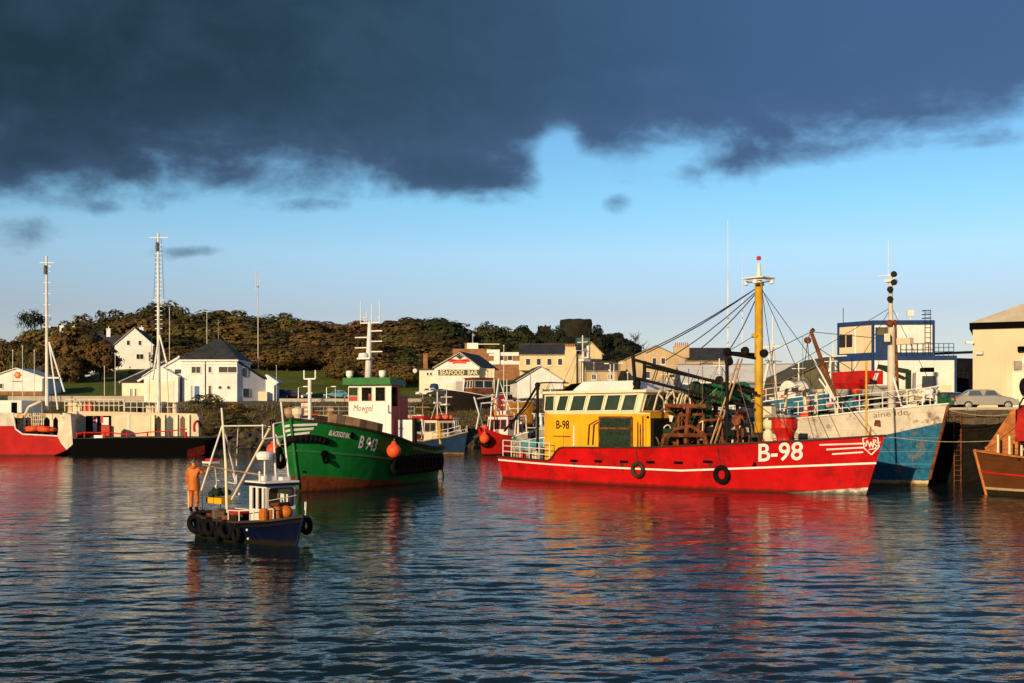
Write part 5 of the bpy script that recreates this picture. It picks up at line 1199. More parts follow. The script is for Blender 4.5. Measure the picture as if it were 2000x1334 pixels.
# red rail with sagging pipe along the near deck edge
rl = [B.on(a, b_, NY + .3) for a, b_ in ((150, 848), (162, 845), (217, 845), (248, 849), (290, 844), (330, 842), (365, 838))]
MB().path(rl, .07, 6).build('deck_edge_rail', 'red_paint', E)
for a in (150, 165, 205, 248, 288, 330, 363): 
    p = B.on(a, 846, NY + .3); MB().tube((p.x, NY + .3, B.on(a, 855, NY).z), (p.x, NY + .3, p.z + .15), .09 if a != 363 else .16).build('rail_post', 'red_paint', E)
MB().cbox(B.on(193, 853, NY + .3), (.95, .4, .35)).build('white_chock', 'white_paint', E)
# rails and stores on top of the casing
pts = [V(B.on(126 + i * 9.6, 803, fy).x, fy + .1, B.on(200, 803.5, fy).z) for i in range(13)]
railing(E, pts, B.on(200, 780, fy).z - pts[0].z, 'cream_band', 2, .045)
pts = [V(B.on(243 + i * 12, 806, fy).x, fy + .1, B.on(300, 806, fy).z) for i in range(9)]
railing(E, pts, B.on(300, 785, fy).z - pts[0].z, 'white_paint', 2, .04)
zt = B.on(200, 803, fy).z
for a, b_, h_, m_ in ((128, 158, 1.25, 'white_rusty'), (160, 176, 1.2, 'red_paint'), (283, 297, .9, 'peach_wall'), (301, 309, 1.0, 'cream_paint'), (318, 331, .9, 'wood_tan'), (262, 270, .7, 'black_paint'), (335, 343, 1.1, 'cream_paint')):
    x0_, x1_ = B.on(a, 800, fy).x, B.on(b_, 800, fy).x; MB().box(x0_, x1_, fy + .4, fy + 1.1, zt - .25, zt - .25 + h_).build('deck_store', m_, E)
MB().torus(B.on(386, 835, fy - .1), (1, -.3, 0), .75, .14, 14, 6, arc=.6).build('life_ring_stack', 'red_paint', E)
# two lattice masts
def lattice(px, top, base, y, legs, rungs, cat_y):
    b0, t0 = B.on(px, base, y), B.on(px - 1, top, y)
    mo = MB().tube(b0, t0, .24, .12, 8).build('mast', 'white_paint', E)
    for l0, l1 in legs: MB().tube(B.on(*l0, y - .6), B.on(*l1, y - 1.2), .11, n=6).build('mast_leg', 'white_paint', mo)
    for k in range(rungs[0]):
        f = k / rungs[0]; py_ = rungs[1] + (rungs[2] - rungs[1]) * f; c_ = B.on(px, py_, y); MB().bar(c_ - V(.42, 0, 0), c_ + V(.42, 0, 0), .07, .07).build('mast_step', 'white_paint', mo)
    for py_, wd in cat_y: c_ = B.on(px, py_, y); MB().bar(c_ - V(wd, 0, 0), c_ + V(wd, 0, 0), .09, .09).build('cross_arm', 'white_paint', mo)
    c_ = B.on(px, top + 22, y); MB().cbox(c_ + V(-.15, -.2, -.3), (.25, .3, 1.0)).build('mast_lamp', 'wood_deck', mo)
    return mo
lattice(92, 500, 800, FY - 2.5, (((96, 668), (126, 765)), ((96, 668), (113, 800)), ((92, 738), (116, 738))), (6, 530, 660), ((513, .85), (520, .5)))
lattice(310, 455, 803, FY - 1.8, (((311, 655), (298, 742)), ((312, 655), (326, 710))), (20, 478, 650), ((464, 1.1), (586, .7)))
for a, b_ in (((306, 466), (290, 800)), ((315, 466), (330, 800))): MB().tube(B.on(*a, FY - 1.8), B.on(*b_, FY - 1.0), .03, n=4).build('stay_wire', 'steel_rope', E)

# ---------------------------------------------------------------- brown wooden boat at the right edge
B = Boat('brown_wooden_boat', 'dark brown wooden boat with red tarpaulin cut by the right edge', (26.0, 63.9), (-.78, .62), 15.0)
# x runs forward to the pointed end seen at left
E = B.e
shr = tab([(0, 2.4), (.4, 2.0), (.7, 2.05), (1, 2.45)])
H = Hull(15, 5.4, shr, zk=-1.2, rake=.55, srake=.3, tw=.8, sa=.3, sb=.45, nb=2.2, wlb=.62, wls=.85)
hm = hull_mat('brown_hull_paint', (.125, .045, .016), (.035, .018, .012), .30, line=((.46, .33, .2), .13), rust=.6, rustcol=(.20, .085, .03))
H.mesh('hull', hm, E, ns=48, bulwark=.75, capmat='orange_wood', cap=(.24, .1), deckmat='wood_dark')
H.belt('red_strake', 'red_paint', E, lambda q: shr(q) * .5 + .05, .045)
for side in (1, -1):
    for j in range(4):
        H.belt('hull_plank', 'brown_hull', E, lambda q, j=j: shr(q) * (.62 + .1 * j), .012, .3, 1, sides=(side,), stern=False)
MB().tube(H.pt(1, .25, 1), H.pt(1, 1, 1) + V(.03, 0, .06), .09).build('stem_post', 'orange_wood', E)
# high planked breakwater rising aft along the far bow
SIDE = 1 if B.l.y < 0 else -1      # side turned to the viewer
FAR = -SIDE
n_p = 9
for k in range(n_p):
    f0, f1 = k / n_p, (k + .93) / n_p
    def wp(x, f): 
        p = H.side(x, shr(x / 15), FAR, -.05); top_z = shr(x / 15) + min(2.55, (14.62 - x) * 1.9); return V(p.x, p.y, shr(x / 15) + (top_z - shr(x / 15)) * f)
    rows = [[wp(x, f0), wp(x, f1)] for x in np.linspace(14.55, 12.2, 9)]
    mb = MB().sheet(rows); mb.sheet([[a + V(0, FAR * .06, 0), b_ + V(0, FAR * .06, 0)] for a, b_ in rows]); mb.build('breakwater_plank', 'orange_wood' if k % 3 else 'varnish', E)
a, b_ = wp(14.55, 1), wp(12.2, 1); MB().bar(a, b_, .16, .14).build('breakwater_rail', 'orange_wood', E)
# red tarpaulin over a frame
tp_x0, tp_x1 = 12.35, 7.0
fr_ = MB()
for x in (12.25, 10.2, 7.9): fr_.path([(x, -1.6, 2.0), (x, -1.5, 5.0), (x, -.8, 5.35), (x, .8, 5.35), (x, 1.5, 5.0), (x, 1.6, 2.0)], .05)
fr_.build('shelter_hoop', 'dark_steel', E)
rows = []
for i in range(15):
    x = tp_x0 + (tp_x1 - tp_x0) * i / 14; sag = .05 * math.sin(i * 1.7)
    rows.append([V(x + .06 * math.sin(j * 2 + i), y_ + .05 * math.sin(i * 2.3 + j), z_ + sag + .04 * math.sin(i * 3 + j * 2)) for j, (y_, z_) in enumerate(((SIDE * 1.75, 3.0), (SIDE * 1.78, 3.6), (SIDE * 1.72, 4.3), (SIDE * 1.55, 4.75), (SIDE * .6, 4.95), (-SIDE * .6, 4.95), (-SIDE * 1.6, 4.7), (-SIDE * 1.75, 3.4)))])
tag(MB().sheet(rows).build('tarpaulin', 'red_cloth', E, smooth=True), 'faded red tarpaulin')
rows = [[V(12.4, SIDE * y_, z_) for y_, z_ in ((1.75, 3.0), (1.7, 4.7))], [V(12.45, 0, 2.9), V(12.45, 0, 4.95)], [V(12.4, -SIDE * 1.75, 3.0), V(12.4, -SIDE * 1.7, 4.7)]]
MB().sheet(rows).build('tarpaulin_end', 'red_cloth', E)
for i, x in enumerate((13.6, 12.9, 12.2, 11.5, 10.8, 10.1)):
    p = H.side(x, shr(x / 15), SIDE, -.12); MB().bar(p, p + V(0, 0, 1.05 if i < 2 else .62), .1, .1).build('rail_stanchion', 'cream_paint', E)
for i, x in enumerate((11.9, 11.2, 10.5)):
    p = H.side(x, shr(x / 15), SIDE, -.5); MB().bar(p, p + V(.5, 0, .55), .08, .08).build('rail_brace', 'wood_tan', E)

# ---------------------------------------------------------------- smaller craft farther in
def small_craft(name, label, bow, head, L, Bm, sheer_pts, hullm, cabin, trim='white_paint', rig=True, deck='wood_deck', zk=-.6, z=0.0, group='moored small craft in the inner harbour', cat='boat'):
    b = Boat(name, label, bow, head, L, cat, group); e_ = b.e; e_.location.z = z
    sh = tab(sheer_pts); h = Hull(L, Bm, sh, zk=zk, rake=L * .07, srake=.1, tw=.8, sa=.3, sb=.5, nb=2.4, wlb=.6, wls=.9)
    h.mesh('hull', hullm, e_, ns=30, nt=8, bulwark=.5, capmat=trim, cap=(.14, .1), deckmat=deck)
    if cabin:
        x0_, x1_, w_, z0_, z1_, cm, rm = cabin
        c_ = MB().add([(x0_, -w_, z0_), (x1_, -w_, z0_), (x1_, w_, z0_), (x0_, w_, z0_), (x0_ + .05, -w_ * .92, z1_), (x1_ - .25, -w_ * .92, z1_), (x1_ - .25, w_ * .92, z1_), (x0_ + .05, w_ * .92, z1_)],
                     [(0, 1, 5, 4), (1, 2, 6, 5), (2, 3, 7, 6), (3, 0, 4, 7), (4, 5, 6, 7)]).build('cabin', cm, e_)
        MB().box(x0_ - .15, x1_ - .1, -w_ * 1.02, w_ * 1.02, z1_, z1_ + .12).build('cabin_roof', rm, e_)
        zz0, zz1 = z0_ + (z1_ - z0_) * .5, z0_ + (z1_ - z0_) * .88; qs = []
        for s_ in (-1, 1):
            for k in range(2):
                xa_ = x0_ + .2 + k * (x1_ - x0_ - .5) / 2; xb_ = xa_ + (x1_ - x0_ - .7) / 2
                q_ = [V(xa_, s_ * w_ * .965, zz0), V(xb_, s_ * w_ * .965, zz0), V(xb_, s_ * w_ * .935, zz1), V(xa_, s_ * w_ * .935, zz1)]
                qs.append(q_ if s_ < 0 else [q_[1], q_[0], q_[3], q_[2]])
        for k in range(3):
            ya_ = -w_ * .85 + k * w_ * .58; f = lambda zq: x1_ - .25 * (zq - z0_) / (z1_ - z0_) + .01
            qs.append([V(f(zz0), ya_, zz0), V(f(zz0), ya_ + w_ * .5, zz0), V(f(zz1), ya_ + w_ * .5, zz1), V(f(zz1), ya_, zz1)])
        window_band(c_, qs, trim, 'glass_dark', fr=.05)
    return b, h
bw = at(905, 880, 133)
navyh = hull_mat('navy_boat_paint', (.012, .035, .09), (.40, .22, .08), .22, rust=.25)
b, h = small_craft('fishing_boat', 'dark blue fishing boat with cream cabin, second row behind green workboat stern', (-5.0, 127.5), (.62, -.78), 9.5, 3.8, [(0, 1.6), (.4, 1.5), (.8, 2.0), (1, 2.6)], navyh, (2.6, 5.4, 1.25, 1.2, 3.9, 'cream_paint', 'navy'), trim='wood_tan')
e = b.e
b.p = lambda px, py, x: b.onx(px, py, x)
MB().tube((3.6, 0, 3.9), (3.6, 0, 7.2), .07).tube((3.6, 0, 6.2), (3.6, -.9, 4.0), .03).tube((3.6, 0, 6.2), (3.6, .9, 4.0), .03).cbox((3.6, 0, 5.9), (.3, .9, .2)).build('mast', 'white_paint', e)
MB().cbox((1.8, 0, 4.2), (2.6, 3.0, .35)).cbox((2.6, 1.2, 4.4), (.6, 1.0, .4)).build('red_canopy', 'red_cloth', e)
MB().ball((4.5, .6, 4.25), .35, 10, 7).ball((4.3, -.4, 4.2), .3, 10, 7).ball((4.6, 1.2, 4.2), .3, 10, 7).build('stowed_floats', 'orange_buoy', e)
railing(e, [h.pt(q_, 1, s_, -.1) for q_, s_ in ((.5, 1), (.65, 1), (.8, 1), (.93, 1))], .9, 'white_paint', 2, .03); railing(e, [h.pt(q_, 1, -1, -.1) for q_ in (.5, .65, .8, .93)], .9, 'white_paint', 2, .03)
MB().tube((6.4, -1.5, 1.2), (6.3, -1.6, 3.6), .16).build('yellow_post', 'mast_yellow', e)
redh = hull_mat('red_boat_paint', (.55, .018, .014), (.08, .01, .01), .15, rust=.2)
b, h = small_craft('fishing_boat', 'bright red fishing boat with white cabin and crossed white gantry poles', (-3.7, 124.5), (-.55, -.83), 11.0, 4.2, [(0, 1.9), (.4, 1.7), (.8, 2.3), (1, 3.2)], redh, (4.6, 7.4, 1.45, 1.5, 4.3, 'white_paint', 'red_paint'), trim='red_paint')
e = b.e
for a, b2 in (((926, 775), (948, 852)), ((940, 788), (930, 838)), ((931, 779), (965, 773)), ((938, 788), (962, 786)), ((962, 770), (956, 840)), ((974, 740), (966, 800)), ((974, 740), (996, 800)), ((974, 740), (972, 812)), ((962, 786), (975, 800))):
    pa, pb = b.on(*a, -.4), b.on(*b2, .3); MB().tube(pa, pb, .09, n=6).build('gantry_pole', 'white_paint', e)
MB().cbox((6.0, 0, 4.75), (.9, 1.2, .45)).tube((6, 0, 4.9), (6, 0, 6.3), .06).lathe([(.3, 0), (.34, .15), (.1, .25)], (6.0, 0, 5.5), n=10).build('radar_mast', 'white_paint', e)
MB().cbox((5.4, 1.47, 2.9), (.7, .06, .6)).build('yellow_panel', 'yellow_paint', e)
for k, (x_, s_) in enumerate(((10.2, 1), (9.2, -1), (8.2, -1), (7.0, -1))):
    tyre(b.w(h.side(x_, 1.5, s_, .2)), (0, -1, 0), ('black tyre on far bow', 'black tyre next to the bow', 'black tyre third along', 'black tyre farthest aft')[k] + ' of the bright red fishing boat', 'tyres on the far red boat', .42, .16)
buoy(b.w(h.side(10.4, 1.9, 1, .5)), .55, 'orange ball buoy at the bow of far bright red fishing boat')
MB().lathe([(.3, 2.2), (.5, 2.4), (.5, 3.2), (.2, 3.4)], (8.6, -.9, 0), n=10).build('fish_bin', 'orange_buoy', e)
whiteh = hull_mat('white_boat_paint', (.70, .66, .58), (.02, .03, .08), .55, rust=.2)
b, h = small_craft('cabin_cruiser', 'white cabin boat with orange roof trim, between ferry and green workboat', (-28.0, 134), (-.75, -.66), 7.5, 3.0, [(0, 2.3), (.5, 2.35), (1, 3.0)], whiteh, (2.0, 5.2, 1.1, 2.0, 4.2, 'white_paint', 'orange_buoy'))
MB().tube((3.5, 0, 4.3), (3.5, 0, 6.2), .04).cbox((2.6, .5, 4.5), (.8, .6, .3)).build('roof_gear', 'orange_buoy', b.e)
tealh = hull_mat('teal_boat_paint', (.05, .30, .42), (.25, .2, .15), .4, rust=.1)
b, h = small_craft('dinghy', 'small turquoise dinghy beyond the red trawler stern', (3.6, 112), (.4, -.9), 5.0, 2.4, [(0, 2.0), (.5, 1.9), (1, 2.3)], tealh, None, zk=-.3)
MB().tube((2.2, 0, 1.4), (2.2, 0, 4.4), .05).cbox((2.2, 0, 3.2), (.6, 1.8, .08)).build('frame_pole', 'white_paint', b.e)
darkh = hull_mat('tarred_hull', (.016, .014, .013), (.03, .02, .015), .2, rust=.4)
sb = at(930, 800, 168)
b, h = small_craft('beached_boat', 'dark tarred boat with rusty wheelhouse hauled out below the white restaurant', (sb.x - 4.6, 166), (-.85, -.5), 10.5, 4.0, [(0, 2.3), (.5, 2.1), (1, 3.0)], darkh, (3.0, 6.6, 1.5, 1.8, 4.6, 'rust', 'rust'), z=5.3, rig=False, zk=-.8)
MB().cbox((7.6, -.9, 3.0), (1.3, .1, 2.4), .1).build('white_board', 'white_clean', b.e)
MB().tube((6.9, -1.2, 2.2), (6.9, -1.2, 5.2), .06).build('white_post', 'white_paint', b.e)
for x_ in (2.5, 7.5): MB().bar((x_, -1.6, -.9), (x_, 1.6, -.9), .4, .5).build('keel_block', 'wood_dark', b.e)
yelh = hull_mat('yellow_boat_paint', (.50, .22, .03), (.55, .25, .03), .2, rust=.3)
cx = at(1010, 800, 150)
b, h = small_craft('slipway_cradle_boat', 'yellow hull with red bow standing on the slip beyond red trawler', (-2.6, 152.5), (-.9, -.45), 5.5, 2.8, [(0, 3.2), (.5, 3.0), (1, 3.5)], yelh, None, z=3.2, rig=False, zk=-.4)
MB().box(4.0, 5.0, -.9, .9, 2.0, 3.9).build('red_cover', 'red_cloth', b.e)
for x_ in (.8, 2.6, 4.6):
    MB().bar((x_, -1.5, -1.6), (x_, -1.35, 3.2), .15, .15).build('cradle_post', 'rust', b.e)
# two more trawlers lie stern-on behind the rafted pair
gh = hull_mat('far_blue_hull', (.03, .16, .26), (.1, .03, .02), .3, rust=.3)
b, h = small_craft('blue_fishing_boat', 'teal blue fishing boat with white upper works behind the yellow mast', (25.5, 92.0), (.72, -.69), 14.0, 5.2, [(0, 3.6), (.5, 4.6), (.7, 5.6), (1, 6.2)], gh, (3.0, 6.5, 1.8, 4.0, 7.2, 'white_paint', 'white_paint'), group='working boats rafted behind the trawlers')
MB().path([(8.5, -1.5, 5.0), (9.0, 0, 10.5), (8.5, 1.5, 5.0)], .12).tube((9, 0, 10.3), (9, 0, 12.8), .06).bar((9, -1.4, 9.0), (9, 1.4, 9.0), .1, .1).bar((7.6, 0, 10.2), (10.4, 0, 10.2), .1, .12).build('tripod_mast', 'white_paint', b.e)
railing(b.e, [h.pt(q_, 1, -1, -.1) for q_ in (.3, .4, .5, .6, .7, .8, .9)], 1.0, 'white_paint', 2, .03)
MB().lathe([(.2, -.9), (.9, -.8), (.75, 0), (.9, .8), (.2, .9)], (11.0, 0, 6.4), (.2, 1, 0), 16).build('net_winch', 'white_paint', b.e)
gh2 = hull_mat('far_white_hull', (.55, .5, .42), (.1, .03, .02), .3, rust=.4)
b, h = small_craft('white_fishing_boat', 'weathered white boat with cream gallows between yellow mast and portable cabins', (31.5, 96.0), (.72, -.69), 12.0, 4.6, [(0, 3.6), (.5, 3.8), (1, 5.0)], gh2, (2.5, 5.5, 1.6, 3.4, 6.4, 'cream_paint', 'white_paint'), group='working boats rafted behind the trawlers')
MB().path([(7.0, -1.6, 3.8), (7.2, -.4, 9.2), (7.2, .4, 9.2), (7.0, 1.6, 3.8)], .11).tube((7.2, 0, 9.2), (7.2, 0, 11.4), .05).bar((7.2, -1.6, 8.2), (7.2, 1.6, 8.2), .1, .1).bar((5.9, 0, 9.6), (8.5, 0, 9.6), .1, .1).build('gallows_mast', 'white_paint', b.e)
MB().ball((8.4, -.6, 5.0), .8, 10, 7, (1.4, 1, .5)).build('tarp_heap', 'green_net', b.e)
# ---------------------------------------------------------------- buildings
def gable_house(name, label, c, rz, w, dep, wh, rh, wall='white_clean', roof='slate', wins=(), door=None, chim=(), over=.25, group=None, ridge='y', cat='house', side_wins=()):
    """front faces local -y. ridge 'y': the gable is the front; ridge 'x': the eaves are the front. c is the middle of the front wall's foot"""
    e_ = empty(name, c, rz, label, cat, group)
    zb_ = -2.0
    if ridge == 'y':
        wl_ = MB().prism([(-w / 2, zb_), (w / 2, zb_), (w / 2, wh), (0, wh + rh), (-w / 2, wh)], (0, 0, 0), (1, 0, 0), (0, 0, 1), (0, dep, 0)).build('wall', wall, e_, fixn=True)
        r_ = MB(); k = rh / (w / 2)
        for s_ in (-1, 1):
            a0_, b0_ = V(0, 0, wh + rh + .03), V(s_ * (w / 2 + over), 0, wh - over * k + .03)
            r_.add([a0_ + V(0, -over, 0), b0_ + V(0, -over, 0), b0_ + V(0, dep + over, 0), a0_ + V(0, dep + over, 0), a0_ + V(0, -over, .16), b0_ + V(0, -over, .16), b0_ + V(0, dep + over, .16), a0_ + V(0, dep + over, .16)],
                   [(0, 1, 2, 3), (7, 6, 5, 4), (0, 4, 5, 1), (1, 5, 6, 2), (2, 6, 7, 3), (3, 7, 4, 0)])
        ro = r_.build('roof', roof, e_, fixn=True)
        bb = MB()
        for s_ in (-1, 1): bb.bar((0, -over - .03, wh + rh + .08), (s_ * (w / 2 + over), -over - .03, wh - over * k + .08), .06, .24, up=(0, 1, 0))
        bb.build('barge_board', wall if wall != 'slate' else 'white_clean', ro)
    else:
        wl_ = MB().prism([(0, zb_), (dep, zb_), (dep, wh), (dep / 2, wh + rh), (0, wh)], (-w / 2, 0, 0), (0, 1, 0), (0, 0, 1), (w, 0, 0)).build('wall', wall, e_, fixn=True)
        r_ = MB(); k = rh / (dep / 2)
        for s_ in (-1, 1):
            a0_, b0_ = V(0, dep / 2, wh + rh + .03), V(0, dep / 2 + s_ * (dep / 2 + over), wh - over * k + .03)
            xs2 = (-w / 2 - over * .5, w / 2 + over * .5)
            r_.add([V(x, p.y, p.z + t) for t in (0, .16) for x, p in ((xs2[0], a0_), (xs2[1], a0_), (xs2[1], b0_), (xs2[0], b0_))], [(0, 1, 2, 3), (7, 6, 5, 4), (0, 4, 5, 1), (1, 5, 6, 2), (2, 6, 7, 3), (3, 7, 4, 0)])
        ro = r_.build('roof', roof, e_, fixn=True)
    gm_ = 'dark_steel' if wall in ('white_clean', 'cream_paint') else 'grey_paint'
    if ridge == 'y':
        for s_ in (-1, 1):
            MB().tube((s_ * (w / 2 + over), -over, wh - over * k + .02), (s_ * (w / 2 + over), dep + over, wh - over * k + .02), .07, n=6).build('gutter', gm_, ro)
        MB().tube((w / 2 - .12, -.07, -.5), (w / 2 - .12, -.07, wh - .1), .05, n=6).build('downpipe', gm_, e_)
    else:
        MB().tube((-w / 2 - over * .5, -over, wh - over * k + .02), (w / 2 + over * .5, -over, wh - over * k + .02), .07, n=6).build('gutter', gm_, ro); MB().tube((w / 2 - .3, -.07, -.5), (w / 2 - .3, -.07, wh - .1), .05, n=6).build('downpipe', gm_, e_)
        MB().bar((-w / 2 - .1, dep / 2, wh + rh + .2), (w / 2 + .1, dep / 2, wh + rh + .2), .25, .12).build('ridge_tile', 'slate_warm', ro)
    for x_, z_, ww, hh in wins: add_window(e_, x_, z_, ww, hh)
    for sgn, y_, z_, ww, hh in side_wins: add_window(e_, y_, z_, ww, hh, side=sgn * w / 2)
    if door: 
        d_ = MB().box(door[0] - door[2] / 2, door[0] + door[2] / 2, -.06, -.004, 0, door[1]).build('door', door[3], e_); MB().ball((door[0] + door[2] * .35, -.1, door[1] * .5), .05, 6, 5).build('handle', 'silver', d_)
    for x_, y_, z_, sx_, h_, m_, pots in chim: chimney(ro, x_, y_, z_, sx_, h_, m_, pots)
    return e_
def add_window(e_, x_, z_, ww, hh, side=None, glass='glass_dark', frame='white_clean'):
    if side is None:
        o_, u, n = V(x_, 0, z_), V(1, 0, 0), V(0, -1, 0)
    else:
        o_, u, n = V(side, x_, z_), V(0, 1, 0), V(1 if side > 0 else -1, 0, 0)
    a, b_ = o_ - u * ww / 2, o_ + u * ww / 2; up = V(0, 0, hh)
    w_ = MB().add([a + n * .02, b_ + n * .02, b_ + up + n * .02, a + up + n * .02], [(0, 1, 2, 3)]).build('window', glass, e_)
    f = MB()
    for p0, p1 in ((a, b_), (a + up, b_ + up), (a, a + up), (b_, b_ + up)): f.bar(p0 + n * .04, p1 + n * .04, .09, .10, up=n)
    if ww > 1.1: f.bar(o_ + n * .035, o_ + up + n * .035, .06, .08, up=n)
    f.bar(a - u * .1 + n * .08 - V(0, 0, .06), b_ + u * .1 + n * .08 - V(0, 0, .06), .1, .18, up=(0, 0, 1)).build('frame', frame, w_)
    return w_
def chimney(parent, x_, y_, z_, sx_, h_, m_, pots=2):
    c_ = MB().box(x_ - sx_ / 2, x_ + sx_ / 2, y_ - .35, y_ + .35, z_, z_ + h_).box(x_ - sx_ / 2 - .06, x_ + sx_ / 2 + .06, y_ - .41, y_ + .41, z_ + h_, z_ + h_ + .14)
    for k in range(pots): 
        xx = x_ + (k - (pots - 1) / 2) * sx_ / max(1, pots); c_.tube((xx, y_, z_ + h_ + .14), (xx, y_, z_ + h_ + .65), .11, .09, 8)
    c_.build('chimney', m_, parent)
def foot(px, d, py=None):
    """a point on the ground in the direction px, d metres off"""
    x = (px - 1000) / F * d; return V(x, d, gz(x, d) if py is None else CAM_Z + (812 - py) / F * d)
m_px = lambda px, d: px / F * d
# white gabled house up the slope, with its side wing
c = foot(262, 262, 716); 
h = gable_house('gabled_house', 'white gabled house with slate roof up the slope left of trees', c, .12, m_px(74, 262), 11, 5.0, 3.9, wins=[(-1.3, 4.9, .7, 1.1), (1.3, 4.9, .7, 1.1), (1.3, 1.7, 1.6, 1.2), (-3.4, 1.0, .5, 1.0), (3.4, 1.2, .35, 2.2)], chim=[(-.2, 9.5, 7.8, 1.0, 1.8, 'white_clean', 1)])
MB().box(-10.5, -4.4, 3, 9, -2, 3.6).build('side_wing', 'white_clean', h)
MB().prism([(2.6, 3.5), (9.4, 3.5), (6, 7.6)], (-10.6, 0, 0), (0, 1, 0), (0, 0, 1), (7.4, 0, 0)).build('side_wing_roof', 'slate', h, fixn=True)
chimney(h, -7.0, 6.0, 6.8, .9, 2.2, 'white_clean', 1); add_window(h, -7.5, 1.4, 1.2, 1.2).location = (0, 3, 0)
c = foot(150, 268, 706); gable_house('cottage', 'cream cottage half hidden behind brown trees at left', c, .1, m_px(84, 268), 8, 3.6, 3.6, ridge='x', wall='cream_paint', wins=[(-3, 1.3, 1, 1.2), (0, 1.3, 1, 1.2), (3, 1.3, 1, 1.2)], chim=[(-4.5, 4, 6.2, .9, 2.4, 'white_clean', 1), (-1.6, 4, 6.2, .9, 2.2, 'white_clean', 1)])
c = foot(-6, 245, 722); gable_house('small_outbuilding', 'little white outbuilding with red roof at the left edge', c, 0, 4, 5, 2.4, .8, roof='brick_brown', ridge='x')
# low white clubhouse with a sunburst emblem
c = foot(32, 200, 768); e_ = gable_house('clubhouse', 'low white building with orange sunburst emblem on its gable at far left', c, .05, m_px(104, 200), 9, 2.7, 1.6, cat='building', roof='white_clean', wins=[(-2.8, .8, 1.0, .9)])
em = MB(); o_ = V(.2, -.14, 3.2)
sun_p = []
for k in range(24):
    r_ = .42 if k % 2 else .22 + .12 * (k % 4 == 0); sun_p.append((r_ * 1.5 * math.cos(k / 24 * 2 * math.pi), r_ * 1.5 * math.sin(k / 24 * 2 * math.pi)))
em.prism(sun_p, o_, (1, 0, 0), (0, 0, 1), (0, -.05, 0)).build('sunburst_emblem', 'orange_buoy', e_)
MB().lathe([(.02, 0), (.3, .01), (.3, .05), (.02, .06)], o_ + V(0, -.05, 0), (0, -1, 0), 14).build('emblem_disc', 'yellow_paint', e_)
MB().box(-.8, 1.1, -.05, -.003, 1.95, 2.2).build('emblem_caption', 'grey_paint', e_)
MB().box(-m_px(52, 200) - .05, m_px(52, 200) + .05, -.06, -.003, -.6, .35).build('brick_plinth', 'brick_brown', e_)
# harbour office: two-storey white block under a pyramid roof, sloping wings either side
c = foot(409, 176, 787); D = 176; k = D / F
e_ = empty('harbour_office', c, .0, 'white two-storey harbour office with dark pyramid roof and sloping side wings', 'building')
hx = lambda px: (px - 409) * k; hz = lambda py: (787 - py) * k
mb = MB().box(hx(355), hx(463), 0, 9, -2, hz(706)); mb.build('wall', 'white_clean', e_)
MB().box(hx(352), hx(466), -.35, 9.3, hz(706), hz(702)).box(hx(356), hx(462), -.12, -.004, hz(711.5), hz(710)).build('eaves_fascia', 'white_clean', e_)
x0_, x1_ = hx(351), hx(468); zr = hz(702); ap = V(hx(412), 4.5, hz(658))
MB().add([(x0_, -.5, zr + .005), (x1_, -.5, zr + .005), (x1_, 9.5, zr + .005), (x0_, 9.5, zr + .005), ap - V(.4, 0, 0), ap + V(.4, 0, 0)], [(0, 1, 5, 4), (1, 2, 5), (2, 3, 4, 5), (3, 0, 4), (3, 2, 1, 0)]).build('roof', 'slate', e_)
for l0, t0_, l1, b0_, g_ in ((374, 716, 392, 729, 'glass_dark'), (407, 716, 413, 728, 'glass_dark'), (427, 716, 463, 728, 'slate_warm'), (372.5, 753, 375, 783, 'slate_warm'), (407, 753, 413, 785, 'slate_warm')):
    add_window(e_, hx((l0 + l1) / 2), hz(b0_), (l1 - l0) * k, (b0_ - t0_) * k, glass=g_, frame='white_paint')
d_ = MB().box(hx(380), hx(389), -.07, -.004, .15, hz(754)).build('door', 'blue_door', e_); MB().ball((hx(387.5), -.12, 1.2), .05, 6, 5).build('handle', 'silver', d_)
for px in (430, 446.5):
    w_ = MB().lathe([(.01, 0), (.26, 0), (.26, .03), (.01, .03)], (hx(px), -.003, hz(757)), (0, -1, 0), 18).build('porthole', 'glass_dark', e_); MB().torus((hx(px), -.04, hz(757)), (0, -1, 0), .28, .05, 18, 6).build('frame', 'white_paint', w_)
MB().tube((hx(401), -.1, 0), (hx(401), -.1, hz(702)), .06).tube((hx(354.5), -.1, 0), (hx(354.5), -.1, hz(735)), .06).build('drain_pipe', 'wood_dark', e_)
MB().box(hx(354) - .03, hx(463) + .03, -.1, -.003, -.8, .12).build('plinth', 'navy_trim', e_)
# right wing falls away from the block, its long side turned from the sun
o2, u2, n2_ = V(hx(463) + .003, .35, 0), V(.62, .785, 0), V(.785, -.62, 0); LW = 5.4
MB().prism([(0, -2), (0, hz(708)), (LW, hz(741)), (LW, -2)], o2, u2, (0, 0, 1), V(-.785, .62, 0) * 3.2).build('right_wing_wall', 'white_clean', e_, fixn=True)
for a_, z0_, w2, h2 in ((.9, hz(735), 1.0, 1.35), (1.0, hz(775), 1.3, 1.3)):
    p_ = o2 + u2 * a_ + V(0, 0, z0_); w_ = MB().add([p_ + n2_ * .03, p_ + u2 * w2 + n2_ * .03, p_ + u2 * w2 + V(0, 0, h2) + n2_ * .03, p_ + V(0, 0, h2) + n2_ * .03], [(0, 1, 2, 3)]).build('window', 'glass_blue', e_)
    f = MB()
    for p0, p1 in ((p_, p_ + u2 * w2), (p_ + V(0, 0, h2), p_ + u2 * w2 + V(0, 0, h2)), (p_, p_ + V(0, 0, h2)), (p_ + u2 * w2, p_ + u2 * w2 + V(0, 0, h2))): f.bar(p0 + n2_ * .05, p1 + n2_ * .05, .07, .07, up=n2_)
    f.build('frame', 'grey_paint', w_)
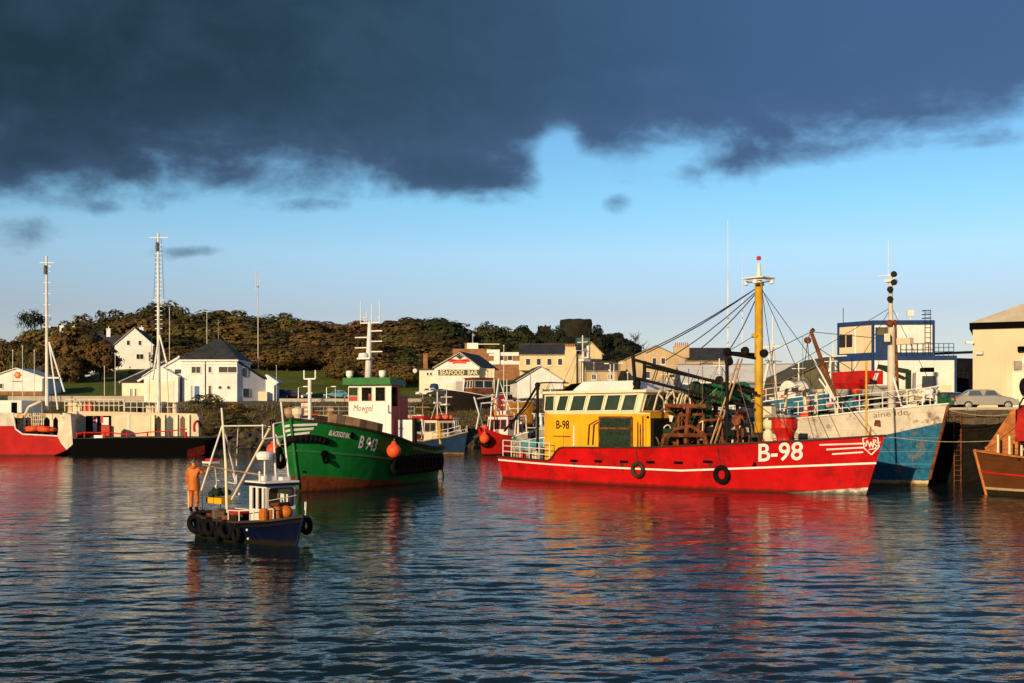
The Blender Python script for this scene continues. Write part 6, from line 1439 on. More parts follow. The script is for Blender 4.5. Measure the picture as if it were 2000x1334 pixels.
a_, b_ = o2 + n2_ * .2 + V(0, 0, hz(706)), o2 + u2 * (LW + .2) + n2_ * .2 + V(0, 0, hz(740))
bk_ = V(-.785, .62, 0) * 3.6
MB().add([a_, b_, b_ + bk_, a_ + bk_, a_ + V(0, 0, .2), b_ + V(0, 0, .2), b_ + bk_ + V(0, 0, .2), a_ + bk_ + V(0, 0, .2)], [(0, 1, 2, 3), (7, 6, 5, 4), (0, 4, 5, 1), (1, 5, 6, 2), (2, 6, 7, 3), (3, 7, 4, 0)]).build('right_wing_roof', 'slate', e_, fixn=True)
yg = .35 + LW * .785 + .1
MB().prism([(hx(493), -2), (hx(520), -2), (hx(520), hz(752)), (hx(529), hz(745)), (hx(506), hz(729)), (hx(493), hz(735))], (0, yg, 0), (1.025, 0, 0), (0, 0, 1), (0, 4, 0)).build('end_gable', 'white_clean', e_, fixn=True)
MB().box(hx(493) + .1, hx(512), yg - 1.2, yg - .004, -2, hz(764)).build('end_annex', 'cream_paint', e_)
# left wings: mono-pitch roofs stepping down
MB().prism([(hx(290), -2), (hx(355) - .004, -2), (hx(355) - .004, hz(701)), (hx(345), hz(698)), (hx(268), hz(741)), (hx(290), hz(741))], (0, .6, 0), (1, 0, 0), (0, 0, 1), (0, 8, 0)).build('left_wing_wall', 'white_clean', e_, fixn=True)
MB().box(hx(233), hx(290), 1.2, 8, -2, hz(746)).build('low_wing_wall', 'cream_band', e_)
for nm, pts, yy, mm in (('low_wing_roof', [(229, 746), (270, 748), (301, 722), (300, 700)], 1.0, 'slate'), ('left_wing_roof', [(266, 743), (345, 697), (348, 694), (350, 697), (345, 701.5), (268, 746)], .3, 'white_paint')):
    pp = [(hx(a), hz(b2)) for a, b2 in pts]
    if nm == 'left_wing_roof': MB().prism(pp, (0, yy, 0), (1, 0, 0), (0, 0, 1), (0, 8.5, 0)).build(nm, mm, e_, fixn=True)
z_a, z_b = hz(747), hz(701)
MB().add([(hx(229), .9, z_a), (hx(292), .9, z_a), (hx(345), 7, z_b), (hx(300), 7, z_b), (hx(229), .9, z_a + .15), (hx(292), .9, z_a + .15), (hx(345), 7, z_b + .15), (hx(300), 7, z_b + .15)], [(3, 2, 1, 0), (4, 5, 6, 7), (0, 1, 5, 4), (1, 2, 6, 5), (2, 3, 7, 6), (3, 0, 4, 7)]).build('low_wing_roof', 'slate', e_)
MB().bar((hx(229), .86, z_a + .05), (hx(300), 6.9, z_b + .1), .12, .3).build('verge_board', 'white_clean', e_)
pg = [(hx(286), -2), (hx(352), -2), (hx(352), hz(736)), (hx(315), hz(716)), (hx(286), hz(733))]
MB().prism(pg, (0, -1.2, 0), (1, 0, 0), (0, 0, 1), (0, 1.75, 0)).build('garage_bay', 'white_clean', e_, fixn=True)
MB().prism([(hx(292), -.2), (hx(344), -.2), (hx(344), hz(745)), (hx(292), hz(745))], (0, -1.26, 0), (1, 0, 0), (0, 0, 1), (0, .055, 0)).build('garage_door', 'cream_band', e_, fixn=True)
bb = MB().bar((hx(283), -1.32, hz(736)), (hx(315), -1.32, hz(714.5)), .1, .25, up=(0, 1, 0)).bar((hx(315), -1.32, hz(714.5)), (hx(355), -1.32, hz(737)), .1, .25, up=(0, 1, 0)); bb.build('barge_board', 'white_clean', e_)
add_window(e_, hx(346), hz(730), 1.1, .75).location = (0, .59, 0); 
for px in (251, 260): add_window(e_, hx(px), hz(775), .28, 1.3, glass='slate_warm').location = (0, 1.19, 0)
MB().tube((hx(412), 4.5, hz(660)), (hx(412), 4.5, hz(620)), .05).build('roof_mast', 'silver', e_)

# seafood restaurant
D = 205; k = D / F; c = foot(906, D, 771); e_ = empty('seafood_restaurant', c, 0, 'white gabled restaurant with red ribbon banner and SEAFOOD BAR sign', 'building')
hx = lambda px: (px - 906) * k; hz = lambda py: (771 - py) * k
MB().prism([(hx(848), -2), (hx(936), -2), (hx(936), hz(718)), (hx(898), hz(690)), (hx(848), hz(718))], (0, 0, 0), (1, 0, 0), (0, 0, 1), (0, 14, 0)).build('wall', 'white_clean', e_, fixn=True)
ro = MB()
for (xa_, za_), (xb_, zb_) in (((898, 688.5), (938, 718)), ((898, 688.5), (845, 719))):
    a_, b_ = V(hx(xa_), -.3, hz(za_)), V(hx(xb_), -.3, hz(zb_))
    ro.add([a_, b_, b_ + V(3.2, 14.6, 0), a_ + V(3.2, 14.6, 0), a_ + V(0, 0, .22), b_ + V(0, 0, .22), b_ + V(3.2, 14.6, .22), a_ + V(3.2, 14.6, .22)], [(0, 1, 2, 3), (7, 6, 5, 4), (0, 4, 5, 1), (1, 5, 6, 2), (2, 6, 7, 3), (3, 7, 4, 0)])
ro = ro.build('roof', 'slate_warm', e_, fixn=True)
MB().bar((hx(898), -.36, hz(688.5)), (hx(938), -.36, hz(718)), .08, .3, up=(0, 1, 0)).bar((hx(898), -.36, hz(688.5)), (hx(845), -.36, hz(719)), .08, .3, up=(0, 1, 0)).build('barge_board', 'cream_band', ro)
MB().prism([(0, -2), (3.2, -2), (3.2, hz(719)), (0, hz(718.5))], (hx(936) + .003, .05, 0), (.55, 1.0, 0), (0, 0, 1), (-.5, .1, 0)).build('right_side_wall', 'peach_wall', e_, fixn=True)
MB().box(hx(936), hx(966), 2.0, 9, -2, hz(719)).build('side_extension', 'peach_wall', e_)
for px in (943, 949, 956, 962): MB().box(hx(px), hx(px + 2.6), 1.9, 1.998, .2, hz(722)).build('pilaster', 'cream_band', e_)
dm = [(hx(890.5), hz(696.5)), (hx(898), hz(702)), (hx(905.5), hz(696.5)), (hx(898), hz(690.8 + .8))]
w_ = MB().prism(dm, (0, -.03, 0), (1, 0, 0), (0, 0, 1), (0, .025, 0)).build('diamond_window', 'glass_dark', e_, fixn=True)
f = MB()
for i in range(4): f.bar((dm[i][0], -.05, dm[i][1]), (dm[(i + 1) % 4][0], -.05, dm[(i + 1) % 4][1]), .12, .06, up=(0, 1, 0))
f.build('frame', 'grey_paint', w_)
rib = MB(); n = 16
def rz_(t): return 706.5 + 2.2 * math.cos(t * 2 * math.pi) * -.9
rows = [[V(hx(875 + 43 * i / n), -.06 - .04 * math.sin(i * .8), hz(708.2 - 1.6 * math.sin((i / n - .5) * 2.6) * (1 if i > n / 2 else -1)) + o_) for o_ in (0, .52)] for i in range(n + 1)]
tag(rib.sheet(rows).build('ribbon_banner', 'red_paint', e_), 'red ribbon shaped sign')
rows = [[V(hx(884 + 26 * i / n), -.13, hz(710.4 - 1.0 * math.cos((i / n - .5) * 3)) + o_) for o_ in (0, .42)] for i in range(n + 1)]
MB().sheet(rows).build('ribbon_centre', 'orange_buoy', e_)
mat('olive_board', (.10, .085, .02), .6, .15, 1)
sg = MB().box(hx(856), hx(936) - .05, -.12, -.004, hz(733), hz(722)).build('sign_board', 'olive_board', e_)
flat_text('SEAFOOD  BAR', hz(724.5) - hz(732.0) + .42, 'cream_band', sg, (hx(896), -.135, hz(731.6)), (1, 0, 0), (0, 0, 1), name='lettering', bold=.02, width=m_px(74, D))
MB().box(hx(818), hx(848) - .003, 1.0, 8, -2, hz(722)).build('side_annex', 'cream_band', e_); MB().box(hx(815), hx(848) - .01, .6, 8.4, hz(722), hz(720)).build('annex_roof', 'slate_warm', e_)
for px in (834.5, 841): add_window(e_, hx(px), hz(733.5), .4, .62).location = (0, .99, 0)
MB().tube((hx(808), .6, hz(729)), (hx(808), .6, hz(715)), .02).ball((hx(810), .6, hz(724)), .42, 10, 7, (1, .3, 1)).build('satellite_dish', 'white_paint', e_)
for (a_, w2, h2, m_) in ((884, .9, 2.0, 'cream_paint'), (868, 1.6, .12, 'grey_paint'), (915, 1.2, 2.2, 'wood_dark')): MB().box(hx(a_), hx(a_) + w2, -.06, -.004, .1, .1 + h2).build('door' if h2 > 1 else 'shelf', m_, e_)
chimney(ro, hx(827), 5, hz(722), .8, 3.0, 'brick_brown', 0)
# brick and white flat block behind
D = 236; k = D / F; c = foot(965, D, 745); e_ = empty('brick_block', c, 0, 'brown brick flats with white bands and white roof tank behind the restaurant', 'building')
hx = lambda px: (px - 965) * k; hz = lambda py: (745 - py) * k
MB().box(hx(883), hx(958), 2, 10, -3, hz(680)).build('wall', 'brick_brown', e_); MB().box(hx(958), hx(1016), 0, 10, -3, hz(688)).build('front_wall', 'brick_brown', e_)
for z0_, z1_ in ((695, 688), (712, 705)): MB().box(hx(955), hx(1016) + .05, -.15, -.004, hz(z0_), hz(z1_)).build('white_band', 'white_clean', e_)
MB().box(hx(951), hx(976), -.5, 1, hz(690), hz(683)).box(hx(976) - 1.2, hx(976), -.55, -.502, hz(712), hz(685)).build('stair_box', 'white_clean', e_)
add_window(e_, hx(979), hz(704), 1.0, 1.5); add_window(e_, hx(996), hz(704), 1.0, 1.3)
MB().box(hx(911), hx(933), 3, 6, hz(680), hz(668)).build('roof_tank', 'white_clean', e_); MB().box(hx(933), hx(975), 3, 7, hz(671), hz(669.5)).build('roof_canopy', 'cream_band', e_)
MB().tube((hx(922), 4, hz(668)), (hx(922), 4, hz(648)), .12).ball((hx(924), 4, hz(652)), .3, 8, 6).build('roof_vent', 'grey_paint', e_)
chimney(e_, hx(920), 5, hz(680), 3.0, 1.2, 'brick_brown', 0)
# long cream house and neighbours
D = 224; c = foot(1075, D, 746); k = D / F
h = gable_house('cream_terrace', 'long cream house with slate roof in the middle of the village', c, 0, m_px(120, D), 8.5, m_px(54, D), 2.1, ridge='x', wall='cream_render', wins=[(-4.4 + 2.1 * i, 3.3, .9, 1.3) for i in range(4)] + [(-4.4 + 2.1 * i, .8, .9, 1.3) for i in range(2)] + [(4.6, 2.6, .8, 1.5)], side_wins=[(-1, 3, 2.6, .8, 1.4)])
MB().box(m_px(28, D), m_px(50, D), -.9, -.003, -2, m_px(62, D)).build('chimney_breast', 'cream_render', h); chimney(h, m_px(39, D), -.45, m_px(62, D), m_px(20, D), .5, 'cream_render', 0)
for i in range(6): MB().tube((m_px(30 + 3.3 * i, D), -.45, m_px(62, D) + .6), (m_px(30 + 3.3 * i, D), -.45, m_px(62, D) + 1.2), .12, .1, 8).build('chimney_pot', 'terracotta', h)
MB().box(m_px(-60, D), m_px(-10, D), -1.6, -.01, m_px(22, D), m_px(28, D)).build('balcony', 'cream_render', h)
D = 238; c = foot(1150, D, 735); h = gable_house('cream_gable_house', 'tall cream house with gable and blind arch below the round castle tower', c, .08, m_px(44, D), 10, m_px(44, D), 2.4, wall='cream_render', wins=[(-1.2, 4.0, .7, 1.6)])
h.location.x += .5
MB().box(-2.2, .5, 5, 8, 6.6, 8.4).build('green_dormer', 'dark_green_roof', h)
MB().box(-1.0, -.5, -.4, -.1, .5, 6.4).build('downpipe', 'white_clean', h)
D = 188; c = foot(1056, D, 768); h = gable_house('white_boathouse', 'plain white gabled boathouse in front of the cream house', c, .1, m_px(92, D), 12, m_px(24, D), m_px(28, D), roof='slate', wins=[], cat='building', door=(.6, 1.9, 1.6, 'cream_paint'))
D = 210; c = foot(1176, D, 750); gable_house('low_cottage', 'low stone-coloured cottage roof between cream gable and tan house', c, 0, m_px(60, D), 7, m_px(26, D), 1.5, ridge='x', wall='tan_render', roof='slate_warm', wins=[(-1.5, .8, .8, 1.0), (1.5, .8, .8, 1.0)])
# tan house and its chimneys behind the derricks
D = 218; c = foot(1281, D, 748); k = D / F
h = gable_house('tan_house', 'tan gabled house behind the black derricks', c, 0, m_px(116, D), 10, m_px(46, D), m_px(26, D), wall='tan_render', roof='slate_warm', wins=[(-.3, 3.6, .8, 1.2), (1.4, 3.6, .8, 1.2), (-1.6, .9, 1.0, 1.3), (3.2, 1.0, .9, 1.2)])
chimney(h, m_px(52, D), 1.5, m_px(50, D), m_px(30, D), m_px(24, D) - .2, 'tan_render', 0)
for i in range(7): MB().tube((m_px(40 + 4 * i, D), 1.5, m_px(74, D)), (m_px(40 + 4 * i, D), 1.5, m_px(80, D)), .13, .1, 8).build('chimney_pot', 'terracotta', h)
MB().box(m_px(-68, D), m_px(-58, D) - .003, 1, 6, -2, m_px(44, D)).build('lean_to', 'tan_render', h)
D = 232; c = foot(1385, D, 742); gable_house('dark_roof_house', 'house with a big dark hipped slate roof right of the tan house', c, 0, m_px(90, D), 9, m_px(38, D), 2.6, ridge='x', wall='tan_render', roof='slate', wins=[(-2, 1, .9, 1.2), (2, 1, .9, 1.2)])
# long industrial shed: pale roof, dark blue band
c = V(43, 166, QZ); e_ = gable_house('fish_shed', 'long low industrial shed with pale roof and dark blue band beyond the yellow mast', c, -.06, 36, 16, 4.3, 3.0, ridge='x', wall='navy_trim', roof='white_clean', cat='building')
MB().box(-18.1, 18.1, -.12, -.003, -1, 2.6).build('lower_cladding', 'white_clean', e_)
for i in range(6): MB().box(-16 + i * 6, -13.5 + i * 6, -.2, -.122, 0, 2.4).build('roller_door', 'grey_paint', e_)
mat('olive_sheet', (.13, .12, .07), .7, .2, .5, streak=.2)
c = V(43, 150, QZ); e_ = gable_house('second_shed', 'olive grey gable end of a shed left of the portable cabins', c, .05, 15, 14, 4.0, 3.4, wall='olive_sheet', roof='olive_sheet', cat='building')
MB().box(-7.6, 7.6, -.12, -.003, -1, 2.9).build('blue_band', 'navy_trim', e_); MB().box(-7.65, 7.65, -.16, -.121, -1, 1.4).build('white_base', 'white_clean', e_)

# portable cabins stacked two high: blue frames, cream and white panels
D = 104.0; k = D / F; c = at(1705, 778, D); c.z = QZ
e_ = empty('portable_cabins', c, 0, 'stacked blue-framed cream and white portable cabins with roof aerials on the quay', 'building')
uL, uR = Vector((-.62, .785, 0)), Vector((.985, -.05, 0)).normalized()
zt_, zm_ = at(1705, 626, D).z - QZ, at(1705, 695, D).z - QZ
wL, wR = 3.7, m_px(116, D)
def cab(z0_, z1_, wl_, wr_, off):
    o_ = V(0, 0, z0_) + off
    b2 = MB().prism([(0, 0), (1, 0), (1, 1), (0, 1)], o_, uR * wr_, uL * wl_, (0, 0, z1_ - z0_)).build('cabin_body', 'white_clean', e_, fixn=True)
    for u_, w_, n_, m_ in ((uL, wl_, V(-.785, -.62, 0), 'peach_wall'), (uR, wr_, V(-.05, -.999, 0), 'white_clean')):
        npan = 2 if u_ is uL else 4
        for j in range(npan):
            a_ = o_ + u_ * (w_ * j / npan + .12) + n_ * .012; a2 = o_ + u_ * (w_ * (j + 1) / npan - .06) + n_ * .012
            MB().prism([(0, .3), (1, .3), (1, z1_ - z0_ - .42), (0, z1_ - z0_ - .42)], a_, (a2 - a_), (0, 0, 1), n_ * .03).build('wall_panel', m_, b2, fixn=True)
        f = MB()
        for z_, hh in ((z1_ - z0_ - .2, .42), (.14, .28)): f.bar(o_ + V(0, 0, z_) + n_ * .02, o_ + u_ * w_ + V(0, 0, z_) + n_ * .02, .14, hh)
        for s_ in (0.0, 1.0): f.bar(o_ + u_ * w_ * s_ + n_ * .02, o_ + u_ * w_ * s_ + V(0, 0, z1_ - z0_) + n_ * .02, .22, .14, up=n_)
        f.build('blue_frame', 'navy_trim', b2)
    return b2
lo = cab(0, zm_, wL, m_px(158, D), V(0, 0, 0)); hi = cab(zm_ + .02, zt_, wL, wR, V(0, 0, 0))
nL = V(-.785, -.62, 0)
for j in range(2):
    a_ = uL * (2.2 + .75 * j) + V(0, 0, zm_ + .95) + nL * .06; w_ = MB().prism([(0, 0), (.55, 0), (.55, 1.1), (0, 1.1)], a_, uL, (0, 0, 1), nL * .03).build('window', 'glass_dark', hi, fixn=True)
    f = MB(); 
    for p0, p1 in (((0, 0), (.55, 0)), ((0, 1.1), (.55, 1.1)), ((0, 0), (0, 1.1)), ((.55, 0), (.55, 1.1)), ((.27, 0), (.27, 1.1))): f.bar(a_ + uL * p0[0] + V(0, 0, p0[1]) + nL * .04, a_ + uL * p1[0] + V(0, 0, p1[1]) + nL * .04, .07, .05, up=nL)
    f.build('frame', 'wood_dark', w_)
MB().prism([(0, .2), (1.5, .2), (1.5, 2.6), (0, 2.6)], V(0, 0, zm_) + uR * .2 + V(-.05, -.999, 0) * .06, uR, (0, 0, 1), V(-.05, -.999, 0) * .03).build('blue_door_panel', 'navy_trim', hi, fixn=True)
MB().prism([(0, 1.9), (1.2, 1.9), (1.2, 2.5), (0, 2.5)], V(0, 0, zm_) + uR * .35 + V(-.05, -.999, 0) * .1, uR, (0, 0, 1), V(-.05, -.999, 0) * .03).build('door_light', 'olive_sheet', hi, fixn=True)
MB().prism([(3.2, .1), (7.0, .1), (7.0, 2.4), (3.2, 2.4)], V(0, 0, 0) + V(-.05, -.999, 0) * .06, uR, (0, 0, 1), V(-.05, -.999, 0) * .03).build('roller_door', 'cream_band', lo, fixn=True)
oR = V(0, 0, zm_) + uR * (wR + .1)
railing(e_, [oR + uR * (.45 * i) + V(0, .2, .02) for i in range(5)], 1.1, 'navy_trim', 3, .03)
railing(e_, [V(0, 0, zm_) + uR * (2.4 + .5 * i) + V(-.02, -.28, .02) for i in range(7)], 1.1, 'navy_trim', 2, .025)
MB().tube(V(0, 0, zt_) + uL * 3.2, V(0, 0, zt_ + 1.4) + uL * 3.2, .03).build('roof_aerial', 'dark_steel', e_)
MB().cbox(V(0, 1, zt_ + .75) + uR * 3.7, (.6, .3, .55)).tube(V(0, 1, zt_) + uR * 3.7, V(0, 1, zt_ + .5) + uR * 3.7, .04).tube(V(0, 1.2, zt_) + uR * 2.6, V(0, 1.2, zt_ + .6) + uR * 2.6, .03).ball(V(0, 1.2, zt_ + .65) + uR * 2.6, .12, 8, 5).build('roof_dish', 'white_clean', e_)
ld = MB()
for s_ in (0, .5): ld.tube(V(0, -.12, zm_) + uR * (wR - .8 + s_), V(0, -.12, zt_ + .95) + uR * (wR - .8 + s_), .03, n=5)
for i in range(9): ld.tube(V(0, -.12, zm_ + .3 + i * .45) + uR * (wR - .8), V(0, -.12, zm_ + .3 + i * .45) + uR * (wR - .3), .022, n=5)
for i in range(3): ld.torus(V(0, .25, zt_ + .2 + .35 * i) + uR * (wR - .55), (0, 0, 1), .4, .025, 12, 5)
ld.build('caged_ladder', 'dark_steel', e_)
# cream warehouse at the right edge
D = 92.0; c = at(1900, 790, D); c.z = QZ; k = D / F
e_ = empty('cream_warehouse', c, 0, 'cream rendered warehouse with black eaves at the right edge of the quay', 'building')
uf = Vector((.915, -.403, 0)).normalized(); ub = Vector((.403, .915, 0)).normalized(); nf = -ub
Wd, We = 24.0, at(1900, 643, D).z - QZ
MB().prism([(0, 0), (Wd, 0), (Wd, 16), (0, 16)], (0, 0, -.5), uf, ub, (0, 0, We + .5)).build('wall', 'peach_wall', e_, fixn=True)
MB().prism([(-.25, -.25), (Wd, -.25), (Wd, 16), (-.25, 16)], (0, 0, We), uf, ub, (0, 0, .5)).build('eaves', 'black_paint', e_, fixn=True)
z0_ = We + .5
a_, b_, c2, d2 = uf * -.25 + ub * -.25, uf * Wd + ub * -.25, uf * Wd + ub * 16, uf * -.25 + ub * 16
up = V(0, 0, z0_ + .004); r1_, r2_ = uf * 9 + ub * 8 + V(0, 0, z0_ + 4.0), uf * (Wd - 4) + ub * 8 + V(0, 0, z0_ + 4.0)
MB().add([a_ + up, b_ + up, c2 + up, d2 + up, r1_, r2_], [(0, 1, 5, 4), (1, 2, 5), (2, 3, 4, 5), (3, 0, 4)]).build('roof', 'cream_paint', e_, fixn=True)
def wf(x_, z_, n=0.0): return uf * x_ + V(0, 0, z_) + nf * n
xo = m_px(62, D)
MB().prism([(0, 0), (3.4, 0), (3.4, 3.35), (0, 3.35)], wf(xo, 0, .004), uf, (0, 0, 1), nf * .1).build('door_surround', 'cream_paint', e_, fixn=True)
MB().prism([(0, 0), (2.9, 0), (2.9, 3.05), (0, 3.05)], wf(xo + .35, 0, .106), uf, (0, 0, 1), nf * .05).build('roller_door', 'cream_band', e_, fixn=True)
MB().cbox(wf(m_px(12, D), 4.7, .3), (.5, .35, .22), -.41, .4).build('wall_lamp', 'white_paint', e_); MB().cbox(wf(m_px(88, D), 4.9, .3), (.6, .4, .4), -.14).build('wall_lamp', 'black_paint', e_)
MB().cbox(wf(-.25, 5.5, .4), (.6, .3, .2), -.14).build('gutter_lamp', 'white_paint', e_)
MB().lathe([(.02, 0), (.45, .02), (.45, .1), (.02, .12)], wf(m_px(98, D), 4.0, .02), tuple(nf), 18).build('round_vent', 'white_paint', e_); MB().cbox(wf(m_px(80, D), 3.6, .15), (.5, .3, .7), -.14).build('junction_box', 'grey_paint', e_)
MB().tube(wf(m_px(59, D), .0, .1), wf(m_px(59, D), 1.1, .1), .16).build('guard_post', 'dark_steel', e_)
MB().tube(wf(m_px(93, D), 3.1, .9), wf(m_px(93, D), 2.6, .9), .05).ball(wf(m_px(93, D), 1.9, .9), .55, 12, 9, (.8, .8, 1.3)).build('hanging_net_sack', 'black_rubber', e_)
# dark silo drum with a gantry between cabins and warehouse
c = at(1890, 790, 112); c.z = QZ; e_ = empty('dark_tank', c, 0, 'big dark cylindrical tank between portable cabins and warehouse', 'tank')
MB().lathe([(.1, -3.2), (2.1, -3.2), (2.45, -2.6), (2.45, 2.6), (2.1, 3.2), (.1, 3.2)], (.8, 2, 2.9), (1, .5, 0), 26).build('drum', 'dark_steel', e_, smooth=False)
MB().box(-2, 3.6, 1.2, 3.0, 0, .7).build('saddle', 'concrete', e_); MB().bar((-3.6, 0, 5.7), (1.5, 0, 5.9), .25, .25).bar((-3.4, 0, 5.5), (-1.6, 0, 3.6), .3, .2).build('gantry_bar', 'dark_steel', e_)
# castle ruin on its knoll
e_ = empty('castle_ruin', (0, 0, 0), 0, 'dark ivy-grown castle ruin with a broad tower on the wooded knoll', 'ruin')
def ruin(px0, px1, pyt, d, dep, name, seed, pyb=700, rag=.8):
    rr = random.Random(seed); a_, b_ = at(px0, pyt, d), at(px1, pyt, d); zb_ = min(at(px0, pyb, d).z, gz(a_.x, d) - 1); n = 14; mb = MB()
    zs_ = [a_.z - rr.random() * rag for _ in range(n + 1)]
    fr_ = [V(a_.x + (b_.x - a_.x) * i / n + rr.uniform(-.12, .12), d + rr.uniform(-.25, .25), zs_[i]) for i in range(n + 1)]
    mids = [[V(p.x + rr.uniform(-.15, .15), p.y + rr.uniform(-.35, .35), zb_ + (p.z - zb_) * f) for f in (0, .25, .5, .75, 1)] for p in fr_]
    mb.sheet(mids); mb.sheet([[v + V(0, dep, 0) for v in r_] for r_ in mids]); mb.sheet([[r_[-1], r_[-1] + V(0, dep, 0)] for r_ in mids])
    for e2 in (0, n): mb.sheet([mids[e2], [v + V(0, dep, 0) for v in mids[e2]]])
    return mb.build(name, 'castle_stone_shaded', e_)
ruin(1050, 1076, 634, 372, 7, 'square_keep', 1); ruin(1076, 1100, 646, 378, 3, 'curtain_wall', 2); ruin(1158, 1215, 652, 380, 4, 'curtain_wall', 3, rag=1.5); ruin(1000, 1050, 652, 380, 3, 'curtain_wall', 5, rag=1.5)
tw = at(1127, 622, 375); rT = m_px(31, 375)
rr = random.Random(9); prof = [(rT * 1.02, gz(tw.x, 375) - 2), (rT * 1.0, tw.z - 7), (rT * .98, tw.z - 3), (rT * 1.03, tw.z - 1.2), (rT * 1.02, tw.z - .1), (rT * .5, tw.z), (.1, tw.z + .2)]
t_ = MB().lathe(prof, (tw.x, 375 + rT, 0), n=22); t_.v = [(x + rr.uniform(-.15, .15), y + rr.uniform(-.15, .15), z + rr.uniform(-.25, .25)) for x, y, z in t_.v]; t_.build('broad_tower', 'castle_stone_shaded', e_)
# ---------------------------------------------------------------- trees
leaf_mat('leaf_russet', (.066, .040, .013), (.195, .108, .031)); leaf_mat('leaf_brown', (.052, .036, .012), (.160, .103, .030)); leaf_mat('leaf_olive', (.040, .037, .010), (.135, .112, .027)); leaf_mat('leaf_green', (.022, .027, .008), (.070, .074, .019)); leaf_mat('leaf_dark', (.008, .011, .005), (.028, .032, .014))
def crown_mesh(seed, n_cl, per, lf, rx=.36, z0=.16, flat=1.0, gap=.0):
    r = np.random.RandomState(seed); cz, rzz = (1 + z0) / 2, (1 - z0) / 2; vs_, fs_ = [], []
    for i in range(n_cl):
        d = r.normal(size=3); d /= np.linalg.norm(d); d[2] = d[2] * flat if d[2] > 0 else d[2] * .75
        f = r.uniform(.55, .98); c_ = np.array([d[0] * rx * f, d[1] * rx * f, cz + d[2] * rzz * f]); cr = r.uniform(.07, .13) * (rx / .36)
        for j in range(per):
            q = r.normal(size=3); q /= np.linalg.norm(q)
            if q[2] < -.3 and r.rand() < .7: q[2] *= -1
            p = c_ + q * cr * np.array([1.2, 1.2, .82]) * r.uniform(.75, 1.1)
            nrm = q * .8 + r.normal(size=3) * .17 + d * .7; nrm /= np.linalg.norm(nrm)
            a = np.cross(nrm, r.normal(size=3)); a /= np.linalg.norm(a); b_ = np.cross(nrm, a); s_ = lf * r.uniform(.6, 1.25); o_ = len(vs_)
            vs_ += [tuple(p + a * s_), tuple(p + b_ * s_ * .7), tuple(p - a * s_), tuple(p - b_ * s_ * .7)]; fs_.append((o_, o_ + 1, o_ + 2, o_ + 3))
    me = bpy.data.meshes.new('crown'); me.from_pydata(vs_, [], fs_); return me
def trunk_mesh(seed):
    r = random.Random(seed); mb = MB().tube((0, 0, -.12), (.005, 0, .30), .026, .018, 7)
    for k in range(6):
        a = k * 1.05 + r.uniform(-.3, .3); z_ = r.uniform(.2, .34); mb.tube((0, 0, z_), (.2 * math.cos(a), .2 * math.sin(a), z_ + r.uniform(.18, .4)), .012, .004, 5)
    me = bpy.data.meshes.new('trunk'); me.from_pydata(mb.v, [], mb.f); me.materials.append(MATS['bark']); return me
PROTO = [(crown_mesh(s_, 120, 54, .035, rx=.37 + .02 * (s_ % 3), z0=.02 + .04 * (s_ % 2), flat=(1.0, .85, .95)[s_ % 3]), trunk_mesh(s_)) for s_ in range(1, 7)]
LEAVES = {}
def proto_with(i, lm):
    if (i, lm) not in LEAVES:
        me = PROTO[i][0].copy(); me.name = 'crown'; me.materials.append(MATS[lm]); LEAVES[(i, lm)] = me
    return LEAVES[(i, lm)]
rt = random.Random(21); TREES = []
SIL = [(-40, 640), (0, 645), (30, 640), (60, 633), (100, 640), (130, 628), (165, 612), (200, 606), (240, 603), (290, 584), (320, 598), (345, 596), (380, 607), (430, 605), (460, 602), (500, 612), (540, 616), (575, 612), (610, 614), (640, 622), (668, 640), (700, 616), (740, 621), (780, 616), (830, 608), (862, 616), (888, 636), (908, 664)]
sil = lambda px: float(np.interp(px, [a for a, _ in SIL], [b_ for _, b_ in SIL]))
def kind_for(px, row):
    r = rt.random()
    if px < 110: return 'leaf_olive' if r < .5 else 'leaf_brown'
    if px < 480 and row > 0: return ('leaf_olive', 'leaf_green', 'leaf_brown')[int(r * 3)]
    return ('leaf_brown', 'leaf_brown', 'leaf_russet', 'leaf_olive', 'leaf_green')[int(r * 5)]
for row, d, step, drop in ((2, 318, 33, 0), (1, 294, 36, 24), (0, 274, 40, 50)):
    px = -20 + row * 11
    while px < 905:
        skip = (row == 0 and (205 < px < 330)) or (row < 2 and px > 868) or (px < 40 and row == 2)
        if not skip:
            jd = d + rt.uniform(-8, 8); y_t = sil(px) + drop + rt.uniform(-6, 9 if row else 22)
            TREES.append((px, y_t + 6, jd, rt.choice((66, 78, 92, 110, 124)), kind_for(px, row), row))
        px += step * rt.uniform(.85, 1.15)
for px in range(350, 905, 34):
    if 480 < px < 500: continue
    pj = px + rt.uniform(-10, 10); TREES.append((pj, rt.uniform(672, 694), rt.uniform(256, 264), rt.uniform(70, 96), kind_for(pj, 0), 5))
for px, y_t, d, w in ((690, 676, 238, 92), (728, 664, 234, 100), (768, 676, 236, 92), (800, 690, 230, 74), (668, 706, 226, 60), (750, 712, 222, 80), (790, 722, 218, 70)): TREES.append((px, y_t, d, w, kind_for(px, 0), 3))
for px, y_t, d, w in ((1168, 646, 372, 50), (1190, 650, 372, 54), (1212, 656, 370, 50), (1234, 668, 366, 44), (1090, 640, 362, 52), (1164, 640, 362, 52), (1140, 654, 360, 50), (1112, 656, 360, 50), (1062, 650, 362, 40), (1060, 646, 378, 40), (1090, 640, 384, 40), (1020, 640, 366, 60)): TREES.append((px, y_t, d, w, 'leaf_dark', 2))
for px, y_t, d, w, m_ in ((118, 652, 236, 78, 'leaf_russet'), (158, 640, 240, 92, 'leaf_brown'), (196, 668, 234, 62, 'leaf_russet'), (136, 690, 228, 60, 'leaf_brown'), (48, 672, 238, 66, 'leaf_olive'), (14, 668, 242, 70, 'leaf_russet'), (84, 680, 230, 50, 'leaf_brown')): TREES.append((px, y_t, d, w, m_, 3))
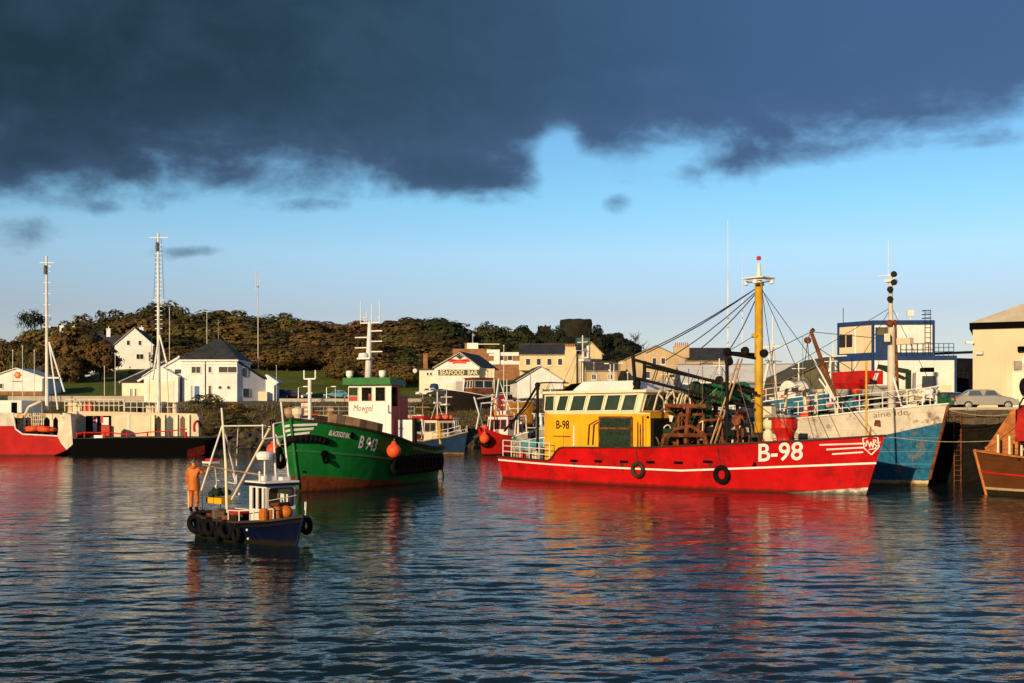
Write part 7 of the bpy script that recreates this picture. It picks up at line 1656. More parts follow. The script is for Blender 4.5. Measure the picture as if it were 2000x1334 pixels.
for px, y_t, d, w in ((925, 652, 330, 60), (950, 636, 340, 66), (985, 637, 350, 70), (1015, 642, 352, 60), (1042, 652, 362, 46), (1080, 664, 368, 50), (1110, 690, 358, 60), (1150, 688, 358, 56), (1180, 660, 368, 54), (1205, 654, 366, 50), (1226, 664, 362, 46), (1243, 682, 358, 36), (965, 655, 322, 60), (1000, 662, 325, 64), (1040, 678, 335, 60), (1080, 690, 340, 60), (1125, 702, 338, 66), (1165, 694, 340, 60), (1200, 684, 342, 60), (1230, 698, 340, 46)):
    TREES.append((px, y_t, d, w, 'leaf_dark' if px > 1040 else ('leaf_green' if rt.random() < .6 else 'leaf_olive'), 4))
LM = ((60, 'at the far left edge'), (215, 'above the ferry stern'), (345, 'behind the white gabled house'), (478, 'behind the harbour office'), (665, 'above the lawn'), (800, 'behind the green workboat mast'), (912, 'left of the restaurant roof'), (1050, 'behind the brick flats'), (2000, 'round the castle ruin'))
CN = {'leaf_russet': 'russet', 'leaf_brown': 'brown', 'leaf_olive': 'olive', 'leaf_green': 'green', 'leaf_dark': 'dark green'}
RN = ('front row', 'middle row', 'back row', 'nearer row', 'hillside', 'wood edge')
OR = ('first', 'second', 'third', 'fourth', 'fifth', 'sixth', 'seventh', 'eighth', 'ninth', 'tenth', 'eleventh', 'twelfth', 'thirteenth')
cnt = {}
for px, y_t, d, w, m_, row in sorted(TREES):
    lm = next(n for lim, n in LM if px < lim); key = (CN[m_], RN[row], lm); k = cnt.get(key, 0); cnt[key] = k + 1
    x = (px - 1000) / F * d; zb_ = gz(x, d); zt_ = at(px, y_t, d).z; hgt = max(5, zt_ - zb_); rad = w / F * d / 2 / .37
    t_ = empty('broadleaf_tree', (x, d, zb_), rt.uniform(0, 6.28), f'{OR[k]} {CN[m_]} tree from the left in the {RN[row]} {lm}', 'tree', 'trees of the wooded ridge')
    i = rt.randrange(6); t_.scale = (rad, rad, hgt * 1.02)
    for nm, me in (('crown', proto_with(i, m_)), ('trunk', PROTO[i][1])):
        o = bpy.data.objects.new(nm, me); COL.objects.link(o); o.parent = t_
# a lone pine and a bare tree on the skyline
x = (66 - 1000) / F * 330; t_ = empty('pine_tree', (x, 330, gz(x, 330)), 0, 'flat-topped dark pine standing out on the skyline at far left', 'tree'); hh = at(66, 611, 330).z - gz(x, 330)
me = crown_mesh(77, 26, 46, .02, rx=.42, z0=.78, flat=.7); me.materials.append(MATS['leaf_dark']); o = bpy.data.objects.new('crown', me); COL.objects.link(o); o.parent = t_; t_.scale = (10, 10, hh)
MB().tube((0, 0, -.1), (.02, 0, .85), .03, .015, 7).build('trunk', 'bark', t_)
x = (1246 - 1000) / F * 372; t_ = empty('bare_tree', (x, 372, gz(x, 372)), 0, 'thin half-bare tree at the right end of the castle knoll', 'tree'); hh = at(1240, 648, 372).z - gz(x, 372)
mb = MB().tube((0, 0, -1), (-.8, 0, hh * .9), .3, .08, 7); rb = random.Random(2)
for i in range(34):
    z_ = hh * rb.uniform(.25, .92); a = rb.uniform(0, 6.28); L_ = (hh - z_) * .35 + 1.0; p0 = V(-.8 * z_ / hh, 0, z_); p1 = p0 + V(math.cos(a) * L_, math.sin(a) * L_, L_ * .9); mb.tube(p0, p1, .08, .03, 5)
    for j in range(2): p2 = p1 + V(rb.uniform(-1, 1), rb.uniform(-1, 1), rb.uniform(.3, 1.2)); mb.tube(p0.lerp(p1, .6), p2, .04, .02, 4)
mb.build('trunk', 'bark', t_)
me = crown_mesh(33, 20, 30, .02, rx=.3, z0=.4); me.materials.append(MATS['leaf_dark']); o = bpy.data.objects.new('crown', me); COL.objects.link(o); o.parent = t_; o.scale = (9, 9, hh)
# shrubs along the shore
def shrub(px, d, w, h_, m_, label, seed):
    x = (px - 1000) / F * d; e_ = empty('shrub', (x, d, gz(x, d)), 0, label, 'shrub', 'shrubs on the shore bank'); me = crown_mesh(seed, 22, 40, .045, rx=.5, z0=-.1); me.materials.append(MATS[m_])
    o = bpy.data.objects.new('foliage', me); COL.objects.link(o); o.parent = e_; o.scale = (w, w, h_)
    MB().tube((0, 0, -.3), (0, 0, h_ * .5), .06, n=5).tube((0, 0, 0), (w * .2, 0, h_ * .6), .04, n=5).tube((0, 0, 0), (-w * .2, 0, h_ * .6), .04, n=5).build('stem', 'bark', e_)
leaf_mat('leaf_gorse', (.08, .06, .01), (.30, .20, .02)); leaf_mat('leaf_scrub', (.03, .026, .01), (.14, .10, .04))
for i, (px, d, w, h_, m_, lb) in enumerate(((398, 168, 4.2, 2.2, 'leaf_green', 'dark green shrub below the blue office door'), (418, 167, 3.2, 2.6, 'leaf_scrub', 'brown shrub between office door and portholes'), (455, 165, 3.6, 2.0, 'leaf_gorse', 'yellowing gorse bush below the office portholes'), (440, 160, 4.6, 2.4, 'leaf_scrub', 'brown scrub on the bank left of the cabin boat'),
    (405, 158, 4.2, 2.0, 'leaf_scrub', 'brown scrub on the bank at the ferry ramp tip'), (470, 158, 3.8, 1.8, 'leaf_green', 'green scrub low on bank above the cabin boat'), (840, 166, 4.5, 1.4, 'leaf_olive', 'olive shrub on the bank right of the green workboat cabin'), (985, 172, 4.0, 1.6, 'leaf_olive', 'olive shrub on the bank below the boathouse'), (1020, 162, 3.6, 1.6, 'leaf_olive', 'olive shrub on bank behind the yellow hull'),
    (258, 238, 1.8, 2.6, 'leaf_gorse', 'small round yellowish bush on the lawn below gabled house'), (300, 240, 5.0, 2.0, 'leaf_green', 'dark hedge-like bush under the gabled house'), (1210, 195, 4, 2.2, 'leaf_dark', 'dark bush left of the tan house'))): shrub(px, d, w, h_, m_, lb, 50 + i)
# rough grass on the bank: tufts nobody could count
gv, gf = [], []; rg = random.Random(12)
for i in range(9000):
    x = rg.uniform(-75, 16); y = rg.uniform(156, 190)
    if -48 < x < -36 and y > 172: continue
    z_ = gz(x, y); h_ = rg.uniform(.15, .55) * (1 if y < 172 else .5); a = rg.uniform(0, 3.14); o_ = len(gv); w_ = rg.uniform(.05, .14)
    gv += [(x - w_ * math.cos(a), y - w_ * math.sin(a), z_ - .05), (x + w_ * math.cos(a), y + w_ * math.sin(a), z_ - .05), (x + rg.uniform(-.15, .15), y + rg.uniform(-.15, .15), z_ + h_)]; gf.append((o_, o_ + 1, o_ + 2))
tag(MB().add(gv, gf).build('bank_grass', leaf_mat('leaf_grass', (.05, .045, .012), (.15, .13, .035))), 'rough brown and green grass on the shore bank', 'grass', kind='stuff')
# shore boulders
rk = random.Random(6); base = []
for s_ in range(4):
    mb = MB().ball((0, 0, 0), 1, 9, 6); mb.v = [(x * rk.uniform(.75, 1.15), y * rk.uniform(.75, 1.15), z * rk.uniform(.6, .9)) for x, y, z in mb.v]; base.append(mb)
mbs = MB()
for i in range(420):
    x = rk.uniform(-78, 13); y = rk.uniform(149.5, 160); s_ = rk.uniform(.25, .9); b0 = base[i % 4]; z_ = gz(x, y); ca, sa_ = math.cos(i), math.sin(i)
    mbs.add([(x + (p[0] * ca - p[1] * sa_) * s_, y + (p[0] * sa_ + p[1] * ca) * s_, z_ + p[2] * s_) for p in b0.v], b0.f)
tag(mbs.build('shore_rubble', 'stone_dry'), 'dark rubble and boulders along the waterline', 'rocks', kind='stuff')
# ---------------------------------------------------------------- vehicles and street furniture
def car(name, label, loc, rz, m, L=4.2, Wd=1.7, Hh=1.42, group='cars parked round the harbour', cat='car', van=False):
    e_ = empty(name, loc, rz, label, cat, group)
    prof = [(0, .35), (.02, .62), (.10, .80), (.24, .93), (.36, 1.0), (.92, .98), (.99, .80), (1, .38)] if not van else [(0, .35), (.02, .8), (.12, .95), (.2, 1.1), (.97, 1.1), (1, .9), (1, .38)]
    rows = []
    for y_, k in ((-1, .0), (-.94, 1), (.94, 1), (1, .0)):
        rows.append([(x_ * L, y_ * Wd / 2, .30 + (z_ - .30) * (1 if k else .93)) for x_, z_ in prof])
    mb = MB().sheet(rows); n = len(prof)
    for r_ in (rows[0], rows[-1]): mb.add(r_, [tuple(range(n))])
    mb.add([(0, -Wd / 2, .3), (L, -Wd / 2, .3), (L, Wd / 2, .3), (0, Wd / 2, .3)], [(0, 1, 2, 3)]); mb.build('body', m, e_)
    cabp = [(.26, .94), (.40, 1.36), (.50, 1.42), (.74, 1.40), (.90, .98)] if not van else [(.12, 1.0), (.24, 1.7), (.3, 1.8), (.97, 1.8), (.995, 1.0)]
    cab_ = MB().prism([(a * L, b_ * Hh / 1.42) for a, b_ in cabp], (0, -Wd * .43, 0), (1, 0, 0), (0, 0, 1), (0, Wd * .86, 0)).build('cabin', m, e_, fixn=True)
    for s_ in (-1, 1):
        for a0_, a1_ in (((.335, .55)), ((.57, .80))):
            pts = [(a0_ * L, .98), (a1_ * L, .98), ((a1_ - .03) * L, 1.32), ((a0_ + .05) * L, 1.32)]
            MB().prism([(x_, z_ * Hh / 1.42) for x_, z_ in pts], (0, s_ * Wd * .432, 0), (1, 0, 0), (0, 0, 1), (0, s_ * .012, 0)).build('window', 'glass_blue', cab_, fixn=True)
    for x0_, z0_, x1_, z1_ in ((.272, .97, .392, 1.32), (.895, .99, .765, 1.36)):
        mbq = MB().add([(x0_ * L - (.02 if x0_ < .5 else -.02), -Wd * .38, z0_ * Hh / 1.42), (x0_ * L - (.02 if x0_ < .5 else -.02), Wd * .38, z0_ * Hh / 1.42), (x1_ * L - (.02 if x0_ < .5 else -.02), Wd * .36, z1_ * Hh / 1.42), (x1_ * L - (.02 if x0_ < .5 else -.02), -Wd * .36, z1_ * Hh / 1.42)], [(0, 1, 2, 3)]); mbq.build('windscreen', 'glass_blue', cab_)
    for x_ in (.19, .80):
        for s_ in (-1, 1):
            w_ = MB().lathe([(.2, -.1), (.29, -.1), (.31, -.05), (.31, .05), (.29, .1), (.2, .1)], (x_ * L, s_ * (Wd / 2 - .08), .31), (0, 1, 0), 16).build('wheel', 'tyre', e_)
            MB().lathe([(.02, 0), (.2, 0), (.2, .04), (.05, .05)], (x_ * L, s_ * (Wd / 2 + .0), .31), (0, s_, 0), 12).build('rim', 'silver', w_)
    for s_ in (-1, 1):
        MB().cbox((.015 * L, s_ * Wd * .36, .70), (.1, .34, .16)).build('headlight', 'light_bulb_white', e_); MB().cbox((.992 * L, s_ * Wd * .40, .78), (.08, .22, .22)).build('tail_light', 'red_paint', e_)
    MB().box(-.06, .1, -Wd * .47, Wd * .47, .34, .52).box(L - .1, L + .06, -Wd * .47, Wd * .47, .34, .54).build('bumper', m, e_)
    for s_ in (-1, 1): MB().cbox((.33 * L, s_ * (Wd / 2 + .05), 1.0), (.12, .16, .12)).build('mirror', m, e_)
    MB().cbox((L + .03, 0, .72), (.02, .5, .12)).build('number_plate', 'cream_band', e_)
    return e_
mat('car_purple', (.05, .015, .05), .3, .1, coat=.5); mat('car_blue', (.02, .05, .14), .3, .1, coat=.5); mat('car_dark', (.012, .013, .016), .3, .1, coat=.5); mat('car_teal', (.12, .30, .38), .3, .1, coat=.5)
c = at(1868, 803, 81); c.z = QZ + .004
cs = car('parked_car', 'silver hatchback parked on the quay beside the cream warehouse', (33.6, 79.5, QZ + .004), math.pi * .94, 'silver'); cs.location = (34.75, 78.2, QZ + .004)
car('parked_car', 'black car parked left of the silver hatchback, behind blue trawler bow', (34.6, 86.0, QZ + .004), math.pi * .60, 'car_dark')
for px, d, m_, rz, lb in ((222, 178, 'car_dark', .1, 'dark car parked beyond the ferry stern rail'), (575, 190, 'car_purple', 2.9, 'purple car parked on the shore road above the green workboat bow'), (602, 187, 'car_blue', 3.1, 'blue car parked right of the purple car'), (632, 186, 'car_teal', .2, 'pale blue car parked left of the green workboat wheelhouse'), (832, 192, 'car_dark', 0, 'black car parked below the restaurant annex'), (812, 196, 'white_paint', .1, 'white car parked left of the restaurant annex'),
    (700, 192, 'car_dark', .2, 'dark car glimpsed behind green workboat wheelhouse')):
    car('parked_car', lb, foot(px, d), rz, m_)
# crane lorry on the quay
e_ = empty('crane_lorry', (33.6, 89.5, QZ), math.pi * .93, 'white-cabbed lorry with folded dark crane behind blue trawler bow', 'lorry')
cabm = MB().add([(0, -1.15, .7), (1.9, -1.15, .7), (1.9, 1.15, .7), (0, 1.15, .7), (.15, -1.1, 3.0), (1.85, -1.1, 3.0), (1.85, 1.1, 3.0), (.15, 1.1, 3.0)], [(0, 1, 5, 4), (1, 2, 6, 5), (2, 3, 7, 6), (3, 0, 4, 7), (4, 5, 6, 7), (3, 2, 1, 0)]).build('cab', 'white_clean', e_)
for s_ in (-1, 1):
    q_ = [(.35, s_ * 1.145, 1.75), (1.45, s_ * 1.145, 1.75), (1.4, s_ * 1.12, 2.7), (.45, s_ * 1.12, 2.7)]; MB().add([(a, b_ + s_ * .012, c_) for a, b_, c_ in q_], [(0, 1, 2, 3)]).build('window', 'glass_dark', cabm)
MB().add([(.06, -1.0, 1.7), (.06, 1.0, 1.7), (.12, .95, 2.8), (.12, -.95, 2.8)], [(0, 1, 2, 3)]).build('windscreen', 'glass_dark', cabm)
MB().box(2.0, 8.0, -1.15, 1.15, .9, 1.15).build('flatbed', 'dark_steel', e_); MB().box(2.1, 8.0, -1.2, -1.12, 1.15, 1.7).box(2.1, 8.0, 1.12, 1.2, 1.15, 1.7).build('drop_side', 'grey_paint', e_)
MB().bar((2.3, 0, 1.2), (2.3, 0, 3.2), .4, .4).bar((2.3, 0, 3.1), (4.6, .2, 3.5), .35, .35).bar((4.6, .2, 3.5), (2.6, .5, 2.5), .28, .28).build('folded_crane', 'dark_net', e_)
MB().cbox((.9, 0, 3.2), (.9, 1.4, .35)).build('roof_beacon_bar', 'black_paint', e_)
for x_ in (.9, 5.8, 7.0):
    for s_ in (-1, 1):
        w_ = MB().lathe([(.25, -.15), (.5, -.15), (.52, 0), (.5, .15), (.25, .15)], (x_, s_ * 1.0, .52), (0, 1, 0), 18).build('wheel', 'tyre', e_); MB().lathe([(.02, 0), (.26, 0), (.2, .06), (.02, .07)], (x_, s_ * 1.13, .52), (0, s_, 0), 12).build('rim', 'silver', w_)
# red steel hopper on the quay behind the blue trawler
c = at(1655, 790, 94); e_ = empty('red_hopper', (c.x + .3, 94, QZ), .3, 'red steel hopper box on legs in front of the portable cabins', 'hopper')
MB().add([(-.6, -.6, 1.2), (.6, -.6, 1.2), (.6, .6, 1.2), (-.6, .6, 1.2), (-1.1, -1.0, 2.3), (1.1, -1.0, 2.3), (1.1, 1.0, 2.3), (-1.1, 1.0, 2.3), (-1.1, -1.0, 3.2), (1.1, -1.0, 3.2), (1.1, 1.0, 3.2), (-1.1, 1.0, 3.2)],
    [(0, 1, 5, 4), (1, 2, 6, 5), (2, 3, 7, 6), (3, 0, 4, 7), (4, 5, 9, 8), (5, 6, 10, 9), (6, 7, 11, 10), (7, 4, 8, 11)]).build('bin', 'red_paint', e_)
for x_ in (-.95, .95):
    for y_ in (-.8, .8): MB().bar((x_, y_, 0), (x_, y_, 2.4), .16, .16).build('leg', 'red_paint', e_)
e_ = empty('freight_container', (c.x + 2.3, 97, QZ), .2, 'red container with a white mark standing beside the hopper', 'container')
MB().box(-1.0, 1.1, -1.2, 1.2, .1, 3.4).build('shell', 'red_paint', e_)
for i in range(6): MB().box(-.95 + i * .36, -.79 + i * .36, -1.25, -1.203, .25, 3.25).build('rib', 'red_paint', e_)
MB().prism([(-.5, 2.5), (-.15, 2.5), (.15, 3.2), (-.2, 3.2)], (.55, -1.27, 0), (1, 0, 0), (0, 0, 1), (0, .015, 0)).build('white_mark', 'white_clean', e_, fixn=True)
e_ = empty('grey_container', (c.x + 1.75, 91.5, QZ), .1, 'grey tank box on the quay between hopper and white mast', 'container'); MB().box(-.7, .7, -.8, .8, 0, 2.0).build('shell', 'grey_paint', e_); MB().box(-.75, .75, -.85, .85, 2.0, 2.1).build('lid', 'white_paint', e_); MB().box(-.2, .4, -.84, -.802, .2, 1.8).build('door', 'black_paint', e_)
# lamp posts and poles
def lamp(px, py_t, d, label, arm=.9, group='street lamps of the village'):
    p = foot(px, d); t_ = at(px, py_t, d).z - p.z; e_ = empty('street_lamp', p, 0, label, 'street lamp', group)
    MB().tube((0, 0, 0), (0, 0, t_), .11, .07, 7).tube((0, 0, t_), (arm, -.1, t_ + .15), .05, n=6).build('post', 'silver', e_); MB().cbox((arm + .25, -.1, t_ + .16), (.75, .28, .16)).build('lamp_head', 'light_bulb_white', e_)
for px, py, d, lb in ((1192, 712, 190, 'street lamp left of the tan house'), (1199, 711, 196, 'street lamp next to the first, nearer the tan house'), (583, 757, 180, 'short lamp post by the purple car'), (638, 757, 182, 'short lamp post by the pale blue car')): lamp(px, py, d, lb, .9 if px != 1192 else -.9)
def pole(px, py_t, d, label, r=.06, m='white_paint', name='flagpole', cat='pole', group='thin poles on the shore', whip=None):
    p = foot(px, d); t_ = at(px, py_t, d).z - p.z; e_ = empty(name, p, 0, label, cat, group)
    MB().tube((0, 0, -.2), (0, 0, t_), r, r * .7, 6).build('shaft', m, e_); MB().ball((0, 0, t_), r * 1.8, 8, 5).build('finial', m, e_)
    if whip:
        for dx_, top in whip: MB().tube((dx_, 0, t_ - .5), (dx_, 0, at(px, top, d).z - p.z), .05, n=4).build('whip', 'white_paint', e_)
for px, py, d, lb in ((25, 684, 170, 'leftmost of three white flagpoles by the clubhouse'), (44, 676, 170, 'middle of three white flagpoles by the clubhouse'), (67, 684, 170, 'rightmost of three white flagpoles by the clubhouse'), (204, 716, 182, 'white pole on the lawn above the ferry rail'), (225, 690, 200, 'thin pole just below the gabled house')): pole(px, py, d, lb)
pole(504, 560, 190, 'tall grey radio mast right of the harbour office', .10, 'silver', 'radio_mast', 'mast', None, ((-.35, 528), (0, 540), (.4, 536)))
pole(331, 600, 250, 'slender pole rising behind the harbour office left wing', .08, 'silver'); pole(404, 606, 250, 'slender pole rising above the pyramid roof', .08, 'silver')
pole(540, 714, 178, 'bent whip pole on the quay by the lawn', .05, 'cream_paint')
pole(984, 675, 180, 'white mast standing in front of the white boathouse', .07)
pole(1568, 655, 140, 'thin pole right of the olive shed', .05, 'silver')
# sea wall along the far shore, landing stage, bollards
w_ = MB()
xs3 = np.arange(-80, -30, 1.0)
for i, (xa_, xb_) in enumerate(((-78, -52), (-36, -14))):
    tag(MB().box(xa_, xb_, 176.0, 176.4, gz(xa_, 176) - 1, gz(xa_, 176) + (.9 if i == 0 else .5)).build('sea_wall', 'concrete_pale'), ('low pale wall along the road beyond the ferry', 'low pale wall along the road behind the green workboat')[i], 'wall')
e_ = empty('landing_stage', (-29.5, 150, 0), 0, 'timber and concrete landing stage behind the green workboat bow', 'jetty')
MB().box(0, 17, 0, 8, 4.1, 4.5).build('deck', 'concrete_pale', e_)
for i in range(7): MB().tube((.5 + i * 2.6, .2, -2), (.5 + i * 2.6, .2, 5.0 + .6 * (i % 2)), .22, n=8).build('pile', 'wood_deck', e_)
railing(e_, [V(.6 + i * 2.0, .4, 4.5) for i in range(9)], 1.1, 'grey_paint', 2, .05)
for i, (x_, sx_, h_, m_, nm) in enumerate(((1.5, 1.2, 1.6, 'cream_paint', 'store_box'), (4.8, 1.0, 1.1, 'wood_tan', 'store_box'), (8.0, 1.1, .9, 'orange_buoy', 'fish_bin'), (9.6, 1.1, 1.1, 'rust', 'fish_bin'), (12.2, 1.0, .8, 'white_clean', 'fish_bin'), (14.2, .9, 1.3, 'red_paint', 'fish_bin'))):
    o = MB().box(x_ - 29.5, x_ + sx_ - 29.5, 151.0, 152.0, 4.504, 4.504 + h_); o = o.build(nm, m_); tag(o, f'{("cream", "tan", "orange", "rusty", "white", "red")[i]} box on the landing stage behind green workboat', 'box', 'boxes on the landing stage')
for i, (px, d, m_, lb) in enumerate(((848, 197, 'navy_trim', 'dark blue round bin in front of the restaurant'),)):
    p = foot(px, d); e_ = empty('waste_bin', p, 0, lb, 'bin'); MB().lathe([(.05, 0), (.75, 0), (.8, 1.6), (.6, 2.1), (.05, 2.2)], n=16).build('drum', m_, e_)
# orange-brown fence panels and gear on the slip
p = foot(1215, 175); e_ = empty('gas_tank', V(p.x, 175, p.z), 0, 'blue skip standing below the tan house', 'skip'); MB().add([(-1.6, -.8, 0), (1.6, -.8, 0), (1.6, .8, 0), (-1.6, .8, 0), (-2.1, -1, 1.3), (2.1, -1, 1.3), (2.1, 1, 1.3), (-2.1, 1, 1.3)], [(0, 1, 5, 4), (1, 2, 6, 5), (2, 3, 7, 6), (3, 0, 4, 7), (0, 3, 2, 1)]).build('bin', 'blue_paint', e_)
e_.name = 'rubbish_skip'
# stone wall under the village road
for i, (x0_, x1_, y_, h_) in enumerate(((5, 40, 186, 1.6),)):
    zb_ = gz(x0_, y_); tag(MB().box(x0_, x1_, y_, y_ + .5, zb_ - 2, zb_ + h_).build('road_wall', 'stone_dry'), 'rough stone wall along the road below the cream and tan houses', 'wall')
# ---------------------------------------------------------------- working clutter
B, E = RT, RT.e
rr = random.Random(31); nb_ = MB()
for i in range(40):
    p = B.on(rr.uniform(1285, 1400), 862, rr.uniform(-2.2, -.4)); nb_.ball((p.x, p.y, 1.6 + rr.uniform(0, .75)), rr.uniform(.16, .34), 7, 5, (1.3, 1, .7))
nb_.build('brown_net_heap', 'dark_net', E)
for i in range(16):
    x_ = B.on(rr.uniform(1285, 1410), 850, -2).x; y_ = rr.uniform(-2.5, 0); z_ = rr.uniform(1.9, 3.6); a = rr.uniform(0, 3.14)
    MB().tube((x_, y_, z_), (x_ + math.cos(a) * rr.uniform(.6, 1.6), y_ + rr.uniform(-.4, .4), z_ + math.sin(a) * rr.uniform(-.3, .9)), rr.uniform(.035, .08), n=6).build('dredge_bar', rr.choice(('rust', 'rust', 'dark_steel', 'wood_tan')), E)
for i in range(5):
    p = B.on(1238 + i * 7, 862, -2.9); MB().torus((p.x, -2.75, 1.95 + .1 * (i % 2)), (.2, 1, .2 * (i % 3)), .26, .07, 12, 6).build('wire_coil', ('rust', 'steel_rope')[i % 2], E)
for a, b_, y0_, y1_ in (((1262, 772), (1300, 800), -1, -1), ((1300, 720), (1322, 800), -.5, -1.4), ((1372, 715), (1372, 860), -1.6, -1.8), ((1440, 735), (1475, 860), -1.0, -1.6), ((1500, 700), (1520, 820), -.6, -1.5), ((1440, 760), (1560, 850), -1.2, -2.2)):
    MB().tube(B.on(*a, y0_), B.on(*b_, y1_), .022, n=5).build('running_wire', rr.choice(('steel_rope', 'rope_brown')), E)
for i in range(4):
    p = B.on(1428 + i * 11, 850, -2.5); MB().tube((p.x, -2.5, 1.5), (p.x + .1, -2.5, 3.0 + .3 * (i % 2)), .06).build('deck_stanchion', ('cream_paint', 'rust')[i % 2], E)
B, E = BT, BT.e
mxx = B.on(1741, 790, 0).x
for b_ in (V(24.6, 0, 5.1), V(mxx - 3, -2.6, 4.6), V(mxx - 3, 2.6, 4.6), V(9, 0, 5.3)): MB().tube((mxx, 0, B.on(1741, 600, 0).z), b_, .02, n=4).build('stay_wire', 'steel_rope', E)
for i in range(7):
    x_ = 10.5 + i * 1.0; MB().cbox((x_, -2.3 + .3 * (i % 2), 4.3 + .12 * (i % 3)), (.7, .55, .6), .3 * i).build('fish_box', ('blue_paint', 'orange_buoy', 'cream_paint', 'green_paint', 'grey_paint')[i % 5], E)
# masts and upper works of boats lying behind the trawlers
def mast_boat(px, top, d, head, L, label, hm, cab, mastm='white_paint', z1=3.0, seed=0):
    x = (px - 1000) / F * d; hv = Vector((head[0], head[1], 0)).normalized(); bow = Vector((x, d, 0)) + hv * L * .5
    b, h = small_craft('fishing_boat', label, (bow.x, bow.y), head, L, L * .32, [(0, z1), (.5, z1), (1, z1 + 1)], hm, (L * .2, L * .42, L * .12, z1 - .4, z1 + 2.2, cab, 'white_paint'), group='working boats rafted behind the trawlers')
    zt = at(px, top, d).z; m0 = L * .5
    MB().tube((m0, 0, z1 - .5), (m0, 0, zt), .11, .06, 8).bar((m0, -1.0, zt - 1.6), (m0, 1.0, zt - 1.6), .08, .08).cbox((m0 + .25, 0, zt - 2.6), (.7, 1.1, .22)).bar((m0 - .7, 0, zt - .7), (m0 + .7, 0, zt - .7), .07, .07).build('mast', mastm, b.e)
    for q in (.06, .94):
        for s_ in (-1, 1): MB().tube((m0, 0, zt - .5), h.pt(q, 1, s_), .02, n=4).build('stay_wire', 'steel_rope', b.e)
    r2 = random.Random(seed)
    for i in range(6): MB().cbox((L * (.5 + .06 * i), r2.uniform(-.8, .8), z1 + r2.uniform(0, .6)), (.7, .6, .6), r2.uniform(0, 1)).build('deck_gear', r2.choice(('rust', 'cream_paint', 'orange_buoy', 'grey_paint', 'blue_paint', 'green_net')), b.e)
    MB().path([(L * .62, -L * .11, z1 - .3), (L * .66, -L * .08, z1 + 2.8), (L * .66, L * .08, z1 + 2.8), (L * .62, L * .11, z1 - .3)], .08).build('gallows', r2.choice(('cream_paint', 'white_paint')), b.e)
    return b
wh3 = hull_mat('far_grey_hull', (.35, .33, .30), (.1, .03, .02), .3, rust=.5); rh3 = hull_mat('far_rust_hull', (.16, .05, .03), (.05, .02, .02), .3, rust=.5); bh3 = hull_mat('far_navy_hull', (.02, .05, .13), (.1, .03, .02), .3, rust=.3)
mast_boat(1138, 655, 118, (.72, -.69), 10, 'fishing boat with white mast rising behind the yellow wheelhouse', wh3, 'white_paint', seed=1)
mast_boat(1302, 716, 103, (.72, -.69), 9, 'grey fishing boat with short white mast behind the black derricks', wh3, 'cream_paint', seed=2, z1=3.4)
mast_boat(1352, 735, 100, (.72, -.69), 9, 'rust-coloured boat behind the black derricks, second from yellow wheelhouse', rh3, 'cream_paint', seed=3, z1=3.6)
mast_boat(1622, 690, 97, (.72, -.69), 8, 'navy boat with white mast in front of the olive shed', bh3, 'white_paint', seed=4, z1=4.0)
mast_boat(826, 770, 141, (-.5, -.86), 7, 'small rusty boat behind the green workboat stern casing', rh3, 'rust', 'wood_tan', seed=5, z1=1.6)
mast_boat(1012, 770, 128, (.3, -.95), 7, 'small grey boat between red fishing boat and red trawler stern', wh3, 'white_paint', seed=6, z1=1.6)
# bollards and ladder on the quay
for i, t_ in enumerate((-3.5,)):
    p = a0 + qd * t_; p = Vector((30.2, 74.4, 0)) + qd * t_ - qn * 1.0; e_ = empty('bollard', (p.x, p.y, QZ), 0, ('black bollard on quay edge just beyond the blue trawler bow', 'black bollard on quay edge nearer the brown wooden boat')[i], 'bollard', 'bollards on the quay')
    MB().lathe([(.26, 0), (.22, .1), (.18, .4), (.3, .55), (.3, .65), (.05, .7)], n=14).build('post', 'black_paint', e_)
p = Vector((30.2, 74.4, 0)) + qd * -1.2 + qn * .22; e_ = empty('quay_ladder', (p.x, p.y, -.5), math.atan2(qd.y, qd.x), 'rusty iron ladder down the quay wall between blue trawler and brown boat', 'ladder')
for s_ in (0, .45): MB().bar((s_, 0, 0), (s_, 0, 5.2), .07, .05).build('rail', 'rust', e_)
for i in range(15): MB().tube((0, 0, .3 + i * .33), (.45, 0, .3 + i * .33), .022, n=5).build('rung', 'rust', e_)
# mooring rope coils and pallets on the quay apron
for i, (x_, y_, lb) in enumerate(((31.2, 80.5, 'heap of green net on the quay behind the blue trawler bow'), (26.0, 88.0, 'heap of blue net on the quay left of the white mast'))):
    e_ = empty('net_heap', (x_, y_, QZ), 0, lb, 'net heap'); hp = MB(); r2 = random.Random(i + 70)
    for k in range(30): hp.ball((r2.uniform(-1.1, 1.1), r2.uniform(-.8, .8), r2.uniform(.1, .7)), r2.uniform(.2, .4), 7, 5)
    hp.build('netting', ('green_net', 'teal_cloth')[i], e_)
for i in range(6):
    e_ = empty('fish_crate_stack', (19.5 + i * 1.5, 96.5 - i * 1.45, QZ), .75, f'{("first", "second", "third", "fourth", "fifth", "sixth")[i]} stack of fish crates from the left along the quay', 'crates', 'fish crates on the quay')
    for k in range(2 + (i * 7) % 4): MB().cbox((0, 0, .17 + .33 * k), (.8, .5, .3), .1 * ((i + k) % 3)).build('crate', ('blue_paint', 'orange_buoy', 'cream_paint', 'red_paint')[(i + k) % 4], e_)

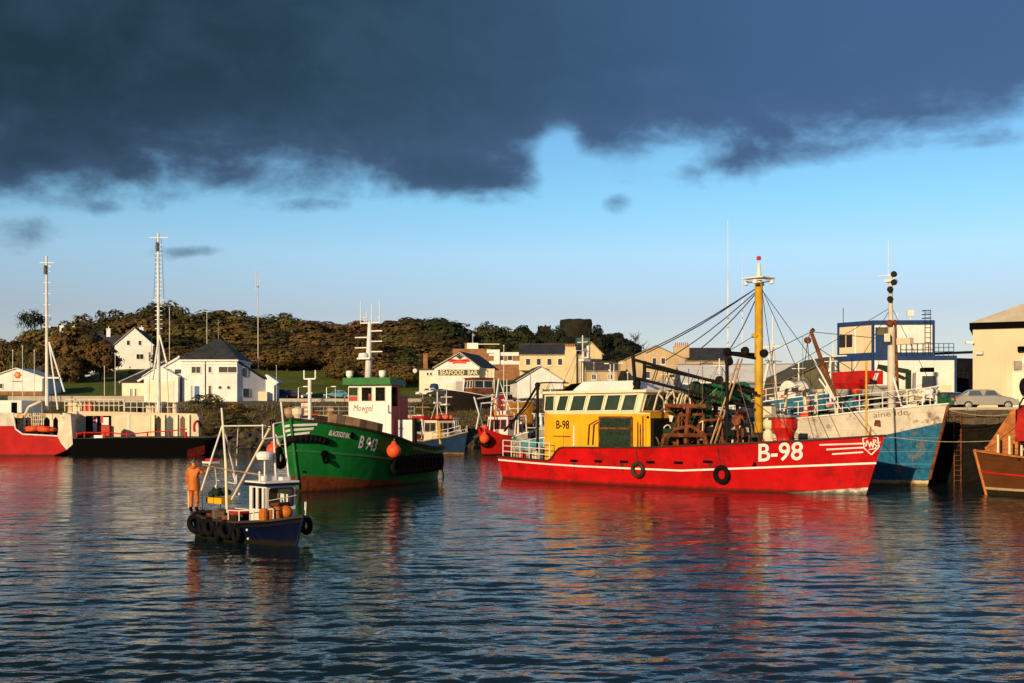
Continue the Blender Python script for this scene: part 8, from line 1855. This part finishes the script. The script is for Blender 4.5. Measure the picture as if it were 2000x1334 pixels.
# more rusty gear on the red trawler's working deck
B, E = RT, RT.e; rr = random.Random(77)
for px0, px1, ptop in ((1288, 1330, 800), (1322, 1372, 812), (1362, 1408, 822), (1405, 1448, 815)):
    y_ = rr.uniform(-2.4, -1.2); a, b_ = B.on(px0, 866, y_), B.on(px1, 866, y_); zt_ = B.on(px0, ptop, y_).z
    MB().path([V(a.x, y_, 1.5), V(a.x + .15, y_, zt_), V(b_.x - .15, y_ + .3, zt_ + .1), V(b_.x, y_ + .3, 1.5)], .085, 7).tube(V(a.x, y_, 1.5), V(b_.x - .15, y_ + .3, zt_), .045, n=6).build('rusty_frame', 'rust', E)
for i in range(26):
    p = B.on(rr.uniform(1282, 1462), rr.uniform(815, 862), rr.uniform(-2.3, -.4)); s_ = rr.uniform(.12, .34); t_ = i % 4
    mb = MB()
    if t_ == 0: mb.torus(p, (rr.uniform(-1, 1), rr.uniform(-1, 1), .3), s_, .05, 10, 5)
    elif t_ == 1: mb.lathe([(s_, -.3), (s_, -.24), (s_ * .5, -.2), (s_ * .5, .2), (s_, .24), (s_, .3)], p, (rr.uniform(-.3, .3), 1, 0), 12)
    elif t_ == 2: mb.cbox(p, (s_ * 2, s_, s_ * 1.5), rr.uniform(0, 3), rr.uniform(-.3, .3))
    else: mb.path([p, p + V(rr.uniform(-.6, .6), 0, rr.uniform(-.5, .2)), p + V(rr.uniform(-.9, .9), 0, -.9)], .04, 5)
    mb.build(('chain_loop', 'cable_drum', 'gear_box', 'slack_chain')[t_], rr.choice(('rust', 'rust', 'dark_steel', 'wood_deck', 'cream_paint', 'red_worn')), E)
for i in range(9):
    a, b_ = B.on(rr.uniform(1285, 1470), rr.uniform(715, 790), rr.uniform(-1.8, 1)), B.on(rr.uniform(1285, 1470), rr.uniform(820, 862), rr.uniform(-2.4, -.5))
    MB().path([a.lerp(b_, k / 5) - V(.12 * math.sin(math.pi * k / 5), 0, .15 * math.sin(math.pi * k / 5)) for k in range(6)], .02, 4).build('slack_rope', rr.choice(('rope', 'rope_brown', 'steel_rope')), E)
hn = MB()
for i in range(36): 
    f = rr.random(); hn.ball(B.on(1318 + 70 * f, 792 + rr.uniform(0, 45), -.6) + V(0, rr.uniform(-.4, .4), 0), rr.uniform(.14, .28), 7, 5, (1.2, .8, 1.3))
hn.build('hanging_net', 'dark_net', E)
# more small craft and thin masts in the inner harbour
mast_boat(872, 752, 152, (-.6, -.8), 6, 'small navy boat with thin white mast below the restaurant', bh3, 'white_paint', seed=11, z1=1.8)
mast_boat(990, 742, 142, (.5, -.86), 6, 'small rusty boat with white mast right of the red fishing boat', rh3, 'cream_paint', seed=12, z1=2.0)
mast_boat(1075, 735, 135, (.7, -.7), 7, 'grey boat with thin mast glimpsed above the yellow wheelhouse roof', wh3, 'white_paint', seed=13, z1=2.4)
mast_boat(1405, 700, 112, (.72, -.69), 8, 'grey boat with slender mast behind the gallows post', wh3, 'white_paint', seed=14, z1=3.6)
mast_boat(1560, 705, 106, (.72, -.69), 8, 'rusty boat with slender white mast right of the yellow mast', rh3, 'cream_paint', seed=15, z1=3.8)
for px, py, d, lb in ((900, 745, 172, 'thin white pole left of the beached boat cabin'), (948, 735, 176, 'thin white pole in front of the restaurant side wall'), (1118, 700, 182, 'thin white pole right of the white boathouse'), (1160, 708, 184, 'thin white pole below the tall cream gable'), (760, 770, 172, 'thin white pole behind the green workboat wheelhouse'), (655, 760, 174, 'thin white pole left of the green workboat wheelhouse')): pole(px, py, d, lb, .05)
